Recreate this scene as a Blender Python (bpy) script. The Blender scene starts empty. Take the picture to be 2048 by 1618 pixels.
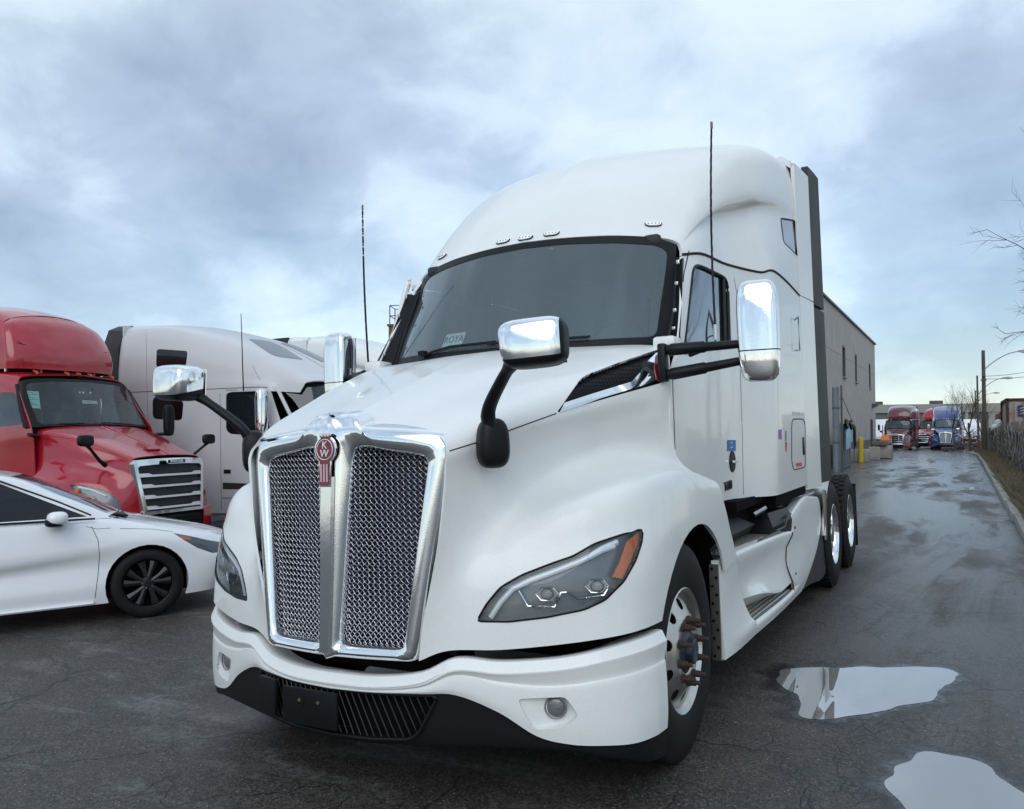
import bpy, bmesh, math, random
import numpy as np
from mathutils import Vector, Matrix
from mathutils.bvhtree import BVHTree
random.seed(7)
PI = math.pi
scene = bpy.context.scene
col = scene.collection
# ---------------------------------------------------------------- camera
F, YAW, PITCH, ROLL = 1665.05, 0.493675, 0.0421047, -0.0289025
CAM = Vector((2.41598, -2.68664, 1.53765))
_fw = Vector((-math.sin(YAW)*math.cos(PITCH), math.cos(YAW)*math.cos(PITCH), math.sin(PITCH)))
_r = Vector((math.cos(YAW), math.sin(YAW), 0)); _u = _r.cross(_fw)
RT = _r*math.cos(ROLL)+_u*math.sin(ROLL); UP = -_r*math.sin(ROLL)+_u*math.cos(ROLL); FW = _fw
cd = bpy.data.cameras.new('camera'); cam = bpy.data.objects.new('camera', cd); col.objects.link(cam)
cd.sensor_width = 36; cd.lens = F/2048*36; cd.clip_start = .05; cd.clip_end = 3000
cam.matrix_world = Matrix(((RT.x, UP.x, -FW.x, CAM.x), (RT.y, UP.y, -FW.y, CAM.y), (RT.z, UP.z, -FW.z, CAM.z), (0, 0, 0, 1)))
scene.camera = cam
# ---------------------------------------------------------------- overcast sky
SUN_EL, SUN_AZ = math.radians(34), math.radians(165)
w = bpy.data.worlds.new('World'); scene.world = w; w.use_nodes = True
nt = w.node_tree; nt.nodes.clear()
def nd(t, **k):
    n = nt.nodes.new(t)
    for a, b in k.items(): setattr(n, a, b)
    return n
out = nd('ShaderNodeOutputWorld'); sky = nd('ShaderNodeTexSky', sky_type='NISHITA', sun_disc=False)
sky.dust_density = 0; sky.ozone_density = 3; sky.sun_elevation = SUN_EL; sky.sun_rotation = SUN_AZ
bg = nd('ShaderNodeBackground'); bg.inputs[1].default_value = .05;  nt.links.new(sky.outputs[0], bg.inputs[0])
tc = nd('ShaderNodeTexCoord'); sep = nd('ShaderNodeSeparateXYZ'); nt.links.new(tc.outputs['Generated'], sep.inputs[0])
def mth(op, a, b=None, clamp=False):
    n = nd('ShaderNodeMath', operation=op); n.use_clamp = clamp
    for i, v in enumerate((a, b)):
        if v is None: continue
        if isinstance(v, (int, float)): n.inputs[i].default_value = v
        else: nt.links.new(v, n.inputs[i])
    return n.outputs[0]
zz = mth('ADD', mth('MAXIMUM', sep.outputs[2], 0.0), .42)
cmb = nd('ShaderNodeCombineXYZ'); nt.links.new(mth('DIVIDE', sep.outputs[0], zz), cmb.inputs[0]); nt.links.new(mth('DIVIDE', sep.outputs[1], zz), cmb.inputs[1])
def noise(scale, det, rough, off, dist=0):
    m = nd('ShaderNodeMapping'); m.inputs['Location'].default_value = off; nt.links.new(cmb.outputs[0], m.inputs[0])
    n = nd('ShaderNodeTexNoise'); n.inputs['Scale'].default_value = scale; n.inputs['Detail'].default_value = det
    n.inputs['Roughness'].default_value = rough; n.inputs['Distortion'].default_value = dist
    nt.links.new(m.outputs[0], n.inputs[0]); return n.outputs[0]
nn = mth('ADD', mth('MULTIPLY', noise(1.7, 8, .50, (1.2, 8.8, 3.4), .5), .85), mth('ADD', mth('MULTIPLY', noise(5.2, 9, .56, (5.2, 9.1, 2.0), .3), .62), -.235))
# broad darker and lighter banks of cloud, placed by compass direction
def bank(px, py, deg, wgt):
    d = (FW+RT*((px-1024)/F)-UP*((py-809)/F)).normalized()
    v = nd('ShaderNodeVectorMath', operation='DOT_PRODUCT'); nt.links.new(tc.outputs['Generated'], v.inputs[0]); v.inputs[1].default_value = tuple(d)
    r = nd('ShaderNodeMapRange', interpolation_type='SMOOTHERSTEP'); nt.links.new(v.outputs['Value'], r.inputs[0])
    r.inputs[1].default_value = math.cos(math.radians(deg)); r.inputs[2].default_value = 1; r.inputs[3].default_value = 0; r.inputs[4].default_value = wgt; return r.outputs[0]
for b_ in ((150, 320, 11, -.17), (420, 270, 10, -.14), (560, 380, 7, -.12), (640, 130, 10, -.07), (80, 560, 7, -.07), (330, 480, 7, .09), (60, 60, 12, .06), (430, 40, 9, .0), (120, 470, 6, .06),
           (1150, 150, 16, -.04), (1960, 420, 12, -.17), (1760, 330, 9, -.10), (1900, 560, 8, -.05), (1960, 60, 9, -.03), (800, 480, 8, .02), (1740, 180, 8, -.02), (1850, 760, 8, -.04), (250, 590, 5, .06)):
    nn = mth('ADD', nn, bank(*b_))
cr = nd('ShaderNodeValToRGB'); nt.links.new(nn, cr.inputs[0])
cr.color_ramp.elements[0].position = .20; cr.color_ramp.elements[0].color = (.21, .25, .295, 1)
cr.color_ramp.elements[1].position = .66; cr.color_ramp.elements[1].color = (.53, .605, .645, 1)
e = cr.color_ramp.elements.new(.44); e.color = (.335, .395, .448, 1)
e = cr.color_ramp.elements.new(.54); e.color = (.445, .52, .57, 1)
cb = nd('ShaderNodeBackground'); nt.links.new(cr.outputs[0], cb.inputs[0])
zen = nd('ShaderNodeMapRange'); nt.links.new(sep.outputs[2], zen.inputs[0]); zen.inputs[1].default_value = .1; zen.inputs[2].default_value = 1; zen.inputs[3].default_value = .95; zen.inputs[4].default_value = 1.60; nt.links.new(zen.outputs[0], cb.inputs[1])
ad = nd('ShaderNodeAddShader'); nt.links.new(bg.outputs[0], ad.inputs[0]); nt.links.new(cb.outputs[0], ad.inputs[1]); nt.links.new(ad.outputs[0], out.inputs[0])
sl = bpy.data.lights.new('sun', 'SUN'); sl.energy = 1.0; sl.angle = math.radians(50); sl.color = (1, .965, .90)
so = bpy.data.objects.new('sun', sl); col.objects.link(so); so.location = (0, 0, 30)
sd = Vector((math.sin(SUN_AZ)*math.cos(SUN_EL), math.cos(SUN_AZ)*math.cos(SUN_EL), math.sin(SUN_EL)))
so.rotation_euler = sd.to_track_quat('Z', 'Y').to_euler()
vs = scene.view_settings; vs.view_transform = 'Standard'; vs.look = 'None'; vs.exposure = .16; vs.gamma = 1; vs.use_curve_mapping = False
# ---------------------------------------------------------------- geometry helpers
def ray(px, py): return FW+RT*((px-1024)/F)-UP*((py-809)/F)
def L(px, py, x=None, y=None, z=None):
    d = ray(px, py)
    t = (x-CAM.x)/d.x if x is not None else (y-CAM.y)/d.y if y is not None else (z-CAM.z)/d.z
    return CAM+d*t
def LC(px, py, cv):
    d = ray(px, py); nx, ny = d.y, -d.x; best = None
    for (x0, y0), (x1, y1) in zip(cv, cv[1:]):
        a = (x0-CAM.x)*nx+(y0-CAM.y)*ny; b = (x1-CAM.x)*nx+(y1-CAM.y)*ny
        if a*b <= 0:
            k = a/(a-b+1e-12); X = x0+k*(x1-x0); Y = y0+k*(y1-y0)
            T = ((X-CAM.x)*d.x+(Y-CAM.y)*d.y)/(d.x**2+d.y**2); best = Vector((X, Y, CAM.z+T*d.z)); break
    return best
def crom(P, n):
    """Catmull-Rom resampling of control points P along axis 0, n steps a span."""
    P = np.asarray(P, float); m = len(P); out = []
    for i in range(m-1):
        p1, p2 = P[i], P[i+1]
        p0 = P[i-1] if i > 0 else 2*p1-p2
        p3 = P[i+2] if i+2 < m else 2*p2-p1
        # crease: a repeated or very near neighbour would overshoot, so limit tangents
        d = np.linalg.norm((p2-p1).reshape(-1, 3), axis=1)+1e-9
        t1 = (p2-p0)/2; t2 = (p3-p1)/2
        for t in (t1, t2):
            l = np.linalg.norm(t.reshape(-1, 3), axis=1)+1e-9; k = np.minimum(1, 1.25*d/l)
            t *= k.reshape((-1,)+(1,)*(t.ndim-1)) if t.ndim > 1 else k
        for s in range(n):
            u = s/n
            out.append((2*u**3-3*u*u+1)*p1+(u**3-2*u*u+u)*t1+(-2*u**3+3*u*u)*p2+(u**3-u*u)*t2)
    out.append(P[-1]); return np.array(out)
def net(rows, nu=6, nv=6):
    """bicubic sheet through a control net -> bmesh"""
    R = np.array([[tuple(p) for p in r] for r in rows], float)
    A = crom(R, nu)                       # along rows axis
    B = crom(A.transpose(1, 0, 2), nv).transpose(1, 0, 2)
    bm = bmesh.new(); m, n = B.shape[:2]
    v = [[bm.verts.new(B[i, j]) for j in range(n)] for i in range(m)]
    for i in range(m-1):
        for j in range(n-1):
            q = [v[i][j], v[i][j+1], v[i+1][j+1], v[i+1][j]]
            try: bm.faces.new(q)
            except ValueError: pass
    bmesh.ops.remove_doubles(bm, verts=bm.verts, dist=1e-5)
    bmesh.ops.dissolve_degenerate(bm, dist=1e-5, edges=bm.edges)
    return bm
class Pj:
    """projector: 'cam' through the photo's eye, 'x' looks along x (y,z), 'y' looks along y (x,z); M local->world"""
    def __init__(s, kind, M=None):
        s.k = kind; s.M = M; s.Mi = M.inverted() if M else None
    def uv(s, p):
        if s.k == 'x': return p[1], p[2]
        if s.k == 'y': return p[0], p[2]
        if s.k == 'z': return p[0], p[1]
        if s.M: p = s.M@Vector(p)
        d = Vector(p)-CAM; z = d.dot(FW)
        return 1024+F*d.dot(RT)/z, 809-F*d.dot(UP)/z
    def plane(s, a, b):
        if s.k == 'x': return Vector((0, a[0], a[1])), Vector((0, b[1]-a[1], a[0]-b[0])).normalized()
        if s.k == 'y': return Vector((a[0], 0, a[1])), Vector((b[1]-a[1], 0, a[0]-b[0])).normalized()
        if s.k == 'z': return Vector((a[0], a[1], 0)), Vector((b[1]-a[1], a[0]-b[0], 0)).normalized()
        co, no = CAM.copy(), ray(*a).cross(ray(*b)).normalized()
        if s.M: return s.Mi@co, (s.Mi.to_3x3()@no).normalized()
        return co, no
def inpoly(p, poly):
    x, y = p; c = False; n = len(poly)
    for i in range(n):
        x0, y0 = poly[i]; x1, y1 = poly[(i+1) % n]
        if (y0 > y) != (y1 > y) and x < (x1-x0)*(y-y0)/(y1-y0)+x0: c = not c
    return c
def rnd(poly, n=4, k=.5):
    """round a closed polygon with a closed Catmull-Rom of chosen tension (k small = tight)"""
    out = []; m = len(poly)
    for i in range(m):
        p0, p1, p2, p3 = [np.array(poly[(i+q-1) % m], float) for q in range(4)]
        t1 = (p2-p0)*k/1.0*.5*2*.5; t2 = (p3-p1)*k*.5
        for s in range(n):
            u = s/n
            out.append(tuple((2*u**3-3*u*u+1)*p1+(u**3-2*u*u+u)*t1+(-2*u**3+3*u*u)*p2+(u**3-u*u)*t2))
    return out
def fillet(poly, r, n=4):
    """polygon with corners cut by arcs-like beziers of length r (in its own units)"""
    out = []; m = len(poly)
    for i in range(m):
        a, b, c = [np.array(poly[(i+q-1) % m], float) for q in range(3)]
        rr = r[i] if isinstance(r, (list, tuple)) else r
        la, lc = np.linalg.norm(a-b), np.linalg.norm(c-b)
        k = min(rr, .48*la, .48*lc)
        if k < 1e-6: out.append(tuple(b)); continue
        s, e = b+(a-b)/la*k, b+(c-b)/lc*k
        for q in range(n+1):
            u = q/n; out.append(tuple((1-u)**2*s+2*u*(1-u)*b+u*u*e))
    return out
def carve(bm, poly, pj, cond=None):
    """cut the sheet along the polygon's outline as seen by pj; return the faces inside"""
    n = len(poly)
    for i in range(n):
        a, b = poly[i], poly[(i+1) % n]
        if abs(a[0]-b[0])+abs(a[1]-b[1]) < 1e-7: continue
        u0, u1, v0, v1 = min(a[0], b[0]), max(a[0], b[0]), min(a[1], b[1]), max(a[1], b[1])
        fs = []
        for f in bm.faces:
            if cond and not cond(f): continue
            q = [pj.uv(v.co) for v in f.verts]
            if max(t[0] for t in q) < u0 or min(t[0] for t in q) > u1 or max(t[1] for t in q) < v0 or min(t[1] for t in q) > v1: continue
            fs.append(f)
        if not fs: continue
        g = set(fs)
        for f in fs: g.update(f.edges); g.update(f.verts)
        co, no = pj.plane(a, b)
        bmesh.ops.bisect_plane(bm, geom=list(g), dist=1e-6, plane_co=co, plane_no=no)
    return [f for f in bm.faces if (not cond or cond(f)) and inpoly(pj.uv(f.calc_center_median()), poly)]
def split_off(bm, faces):
    """move faces to a bmesh of their own"""
    nb = bmesh.new(); mp = {}
    for f in faces:
        vs_ = []
        for v in f.verts:
            if v not in mp: mp[v] = nb.verts.new(v.co)
            vs_.append(mp[v])
        try: nb.faces.new(vs_)
        except ValueError: pass
    bmesh.ops.delete(bm, geom=list(faces), context='FACES'); return nb
def orient(bm, inner):
    """normals away from the point inner"""
    bmesh.ops.recalc_face_normals(bm, faces=bm.faces); s = 0
    inner = Vector(inner)
    for f in bm.faces: s += f.calc_area()*f.normal.dot(f.calc_center_median()-inner)
    if s < 0: bmesh.ops.reverse_faces(bm, faces=bm.faces)
    return bm
def shift(bm, d):
    """move the sheet along its own vertex normals"""
    bm.normal_update(); ns = [(v, v.normal.copy()) for v in bm.verts]
    for v, n in ns: v.co += n*d
    return bm
def thick(bm, t):
    """give a sheet thickness t inwards, closing its open edges"""
    bm.normal_update(); vs_ = list(bm.verts); fs = list(bm.faces); be = [e for e in bm.edges if e.is_boundary]
    mp = {v: bm.verts.new(v.co-v.normal*t) for v in vs_}
    for e in be:
        a, b = e.verts; f = e.link_faces[0]; lp = [v for v in f.verts]; i = lp.index(a)
        if lp[(i+1) % len(lp)] is b: a, b = b, a
        try: bm.faces.new((a, b, mp[b], mp[a]))
        except ValueError: pass
    for f in fs:
        try: bm.faces.new([mp[v] for v in reversed(f.verts)])
        except ValueError: pass
    return bm
def mirror_bm(bm, join=True):
    src = bm.copy()
    nb = bmesh.new(); 
    me = bpy.data.meshes.new('t'); src.to_mesh(me); me2 = me
    nb.from_mesh(me2)
    for v in nb.verts: v.co.x = -v.co.x
    bmesh.ops.reverse_faces(nb, faces=nb.faces)
    if not join:
        bpy.data.meshes.remove(me); src.free(); return nb
    m3 = bpy.data.meshes.new('t2'); nb.to_mesh(m3); bm.from_mesh(m3)
    bmesh.ops.remove_doubles(bm, verts=[v for v in bm.verts if abs(v.co.x) < .002], dist=.002)
    bpy.data.meshes.remove(me); bpy.data.meshes.remove(m3); nb.free(); src.free(); return bm
def emit(name, bm, m, parent=None, smooth=35, kind=None, free=True):
    me = bpy.data.meshes.new(name); bm.to_mesh(me)
    if free: bm.free()
    me.materials.append(m)
    if smooth:
        me.polygons.foreach_set('use_smooth', [True]*len(me.polygons)); me.set_sharp_from_angle(angle=math.radians(smooth))
    o = bpy.data.objects.new(name, me); col.objects.link(o)
    if parent is not None: o.parent = parent
    if kind: o['kind'] = kind
    return o
def pair(name, bm, m, parent, **k):
    b2 = mirror_bm(bm, join=False)
    return emit(name, bm, m, parent, **k), emit(name, b2, m, parent, **k)
def empty(name, loc=(0, 0, 0), rz=0, M=None):
    o = bpy.data.objects.new(name, None); col.objects.link(o); o.empty_display_size = .2
    if M is not None: o.matrix_world = M
    else: o.location = loc; o.rotation_euler = (0, 0, rz)
    return o
def tag(o, label=None, cat=None, group=None, kind=None):
    if label: o['label'] = label
    if cat: o['category'] = cat
    if group: o['group'] = group
    if kind: o['kind'] = kind
    return o
# primitive adders (into a bmesh)
def box(bm, c, s, rot=None, bev=0):
    g = bmesh.ops.create_cube(bm, size=1); M = Matrix.Translation(c)@(rot.to_4x4() if rot else Matrix())@Matrix.Diagonal((*s, 1))
    bmesh.ops.transform(bm, matrix=M, verts=g['verts'])
    if bev:
        es = list({e for v in g['verts'] for e in v.link_edges})
        bmesh.ops.bevel(bm, geom=es, offset=bev, segments=2, affect='EDGES', profile=.5)
    return bm
def B(): return bmesh.new()
def tube(bm, pts, r, n=8, caps=True, flat=1.0, up=(0, 0, 1)):
    """swept tube; r may be a list; flat squeezes the section's second axis"""
    pts = [Vector(p) for p in pts]; m = len(pts); rings = []; upv = Vector(up)
    for i, p in enumerate(pts):
        t = (pts[min(i+1, m-1)]-pts[max(i-1, 0)]).normalized()
        a = t.cross(upv)
        if a.length < .05: a = t.cross(Vector((1, 0, 0)))
        a.normalize(); b = a.cross(t).normalized(); rr = r[i] if isinstance(r, (list, tuple)) else r
        rings.append([bm.verts.new(p+a*rr*math.cos(2*PI*k/n)+b*rr*flat*math.sin(2*PI*k/n)) for k in range(n)])
    for i in range(m-1):
        for k in range(n): bm.faces.new((rings[i][k], rings[i][(k+1) % n], rings[i+1][(k+1) % n], rings[i+1][k]))
    if caps and n > 2:
        bm.faces.new(rings[0][::-1]); bm.faces.new(rings[-1])
    return bm
def lathe(bm, prof, n=32, axis='x', c=(0, 0, 0), close=False):
    """prof: (a along axis, r)"""
    rings = []; c = Vector(c)
    for a, r in prof:
        ring = []
        for k in range(n):
            t = 2*PI*k/n; q = (a, r*math.cos(t), r*math.sin(t)) if axis == 'x' else (r*math.cos(t), a, r*math.sin(t)) if axis == 'y' else (r*math.cos(t), r*math.sin(t), a)
            ring.append(bm.verts.new(c+Vector(q)))
        rings.append(ring)
    for i in range(len(rings)-1):
        for k in range(n): bm.faces.new((rings[i][k], rings[i][(k+1) % n], rings[i+1][(k+1) % n], rings[i+1][k]))
    if close: bm.faces.new(rings[0][::-1]); bm.faces.new(rings[-1])
    return bm
def prism(bm, poly, M, depth, bev=0):
    """polygon in local xy extruded along local z from 0 to depth, placed by M"""
    a = [bm.verts.new(M@Vector((x, y, 0))) for x, y in poly]; b = [bm.verts.new(M@Vector((x, y, depth))) for x, y in poly]; n = len(poly)
    fs = [bm.faces.new(a[::-1]), bm.faces.new(b)]
    for i in range(n): fs.append(bm.faces.new((a[i], a[(i+1) % n], b[(i+1) % n], b[i])))
    if bev: bmesh.ops.bevel(bm, geom=list(fs[1].edges), offset=bev, segments=2, affect='EDGES', profile=.5)
    bmesh.ops.recalc_face_normals(bm, faces=fs if not bev else bm.faces)
    return bm
def loftpoly(bm, polys, caps=True):
    rings = [[bm.verts.new(p) for p in q] for q in polys]; n = len(rings[0])
    for i in range(len(rings)-1):
        for k in range(n): bm.faces.new((rings[i][k], rings[i][(k+1) % n], rings[i+1][(k+1) % n], rings[i+1][k]))
    if caps: bm.faces.new(rings[0][::-1]); bm.faces.new(rings[-1])
    bmesh.ops.recalc_face_normals(bm, faces=bm.faces)
    return bm
def frame_on(p, nrm, up=(0, 0, 1)):
    """matrix whose z axis is nrm and y axis is near up"""
    z = Vector(nrm).normalized(); x = Vector(up).cross(z).normalized(); y = z.cross(x)
    return Matrix(((x.x, y.x, z.x, p[0]), (x.y, y.y, z.y, p[1]), (x.z, y.z, z.z, p[2]), (0, 0, 0, 1)))
def text(s, size, M, m, parent, name='lettering', ext=.0015, sx=1, spacing=1):
    c = bpy.data.curves.new(name, 'FONT'); c.body = s; c.size = size; c.extrude = ext; c.align_x = 'CENTER'; c.align_y = 'CENTER'; c.space_character = spacing; c.resolution_u = 3
    t = bpy.data.objects.new(name, c); col.objects.link(t); bpy.context.view_layer.update()
    me = bpy.data.meshes.new_from_object(t); bpy.data.objects.remove(t); bpy.data.curves.remove(c)
    me.transform(M@Matrix.Diagonal((sx, 1, 1, 1))); me.materials.clear(); me.materials.append(m)
    o = bpy.data.objects.new(name, me); col.objects.link(o); o.parent = parent; return o
def hitter(bms, M=None):
    trees = [BVHTree.FromBMesh(b) for b in bms]; Mi = M.inverted() if M else None
    def hit(px, py, off=0):
        o, d = CAM, ray(px, py).normalized()
        if M: o = Mi@CAM; d = (Mi.to_3x3()@ray(px, py)).normalized()
        best = None
        for t in trees:
            h = t.ray_cast(o, d)
            if h[0] is not None and (best is None or h[3] < best[3]): best = h
        if best is None: return None
        n = best[1]; n = n if n.dot(d) < 0 else -n
        return best[0]+n*off, n
    return hit
def seam(bm, hit, px, r=.003, step=8, off=0.0):
    """thin dark line lying on a body panel along a pixel polyline"""
    pts = []
    for a, b in zip(px, px[1:]):
        k = max(1, int(math.hypot(b[0]-a[0], b[1]-a[1])/step))
        for i in range(k+(1 if b is px[-1] else 0)):
            h = hit(a[0]+(b[0]-a[0])*i/k, a[1]+(b[1]-a[1])*i/k, off)
            if h and (not pts or (h[0]-pts[-1]).length < .35): pts.append(h[0])
    if len(pts) > 1: tube(bm, pts, r, 5)
    return bm
# ---------------------------------------------------------------- materials
def mat(name, c, rough=.5, metal=0, coat=0, spec=.5, emit_=0, bump=0, bscale=200, var=0, vscale=3, alpha=1, trans=0, dirt=None, ior=1.45, coord='Object'):
    m = bpy.data.materials.new(name); m.use_nodes = True; t = m.node_tree; p = t.nodes['Principled BSDF']; k = t.links.new
    p.inputs['Base Color'].default_value = (*c, 1); p.inputs['Roughness'].default_value = rough; p.inputs['Metallic'].default_value = metal
    p.inputs['Coat Weight'].default_value = coat; p.inputs['Coat Roughness'].default_value = .06; p.inputs['Specular IOR Level'].default_value = spec
    p.inputs['Alpha'].default_value = alpha; p.inputs['Transmission Weight'].default_value = trans; p.inputs['IOR'].default_value = ior
    if emit_: p.inputs['Emission Color'].default_value = (*c, 1); p.inputs['Emission Strength'].default_value = emit_
    tcn = t.nodes.new('ShaderNodeTexCoord')
    if var or dirt:
        n = t.nodes.new('ShaderNodeTexNoise'); n.inputs['Scale'].default_value = vscale; n.inputs['Detail'].default_value = 6; k(tcn.outputs[coord], n.inputs[0])
        r = t.nodes.new('ShaderNodeMapRange'); r.inputs[1].default_value = .3; r.inputs[2].default_value = .7; r.inputs[3].default_value = 0; r.inputs[4].default_value = 1; k(n.outputs[0], r.inputs[0])
        mx = t.nodes.new('ShaderNodeMix'); mx.data_type = 'RGBA'; k(r.outputs[0], mx.inputs[0])
        d = dirt or tuple(x*(1-var) for x in c)
        mx.inputs[6].default_value = (*c, 1); mx.inputs[7].default_value = (*[a*(1-var)+b*var for a, b in zip(c, d)], 1) if dirt else (*d, 1)
        k(mx.outputs[2], p.inputs['Base Color'])
        r2 = t.nodes.new('ShaderNodeMapRange'); r2.inputs[3].default_value = rough*.85; r2.inputs[4].default_value = min(1, rough*1.2); k(n.outputs[0], r2.inputs[0]); k(r2.outputs[0], p.inputs['Roughness'])
    if bump:
        n = t.nodes.new('ShaderNodeTexNoise'); n.inputs['Scale'].default_value = bscale; n.inputs['Detail'].default_value = 2; k(tcn.outputs[coord], n.inputs[0])
        b = t.nodes.new('ShaderNodeBump'); b.inputs['Strength'].default_value = bump; b.inputs['Distance'].default_value = .002; k(n.outputs[0], b.inputs['Height']); k(b.outputs[0], p.inputs['Normal'])
    return m
def paint(name, c, rough=.36, drops=.4, dirt=(.42, .40, .37), amt=.12, coat=.4):
    """car paint wet with fine drizzle: droplets as relief, a little road film"""
    m = mat(name, c, rough, coat=coat); t = m.node_tree; p = t.nodes['Principled BSDF']; k = t.links.new
    tcn = t.nodes.new('ShaderNodeTexCoord')
    v = t.nodes.new('ShaderNodeTexNoise'); v.inputs['Scale'].default_value = 260; v.inputs['Detail'].default_value = 3; k(tcn.outputs['Object'], v.inputs[0])
    b = t.nodes.new('ShaderNodeBump'); b.inputs['Strength'].default_value = drops; b.inputs['Distance'].default_value = .0012; k(v.outputs[0], b.inputs['Height'])
    k(b.outputs[0], p.inputs['Normal']); 
    n = t.nodes.new('ShaderNodeTexNoise'); n.inputs['Scale'].default_value = 2.3; n.inputs['Detail'].default_value = 9; n.inputs['Roughness'].default_value = .65; k(tcn.outputs['Object'], n.inputs[0])
    r = t.nodes.new('ShaderNodeMapRange'); r.inputs[1].default_value = .45; r.inputs[2].default_value = .8; r.inputs[3].default_value = 0; r.inputs[4].default_value = amt; k(n.outputs[0], r.inputs[0])
    s = t.nodes.new('ShaderNodeTexNoise'); s.inputs['Scale'].default_value = 420; s.inputs['Detail'].default_value = 1; k(tcn.outputs['Object'], s.inputs[0])
    r3 = t.nodes.new('ShaderNodeMapRange'); r3.inputs[1].default_value = .3; r3.inputs[2].default_value = .7; r3.inputs[3].default_value = 0; r3.inputs[4].default_value = amt*2.2; k(s.outputs[0], r3.inputs[0])
    ad_ = t.nodes.new('ShaderNodeMath'); ad_.operation = 'ADD'; k(r.outputs[0], ad_.inputs[0]); k(r3.outputs[0], ad_.inputs[1])
    mx = t.nodes.new('ShaderNodeMix'); mx.data_type = 'RGBA'; k(ad_.outputs[0], mx.inputs[0]); mx.inputs[6].default_value = (*c, 1); mx.inputs[7].default_value = (*dirt, 1); k(mx.outputs[2], p.inputs['Base Color'])
    return m
def glass(name, tint, refl=1.0, base=.0, rough=.02):
    """tinted pane: see-through with a Fresnel mirror and a pale diffuse tone standing in for reflected sky haze"""
    m = bpy.data.materials.new(name); m.use_nodes = True; t = m.node_tree; t.nodes.clear(); k = t.links.new
    o = t.nodes.new('ShaderNodeOutputMaterial'); tr = t.nodes.new('ShaderNodeBsdfTransparent'); tr.inputs[0].default_value = (*tint, 1)
    gl = t.nodes.new('ShaderNodeBsdfGlossy'); gl.inputs['Roughness'].default_value = rough; gl.inputs[0].default_value = (.9, .95, 1, 1)
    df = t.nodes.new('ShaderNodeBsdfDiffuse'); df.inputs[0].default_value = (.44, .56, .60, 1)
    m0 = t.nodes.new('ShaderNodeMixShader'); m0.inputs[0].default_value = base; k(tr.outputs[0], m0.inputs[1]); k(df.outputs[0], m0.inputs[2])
    fr = t.nodes.new('ShaderNodeFresnel'); fr.inputs[0].default_value = 1.5
    mu = t.nodes.new('ShaderNodeMath'); mu.operation = 'MULTIPLY'; mu.use_clamp = True; mu.inputs[1].default_value = refl; k(fr.outputs[0], mu.inputs[0])
    m1 = t.nodes.new('ShaderNodeMixShader'); k(mu.outputs[0], m1.inputs[0]); k(m0.outputs[0], m1.inputs[1]); k(gl.outputs[0], m1.inputs[2]); k(m1.outputs[0], o.inputs[0])
    return m
WHITE = paint('white_paint', (.80, .81, .80)); RED = paint('red_paint', (.35, .005, .018), .22, .22, (.30, .02, .03), .10, .9)
SILVER = paint('pale_grey_paint', (.57, .57, .59)); MAROON = paint('maroon_paint', (.10, .008, .018), .25, .1, (.12, .05, .05), .1, .9)
BLUE = paint('blue_paint', (.012, .035, .17), .25, .1, (.08, .09, .12), .12, .9)
CARWHITE = paint('pearl_white_paint', (.80, .81, .84), .25, .12, (.5, .5, .5), .06, .9)
CHROME = mat('chrome', (.86, .87, .88), .07, 1, bump=.06, bscale=60); CHROMEWET = mat('chrome_wet_with_drizzle', (.84, .86, .88), .075, 1, bump=.07, bscale=260)
CHROMESOFT = mat('chrome_bar', (.72, .74, .76), .11, 1, bump=.1, bscale=25)
WIRE = mat('bright_wire', (.55, .54, .57), .34, 1); ALU = mat('brushed_aluminium', (.62, .60, .56), .33, 1, bump=.15, bscale=90, dirt=(.30, .27, .23), var=.35, vscale=9)
STEEL = mat('stainless_sheet', (.55, .55, .55), .28, 1, var=.3, vscale=5); ALUDIRTY = mat('dirty_tread_plate', (.42, .41, .38), .45, .7, bump=.4, bscale=120, dirt=(.16, .14, .11), var=.8, vscale=14)
BLACK = mat('black_plastic', (.006, .0065, .008), .45, spec=.28, bump=.12, bscale=500); BLACKM = mat('matt_black_plastic', (.005, .0055, .007), .6, spec=.25, bump=.2, bscale=400)
DARKGREY = mat('dark_grey_rubber_panel', (.028, .026, .026), .6, var=.3, vscale=2); DARK = mat('dark_void', (.004, .004, .005), .9, spec=.1)
RUBBER = mat('tyre_rubber', (.008, .008, .009), .65, spec=.25, bump=.3, bscale=70, dirt=(.035, .031, .028), var=.2, vscale=12); SEAM = mat('panel_gap_shadow_rubber', (.012, .012, .013), .7)
RADIATOR = mat('radiator_fins', (.012, .008, .03), .5); RUST = mat('rusty_steel', (.062, .036, .032), .7, .2, bump=.4, bscale=200, dirt=(.05, .03, .025), var=.8, vscale=40)
DIMAMBER = mat('orange_marker_lens', (.40, .055, .012), .35)
AMBER = mat('amber_reflector', (.85, .20, .01), .25, coat=.6, bump=.25, bscale=120); MAROONE = mat('maroon_enamel', (.16, .006, .02), .3, coat=.5); WHITEE = mat('white_enamel', (.75, .75, .75), .35)
PINKE = mat('pale_pink_enamel', (.62, .42, .46), .35); LED = mat('clear_light_strip', (.92, .94, .96), .25, .0, coat=.8, bump=.2, bscale=300); LAMPDARK = mat('lamp_housing', (.19, .20, .21), .3, .3, coat=.3)
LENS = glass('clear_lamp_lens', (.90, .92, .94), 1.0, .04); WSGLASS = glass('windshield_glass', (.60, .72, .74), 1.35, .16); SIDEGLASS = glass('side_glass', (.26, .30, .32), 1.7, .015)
TINT = glass('dark_tinted_glass', (.07, .075, .085), 1.0, .01)
INTERIOR = mat('cab_interior_grey', (.09, .105, .115), .8, var=.2, vscale=2); INTDARK = mat('dashboard_dark', (.03, .033, .036), .7); CURTAIN = mat('sleeper_curtain', (.15, .19, .205), .9, var=.12, vscale=3)
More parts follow.
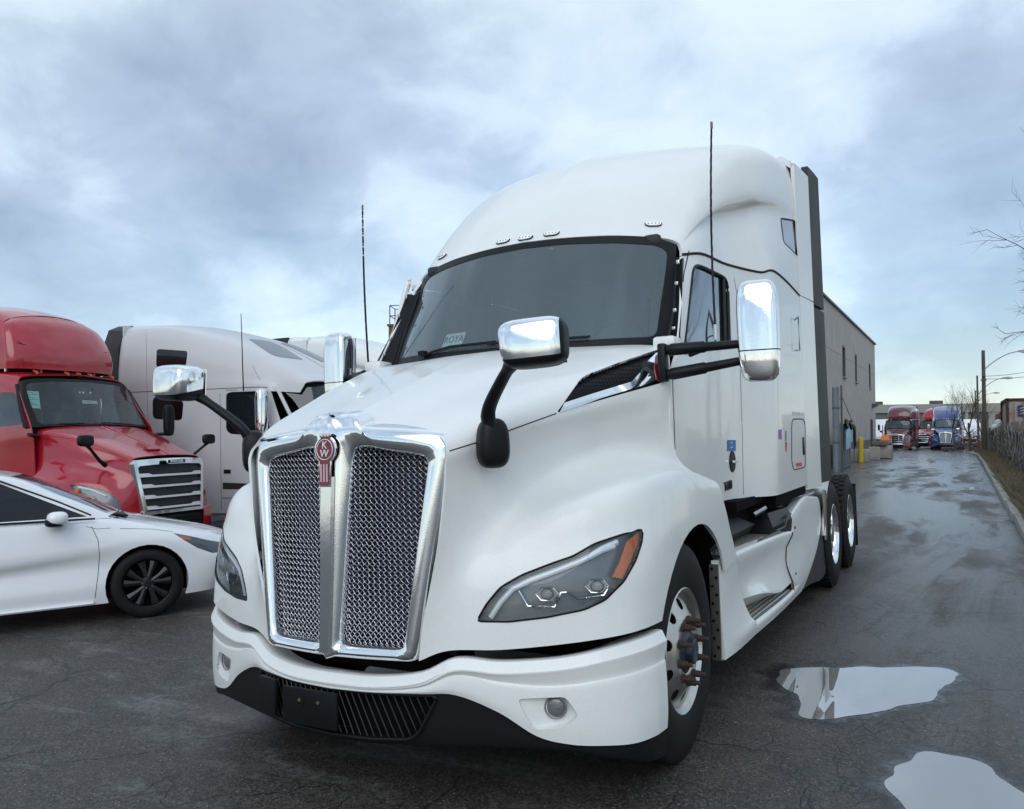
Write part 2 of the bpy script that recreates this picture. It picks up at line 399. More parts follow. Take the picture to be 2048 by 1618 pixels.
PAPER = mat('white_paper', (.72, .76, .74), .7); PAPERG = mat('pale_green_paper', (.50, .75, .68), .7); INK = mat('black_ink', (.05, .05, .06), .6); BLUEST = mat('blue_sticker', (.03, .14, .42), .5)
REDST = mat('red_sticker', (.55, .06, .05), .5); GREENST = mat('green_sticker', (.10, .35, .2), .5); CHBLACK = mat('black_chrome', (.10, .10, .11), .15, 1)
# ================================================================ the two grounds: the yard (z = 0, falling to the left) and the level lane
TH = math.radians(1.7); PX = 1.3
BGM = Matrix.Translation((PX, 0, 0))@Matrix.Rotation(TH, 4, 'Y')@Matrix.Translation((-PX, 0, 0))
def W(x, y, z=0): return BGM@Vector((x, y, z))
def drop(y): return 0 if y < 45 else -.58*min(1, (y-45)/37)
def sst(t): t = max(0, min(1, t)); return t*t*(3-2*t)
def gz(x, y):
    s = -math.tan(TH)*(x-PX); k = sst((x-PX+.15)/.3) if y < 12 else 1
    if x < PX: k = max(k, sst((y-14)/12)*(1-sst((-x-6)/10)))
    return s*k+drop(y)
def asphalt():
    m = bpy.data.materials.new('wet_asphalt'); m.use_nodes = True; t = m.node_tree; p = t.nodes['Principled BSDF']; k = t.links.new
    tcn = t.nodes.new('ShaderNodeTexCoord')
    def N(scale, det=5, rough=.55, sc=(1, 1, 1), loc=(0, 0, 0), dist=0, src=None, rot=0):
        mp = t.nodes.new('ShaderNodeMapping'); mp.inputs['Scale'].default_value = sc; mp.inputs['Location'].default_value = loc; mp.inputs['Rotation'].default_value = (0, 0, rot); k(src or tcn.outputs['Object'], mp.inputs[0])
        n = t.nodes.new('ShaderNodeTexNoise'); n.inputs['Scale'].default_value = scale; n.inputs['Detail'].default_value = det; n.inputs['Roughness'].default_value = rough; n.inputs['Distortion'].default_value = dist; k(mp.outputs[0], n.inputs[0]); return n.outputs[0]
    def R(v, a, b, c=0, d=1, smooth=False):
        r = t.nodes.new('ShaderNodeMapRange'); 
        if smooth: r.interpolation_type = 'SMOOTHSTEP'
        for i, q in enumerate((a, b, c, d)): r.inputs[i+1].default_value = q
        k(v, r.inputs[0]); return r.outputs[0]
    def Mx(f, a, b):
        x = t.nodes.new('ShaderNodeMix'); x.data_type = 'RGBA'
        for i, q in ((0, f), (6, a), (7, b)):
            if isinstance(q, tuple): x.inputs[i].default_value = (*q, 1)
            elif isinstance(q, float): x.inputs[i].default_value = q
            else: k(q, x.inputs[i])
        return x.outputs[2]
    def mt(op, a, b=1.0):
        n = t.nodes.new('ShaderNodeMath'); n.operation = op; n.use_clamp = op in ('MULTIPLY', 'ADD', 'SUBTRACT')
        for i, q in enumerate((a, b)):
            if isinstance(q, float): n.inputs[i].default_value = q
            else: k(q, n.inputs[i])
        return n.outputs[0]
    sep_ = t.nodes.new('ShaderNodeSeparateXYZ'); k(tcn.outputs['Object'], sep_.inputs[0])
    lane = R(sep_.outputs[0], .6, 2.6, 0, 1, True); far = R(sep_.outputs[1], 4, 14, 0, 1, True)
    laneM = mt('MAXIMUM', mt('MULTIPLY', lane, 1.0), far)
    grit = N(130, 3, .7); big = N(.55, 6, .6, loc=(3, 7, 0)); mid = N(5, 8, .7)
    col_ = Mx(R(mid, .3, .7), (.031, .026, .0225), (.066, .056, .048)); vg = t.nodes.new('ShaderNodeTexVoronoi'); vg.inputs['Scale'].default_value = 100; k(tcn.outputs['Object'], vg.inputs[0]); vsp = t.nodes.new('ShaderNodeSeparateColor'); k(vg.outputs['Color'], vsp.inputs[0])
    col_ = Mx(mt('MULTIPLY', R(vsp.outputs[0], .45, .97), .6), col_, (.15, .132, .118)); col_ = Mx(mt('MULTIPLY', R(vsp.outputs[1], .5, .9), .8), col_, (.010, .010, .010))
    warm = N(1.1, 6, .6, loc=(9, 2, 0)); col_ = Mx(mt('MULTIPLY', R(warm, .52, .72), .5), col_, (.075, .058, .048))
    v = t.nodes.new('ShaderNodeTexVoronoi'); v.inputs['Scale'].default_value = 42; k(tcn.outputs['Object'], v.inputs[0])
    spk = mt('MULTIPLY', R(v.outputs['Distance'], .16, .08), R(N(9, 2), .52, .62)); col_ = Mx(spk, col_, (.55, .53, .50))
    pale = mt('MULTIPLY', mt('MULTIPLY', R(N(1.0, 9, .72, (1, 2.6, 1), (2.2, .6, 0), .6, rot=-.45), .50, .64), R(N(22, 5, .7), .36, .60)), R(sep_.outputs[0], 1.6, .2)); col_ = Mx(mt('MULTIPLY', pale, .8), col_, (.21, .20, .19))
    dirt = mt('MULTIPLY', R(N(.9, 9, .7, loc=(1, 4, 0)), .58, .75), .5); col_ = Mx(dirt, col_, (.11, .095, .085))
    # cracks: crazed patch near the puddles and long wandering ones
    wob = t.nodes.new('ShaderNodeTexNoise'); wob.inputs['Scale'].default_value = 4; wob.inputs['Detail'].default_value = 5; k(tcn.outputs['Object'], wob.inputs[0])
    va = t.nodes.new('ShaderNodeVectorMath'); va.operation = 'MULTIPLY_ADD'; k(wob.outputs['Color'], va.inputs[0]); va.inputs[1].default_value = (.30, .30, 0); k(tcn.outputs['Object'], va.inputs[2])
    def crack(scale, wd):
        q = t.nodes.new('ShaderNodeTexVoronoi'); q.feature = 'DISTANCE_TO_EDGE'; q.inputs['Scale'].default_value = scale; k(va.outputs[0], q.inputs[0]); return R(q.outputs['Distance'], wd, 0)
    c1 = mt('MULTIPLY', crack(6.5, .035), mt('MULTIPLY', R(N(1.4, 3, loc=(.5, .2, 0)), .47, .58), R(sep_.outputs[0], .9, 1.4)))
    c2 = mt('MULTIPLY', crack(.45, .006), R(N(.8, 3, loc=(5, 2, 0)), .42, .55)); c3 = mt('MULTIPLY', crack(1.6, .012), R(N(.7, 2, loc=(8, 8, 0)), .55, .66))
    ck = mt('MAXIMUM', mt('MAXIMUM', c1, c2), c3); col_ = Mx(ck, col_, (.006, .006, .006)); 
    # wetness: patchy sheen; strongest in bands down the lane
    wet = R(N(.9, 7, .62, (1.5, .5, 1), (0, 3, 0), .5), .40, .60, 0, 1, True); wet2 = R(N(.35, 6, .6, (2.2, .35, 1), (6, 1, 0), .8), .44, .56, 0, 1, True)
    wf = mt('MULTIPLY', mt('MAXIMUM', mt('MULTIPLY', wet, .8), wet2), laneM); wn = mt('MULTIPLY', mt('ADD', wf, mt('MULTIPLY', wet, .2)), R(sep_.outputs[1], 2, 14, .4, 1))
    col_ = Mx(mt('MULTIPLY', wn, .35), col_, (.022, .022, .024)); k(col_, p.inputs['Base Color'])
    far2 = R(sep_.outputs[1], 6, 30, 0, 1, True)
    rw = mt('SUBTRACT', R(grit, .3, .7, .50, .66), mt('MULTIPLY', wn, .40)); rw2 = mt('ADD', rw, 0.0); k(rw2, p.inputs['Roughness'])
    p.inputs['Specular IOR Level'].default_value = .42
    k(mt('MULTIPLY', wn, .22), p.inputs['Coat Weight']); p.inputs['Coat Roughness'].default_value = .22
    b = t.nodes.new('ShaderNodeBump'); b.inputs['Distance'].default_value = .011
    bs_ = mt('SUBTRACT', .9, mt('MULTIPLY', wn, .45)); k(mt('MULTIPLY', bs_, R(sep_.outputs[1], 40, 5, .15, 1)), b.inputs['Strength'])
    g2 = N(60, 4, .75); hsum = mt('ADD', mt('MULTIPLY', g2, .5), mt('MULTIPLY', vsp.outputs[0], .4)); hs = mt('SUBTRACT', hsum, mt('MULTIPLY', ck, .6)); k(hs, b.inputs['Height']); k(b.outputs[0], p.inputs['Normal'])
    b2 = t.nodes.new('ShaderNodeBump'); b2.inputs['Distance'].default_value = .002; b2.inputs['Strength'].default_value = .8; k(g2, b2.inputs['Height']); k(b2.outputs[0], p.inputs['Coat Normal'])
    return m
def axis(lo, hi, near, fine, far_):
    out = []; v = lo
    while v < hi:
        out.append(v); v += fine if near[0] <= v < near[1] else far_*(1 if abs(v) < 40 else 6)
    out.append(hi); return out
xs = axis(-90, 60, (-9, 8), .25, 1.6); ys = axis(-60, 260, (-3, 12), .5, 2.0)
g = B(); vv = [[g.verts.new((x, y, gz(x, y))) for x in xs] for y in ys]
for i in range(len(ys)-1):
    for j in range(len(xs)-1): g.faces.new((vv[i][j], vv[i][j+1], vv[i+1][j+1], vv[i+1][j]))
ASPH = asphalt(); tag(emit('ground', g, ASPH), kind='structure')
# puddles: thin sheets of muddy water with ragged shores
def water():
    m = mat('muddy_water', (.25, .24, .225), .02, ior=1.45, spec=1.0, coat=1, bump=.02, bscale=3); p = m.node_tree.nodes['Principled BSDF']; p.inputs['Coat Roughness'].default_value = .0; p.inputs['Coat IOR'].default_value = 1.75; return m
WAT = water(); SGN = -1
MARGIN = mat('soaked_margin', (.030, .029, .029), .22, bump=.8, bscale=70)
def _fade():
    t = MARGIN.node_tree; p = t.nodes['Principled BSDF']; a = t.nodes.new('ShaderNodeAttribute'); a.attribute_name = 'fade'; n = t.nodes.new('ShaderNodeTexNoise'); n.inputs['Scale'].default_value = 30; n.inputs['Detail'].default_value = 4
    tc_ = t.nodes.new('ShaderNodeTexCoord'); t.links.new(tc_.outputs['Object'], n.inputs[0]); m = t.nodes.new('ShaderNodeMath'); m.operation = 'MULTIPLY'; m.use_clamp = True; t.links.new(a.outputs['Fac'], m.inputs[0])
    r = t.nodes.new('ShaderNodeMapRange'); r.inputs[1].default_value = .3; r.inputs[2].default_value = .6; r.inputs[3].default_value = .5; r.inputs[4].default_value = 1.2; t.links.new(n.outputs[0], r.inputs[0]); t.links.new(r.outputs[0], m.inputs[1]); t.links.new(m.outputs[0], p.inputs['Alpha'])
_fade()
def puddle(px, seed):
    r_ = random.Random(seed); pts = []
    base = [L(*a, z=-.04) for a in px]; n = len(base)
    for i in range(n):
        a, b = base[i], base[(i+1) % n]; k = max(3, int((b-a).length/.035))
        for q in range(k):
            p = a.lerp(b, q/k); d = (b-a).normalized(); nn_ = Vector((-d.y, d.x, 0)); amp = .018+.02*abs(math.sin(q*1.7+i))
            pts.append((p.x+nn_.x*r_.uniform(-amp, amp), p.y+nn_.y*r_.uniform(-amp, amp)))
    for _ in range(2): pts = [tuple((np.array(pts[i-1])+2*np.array(pts[i])+np.array(pts[(i+1) % len(pts)]))/4) for i in range(len(pts))]
    # soaked margin round the water, fading outwards
    g = B(); n = len(pts); lay = g.verts.layers.float.new('fade'); rings = []
    for off, fd in ((-.01, 1), (.02, .9), (.06, .45), (.13, 0)):
        rg = []
        for i in range(n):
            a, b, c = [np.array(pts[(i+q) % n]) for q in (-2, 0, 2)]; d = c-a; d = d/(np.linalg.norm(d)+1e-9); q = b-np.array([-d[1], d[0]])*off*SGN*(1+.5*math.sin(i*.9))
            v = g.verts.new((q[0], q[1], gz(q[0], q[1])+.0016)); v[lay] = fd; rg.append(v)
        rings.append(rg)
    for r0, r1 in zip(rings, rings[1:]):
        for i in range(n): g.faces.new((r0[i], r0[(i+1) % n], r1[(i+1) % n], r1[i]))
    bmesh.ops.recalc_face_normals(g, faces=g.faces); tag(emit('wet_margin', g, MARGIN, smooth=0), kind='structure')
    g = B(); f = g.faces.new([g.verts.new((x, y, gz(x, y)*1.0+.003)) for x, y in pts]); bmesh.ops.triangulate(g, faces=[f])
    bmesh.ops.recalc_face_normals(g, faces=g.faces)
    for f in g.faces:
        if f.normal.z < 0: f.normal_flip()
    tag(emit('puddle', g, WAT, smooth=0), kind='structure')
puddle([(1562,1352),(1600,1347),(1690,1345),(1800,1341),(1895,1340),(1922,1352),(1890,1376),(1862,1408),(1800,1420),(1745,1436),(1680,1446),(1650,1453),(1612,1452),(1598,1442),(1604,1420),(1598,1402),(1570,1392),(1556,1372)], 3)
puddle([(1830,1518),(1862,1508),(1900,1513),(1960,1524),(1990,1545),(2020,1575),(2070,1600),(2060,1680),(1850,1670),(1815,1630),(1780,1598),(1768,1570),(1795,1542)], 5)
puddle([(1935,975),(1948,973),(1953,977),(1942,980)], 8); puddle([(1700,915),(1745,908),(1800,907),(1770,913)], 9) if False else None
# ================================================================ the white tractor unit
PLAN = [(0, .10), (.1, .103), (.2, .115), (.3, .135), (.4, .16), (.5, .193), (.6, .23), (.7, .268), (.8, .31), (.88, .345), (.96, .383), (1.04, .425), (1.11, .47), (1.17, .525), (1.213, .60), (1.238, .68), (1.25, .76), (1.252, .85), (1.254, 1.1), (1.247, 1.3), (1.23, 1.6), (1.22, 1.9), (1.22, 2.3)]
def ploff(d):
    o = []
    for i, (x, y) in enumerate(PLAN):
        a = PLAN[max(0, i-1)]; b = PLAN[min(len(PLAN)-1, i+1)]; t = Vector((b[0]-a[0], b[1]-a[1])).normalized()
        o.append((x+t.y*d, y-t.x*d))
    o[0] = (0, o[0][1]); return o
semi = empty('semi_truck'); tag(semi, 'white long-nosed semi tractor with chrome mesh grille, filling the middle of the yard', 'semi truck', 'semi trucks parked in the yard')
camP = Pj('cam'); sideP = Pj('x'); frontP = Pj('y')
POSX = lambda f: f.calc_center_median().x > .05
def nose_net():
    rows = [
     [(.412,.165,.640),(.533,.205,.684),(.731,.281,.688),(.94,.372,.706),(1.12,.477,.727),(1.215,.61,.738),(1.250,.85,.742),(1.252,1.4,.75),(1.22,2.27,.80)],
     [(.435,.165,.79),(.57,.225,.79),(.755,.298,.80),(.955,.385,.81),(1.13,.495,.82),(1.22,.635,.83),(1.252,.88,.84),(1.252,1.4,.85),(1.22,2.235,.86)],
     [(.475,.17,.95),(.60,.255,.95),(.775,.325,.955),(.97,.405,.965),(1.135,.515,.975),(1.22,.66,.985),(1.25,.9,.99),(1.25,1.42,.99),(1.222,2.13,.99)],
     [(.51,.175,1.09),(.615,.30,1.05),(.78,.375,1.075),(.97,.445,1.10),(1.125,.56,1.13),(1.205,.71,1.145),(1.238,.95,1.155),(1.24,1.42,1.16),(1.222,2.04,1.12)],
     [(.53,.18,1.20),(.62,.36,1.12),(.76,.44,1.175),(.93,.50,1.245),(1.08,.625,1.30),(1.155,.79,1.335),(1.19,1.05,1.35),(1.205,1.42,1.345),(1.205,1.95,1.262)],
     [(.54,.185,1.28),(.63,.43,1.20),(.73,.58,1.25),(.84,.70,1.31),(.95,.86,1.36),(1.02,1.03,1.385),(1.07,1.22,1.39),(1.11,1.45,1.37),(1.15,1.80,1.31)],
     [(.548,.19,1.36),(.64,.46,1.31),(.70,.68,1.35),(.78,.86,1.41),(.86,1.04,1.445),(.93,1.18,1.46),(.985,1.32,1.46),(1.035,1.46,1.45),(1.085,1.62,1.42)],
     [(.552,.19,1.42),(.645,.42,1.44),(.715,.64,1.48),(.80,.86,1.54),(.875,1.04,1.58),(.94,1.18,1.61),(.995,1.32,1.63),(1.04,1.45,1.64),(1.07,1.59,1.64)],
     [(.556,.192,1.485),(.66,.37,1.553),(.74,.57,1.60),(.82,.80,1.65),(.89,.99,1.695),(.95,1.15,1.735),(1.0,1.30,1.77),(1.04,1.45,1.802),(1.072,1.588,1.83)],
     [(.535,.205,1.54),(.635,.42,1.635),(.71,.63,1.70),(.785,.86,1.768),(.85,1.05,1.825),(.905,1.22,1.872),(.95,1.37,1.915),(.99,1.52,1.955),(1.02,1.70,2.0)],
     [(.46,.22,1.578),(.52,.45,1.672),(.575,.67,1.745),(.635,.88,1.815),(.69,1.08,1.877),(.735,1.25,1.93),(.775,1.40,1.972),(.81,1.55,2.015),(.85,1.78,2.05)],
     [(.28,.228,1.605),(.31,.45,1.69),(.355,.67,1.762),(.40,.88,1.832),(.435,1.08,1.90),(.46,1.24,1.95),(.48,1.38,1.99),(.49,1.50,2.02),(.5,1.66,2.055)],
     [(.14,.23,1.625),(.17,.45,1.712),(.21,.67,1.79),(.245,.88,1.86),(.27,1.08,1.927),(.29,1.23,1.973),(.30,1.36,2.008),(.31,1.48,2.035),(.31,1.63,2.062)],
     [(0,.235,1.645),(0,.45,1.728),(0,.67,1.805),(0,.88,1.878),(0,1.07,1.937),(0,1.22,1.983),(0,1.35,2.018),(0,1.47,2.045),(0,1.61,2.068)]]
    bm = net(rows, 7, 7); return orient(bm, (.3, 1.3, 1.0))
nose = nose_net()
ARCHC, ARCHR = (1.40, .50), .60
arch = [(ARCHC[0]+ARCHR*math.cos(2*PI*i/48)*(1.03 if math.cos(2*PI*i/48) > 0 else 1.11), ARCHC[1]+ARCHR*math.sin(2*PI*i/48)*.985) for i in range(48)]
cut = carve(nose, arch, sideP, lambda f: f.calc_center_median().x > 1.09)
split_off(nose, cut).free()
OUTB = lambda f: f.calc_center_median().x > .3 and f.calc_center_median().y < 1.3
HL = fillet([(953,1243),(972,1209),(1001,1174),(1045,1149),(1102,1127),(1146,1112),(1189,1087),(1237,1071),(1286,1057),(1285,1082),(1271,1122),(1247,1164),(1211,1200),(1168,1220),(1093,1235),(1016,1244)], 9, 2)
hl = split_off(nose, carve(nose, HL, camP, OUTB))
VENT = fillet([(1113,826),(1160,759),(1172,750),(1240,724),(1322,697),(1326,765),(1240,789),(1160,812)], 6, 2)
vent = split_off(nose, carve(nose, VENT, camP, lambda f: f.calc_center_median().z > 1.55 and f.calc_center_median().x > .5))
hitN = hitter([nose, hl, vent])
nose_full = nose.copy(); thick(nose_full, .012); mirror_bm(nose_full)
hood = emit('hood', nose_full, WHITE, semi, 40)
# headlight: lens at the surface, a dark bowl behind it, lamps, light strip and amber reflector inside
hlens = hl.copy(); shift(hlens, -.004); hb = hl.copy(); shift(hb, -.055)
for f in hb.faces: pass
rim = B()
rp = [hitN(*p) for p in HL]; rp = [q[0]+q[1]*-.001 for q in rp if q]
tube(rim, rp+[rp[0]], .0042, 5, False)
# side wall of the bowl
bowl = hb.copy(); 
def wall_between(bm, src, d0, d1):
    src.normal_update(); be = [e for e in src.edges if e.is_boundary]
    for e in be:
        a, b = e.verts
        bm.faces.new([bm.verts.new(v) for v in (a.co+a.normal*d0, b.co+b.normal*d0, b.co+b.normal*d1, a.co+a.normal*d1)])
wall_between(bowl, hl, -.002, -.055)
HN = [pair('headlight', bowl, LAMPDARK, semi)]
def sub_both(name, bm, m, pr, **k):
    a, b = pair(name, bm, m, pr[0], **k); b.parent = pr[1]; return a, b
sub_both('lens', hlens, LENS, HN[0]); sub_both('lens_gasket', rim, BLACK, HN[0])
hh = hitter([hl])
def on(px, py, d, h=hh):
    q = h(px, py)
    return q[0]+q[1]*d if q else None
def strip(px, d, r, n=6, flat=1, h=hh, step=10):
    pts = []
    for a, b in zip(px, px[1:]):
        k = max(1, int(math.hypot(b[0]-a[0], b[1]-a[1])/step))
        for i in range(k+(b is px[-1])):
            q = on(a[0]+(b[0]-a[0])*i/k, a[1]+(b[1]-a[1])*i/k, d, h)
            if q: pts.append(q)
    return pts
s = B(); tube(s, strip([(980,1236),(1000,1205),(1025,1178),(1060,1160),(1120,1138),(1165,1120),(1205,1100),(1232,1090)], -.018, .011), .0125, 8); tube(s, strip([(1180,1112),(1205,1096),(1238,1082)], -.018, .01), .014, 6)
sub_both('light_strip', s, LED, HN[0])
s = B()
tube(s, strip([(1036,1182),(1054,1214),(1110,1216),(1122,1187),(1136,1186),(1158,1200),(1212,1192),(1222,1172)], -.024, .005), .0052, 6)
sub_both('chrome_bezel', s, CHROME, HN[0])
for (cx_, cy_, rr) in ((1094, 1189, 24), (1198, 1173, 23)):
    q = hh(cx_, cy_); n = (q[1]*.4+Vector((.25, -.95, .0))*.9).normalized(); M = frame_on(q[0]-q[1]*.036, n)
    hexa = [(.042*math.cos(a)*1.15, .030*math.sin(a)) for a in [PI/6+i*PI/3+.5 for i in range(6)]]
    g = B(); ring = [M@Vector((x, y, .012)) for x, y in hexa]; tube(g, ring+[ring[0]], .0034, 6, False)
    sub_both('lamp_bezel', g, CHROME, HN[0])
    g = B(); prism(g, [(x*.9, y*.9) for x, y in hexa], M, .006); sub_both('reflector', g, STEEL, HN[0])
    g = B(); bmesh.ops.create_uvsphere(g, u_segments=20, v_segments=10, radius=.024, matrix=M@Matrix.Translation((0, 0, .006))@Matrix.Diagonal((1.2, 1, .7, 1))); sub_both('projector_lens', g, LENS, HN[0])
AMB = [(1258,1082),(1284,1062),(1281,1086),(1266,1124),(1249,1158),(1228,1154),(1244,1122)]
am = hl.copy(); a2 = split_off(am, carve(am, AMB, camP)); am.free(); shift(a2, -.016); thick(a2, .008); sub_both('amber_reflector', a2, AMBER, HN[0])
# vent in the hood side: black recess with honeycomb, chrome blade under it
vb = vent.copy(); shift(vb, -.03); wall_between(vb, vent, 0, -.03)
V = pair('hood_vent', vb, BLACK, semi)
hv = hitter([vent]); g = B()
for i in range(30):
    for j in range(13):
        px = 1128+i*7.2+(j % 2)*3.6; py = 700+j*8.2
        if not inpoly((px, py), [(1128,816),(1172,757),(1290,715),(1278,757),(1180,792)]): continue
        hx = [on(px+4.1*math.cos(a), py+4.6*math.sin(a), -.012, hv) for a in [PI/6+k*PI/3 for k in range(6)]]
        if all(hx): tube(g, hx+[hx[0]], .0016, 3, False)
sub_both('honeycomb', g, BLACKM, V, kind='stuff')
bl = vent.copy(); b2 = split_off(bl, carve(bl, [(1117,828),(1128,806),(1180,789),(1262,764),(1280,745),(1296,722),(1311,707),(1324,702),(1328,752),(1296,768),(1200,797)], camP)); bl.free(); shift(b2, .004); thick(b2, .014)
sub_both('chrome_blade', b2, CHROME, V)
g = B(); q = [on(*p, .008, hv) for p in fillet([(1310,712),(1320,709),(1324,735),(1321,763),(1312,763),(1307,738)], 4, 2)]
q = [p for p in q if p]
if len(q) > 4: g.faces.new([g.verts.new(p) for p in q]); thick(g, -.004)
sub_both('side_emblem', g, MAROONE, V)
# hood seams and crease lines
for ln in ([(899,902),(950,886),(1040,853),(1112,827)], [(1327,762),(1347,757)]):
    g = B(); seam(g, hitN, ln, .0028)
    if g.verts: pair('panel_gap', g, SEAM, semi)
    else: g.free()
# ---------------------------------------------------------------- cab, sleeper and roof
SEAMROW = [(.985,2.19,2.62),(1.03,2.47,2.668),(1.055,3.0,2.69),(1.165,3.54,2.712),(1.215,3.74,2.752),(1.222,4.25,2.752),(1.222,4.88,2.722)]
cab_rows = [
 [(1.06,1.57,1.12),(1.065,2.2,1.115),(1.075,2.86,1.105),(1.20,3.43,1.082),(1.225,3.62,1.08),(1.225,4.25,1.078),(1.225,4.88,1.075)],
 [(1.065,1.57,1.45),(1.07,2.2,1.45),(1.08,2.88,1.45),(1.20,3.45,1.45),(1.228,3.64,1.45),(1.228,4.25,1.45),(1.228,4.88,1.45)],
 [(1.072,1.585,1.80),(1.075,2.2,1.80),(1.085,2.91,1.80),(1.195,3.47,1.80),(1.228,3.66,1.80),(1.228,4.25,1.80),(1.228,4.88,1.80)],
 [(1.06,1.80,2.02),(1.072,2.25,2.02),(1.085,2.93,2.02),(1.19,3.50,2.02),(1.226,3.68,2.02),(1.227,4.25,2.02),(1.227,4.88,2.02)],
 [(1.035,1.99,2.30),(1.05,2.35,2.32),(1.07,2.96,2.34),(1.175,3.52,2.35),(1.222,3.70,2.35),(1.225,4.25,2.35),(1.225,4.88,2.35)],
 [(x, y, z-.008) for x, y, z in SEAMROW]]
roof_rows = [
 SEAMROW,
 [(.975,2.22,2.655),(1.01,2.5,2.77),(1.015,2.98,2.87),(1.105,3.50,2.93),(1.165,3.72,2.98),(1.205,4.25,3.02),(1.222,4.88,3.02)],
 [(.965,2.235,2.68),(.985,2.54,2.86),(.98,2.97,3.03),(1.045,3.46,3.15),(1.10,3.70,3.22),(1.155,4.25,3.33),(1.212,4.88,3.38)],
 [(.955,2.245,2.70),(1.0,2.56,2.90),(1.04,2.95,3.08),(1.10,3.42,3.24),(1.15,3.68,3.31),(1.185,4.25,3.42),(1.213,4.88,3.50)],
 [(.94,2.245,2.715),(.985,2.58,2.98),(1.03,2.95,3.19),(1.09,3.40,3.39),(1.13,3.66,3.48),(1.168,4.25,3.62),(1.20,4.88,3.70)],
 [(.90,2.235,2.735),(.945,2.58,3.04),(.98,2.95,3.30),(1.03,3.38,3.54),(1.07,3.65,3.65),(1.115,4.25,3.82),(1.15,4.88,3.89)],
 [(.80,2.19,2.755),(.84,2.56,3.10),(.86,2.92,3.38),(.89,3.35,3.62),(.91,3.65,3.735),(.94,4.25,3.915),(.96,4.88,3.99)],
 [(.62,2.12,2.775),(.64,2.5,3.145),(.65,2.87,3.42),(.66,3.3,3.655),(.67,3.65,3.775),(.68,4.25,3.955),(.7,4.88,4.035)],
 [(.50,2.09,2.785),(.50,2.47,3.17),(.49,2.84,3.445),(.48,3.28,3.67),(.48,3.65,3.785),(.48,4.25,3.965),(.48,4.88,4.05)],
 [(.25,2.04,2.795),(.25,2.45,3.20),(.24,2.82,3.47),(.24,3.25,3.685),(.24,3.65,3.81),(.24,4.25,3.985),(.24,4.88,4.07)],
 [(0,2.02,2.80),(0,2.43,3.21),(0,2.80,3.475),(0,3.22,3.69),(0,3.65,3.82),(0,4.25,3.995),(0,4.88,4.08)]]
cabs = orient(net(cab_rows, 5, 6), (0, 3, 1.8)); roofs = orient(net(roof_rows, 5, 7), (0, 3.5, 2.6))
SW = lambda f: f.calc_center_median().x > .5
DW = fillet([(1367,706),(1386,540),(1392,530),(1406,534),(1452,556),(1456,575),(1459,690)], [4,10,10,10,10,10,6], 2)
dwin = split_off(cabs, carve(cabs, DW, camP, lambda f: f.calc_center_median().x > .5 and 1.7 < f.calc_center_median().y < 3.3))
lwin = None
SLW = fillet([(1561,436),(1590,441),(1594,470),(1597,514),(1567,484)], 4, 2)
swin = split_off(roofs, carve(roofs, SLW, camP, lambda f: f.calc_center_median().x > 1.0))
cab_hit = hitter([cabs, dwin, roofs, swin])
cf = cabs.copy(); thick(cf, .02); pair('cab_side', cf, WHITE, semi, smooth=40)
rf = roofs.copy(); thick(rf, .02); mirror_bm(rf); roofo = emit('roof_fairing', rf, WHITE, semi, 45)
g = dwin.copy(); shift(g, -.012); DWO = pair('side_window', g, SIDEGLASS, semi)
g = B(); q = [cab_hit(*p) for p in DW]; q = [a[0]-a[1]*.002 for a in q if a]; tube(g, q+[q[0]], .011, 6, False)
a, b = cab_hit(1437, 549), cab_hit(1442, 695)
sub_both('window_rubber', g, BLACK, DWO)
g = B(); tube(g, strip([(1447,556),(1451,692)], -.004, 0, h=cab_hit), .012, 6); sub_both('window_divider', g, BLACK, DWO)
g = swin.copy(); shift(g, -.006); SWO = pair('sleeper_window', g, mat('sleeper_pane', (.12, .125, .14), .12, coat=1), semi)
g = B(); q = [cab_hit(*p) for p in SLW]; q = [a[0]-a[1]*.001 for a in q if a]; tube(g, q+[q[0]], .006, 5, False); sub_both('window_gasket', g, BLACK, SWO)
# door, roof and sleeper seams
g = B()
tube(g, [tuple(p) for p in crom([(x+.003, y, z+.004) for x, y, z in SEAMROW], 8)], .0065, 6)
pair('roof_joint', g, SEAM, semi)
for ln, r_ in (([(1378,502),(1368,545),(1362,600),(1354,690)], .004), ([(1345,757),(1348,850),(1351,938)], .0032), ([(1468,556),(1476,600),(1480,720),(1484,850),(1487,990)], .0022), ([(1572,313),(1585,352),(1592,400),(1597,470),(1600,560),(1604,603)], .005)):
    g = B(); seam(g, cab_hit, ln, r_)
    if g.verts: pair('door_gap', g, SEAM, semi)
    else: g.free()
# side extenders behind the sleeper: white panel then dark rubber, curving out
EXT = [(1.226,4.885),(1.25,5.15),(1.268,5.38)]; EXT2 = [(1.268,5.385),(1.285,5.62),(1.295,5.84)]
g = B()
def sheet(bm, plan, zs, t=.03, top=None):
    for i in range(len(plan)-1):
        (x0, y0), (x1, y1) = plan[i], plan[i+1]
        v = [bm.verts.new(p) for p in ((x0, y0, zs[0]), (x1, y1, zs[0]), (x1, y1, zs[1]), (x0, y0, zs[1]))]
        bm.faces.new(v)
        v = [bm.verts.new(p) for p in ((x0-t, y0, zs[0]), (x1-t, y1, zs[0]), (x1-t, y1, zs[1]), (x0-t, y0, zs[1]))]; bm.faces.new(v[::-1])
        for z in zs:
            bm.faces.new([bm.verts.new(p) for p in ((x0, y0, z), (x1, y1, z), (x1-t, y1, z), (x0-t, y0, z))])
    for (x, y) in (plan[0], plan[-1]):
        bm.faces.new([bm.verts.new(p) for p in ((x, y, zs[0]), (x-t, y, zs[0]), (x-t, y, zs[1]), (x, y, zs[1]))])
    bmesh.ops.remove_doubles(bm, verts=bm.verts, dist=1e-5); bmesh.ops.recalc_face_normals(bm, faces=bm.faces); return bm
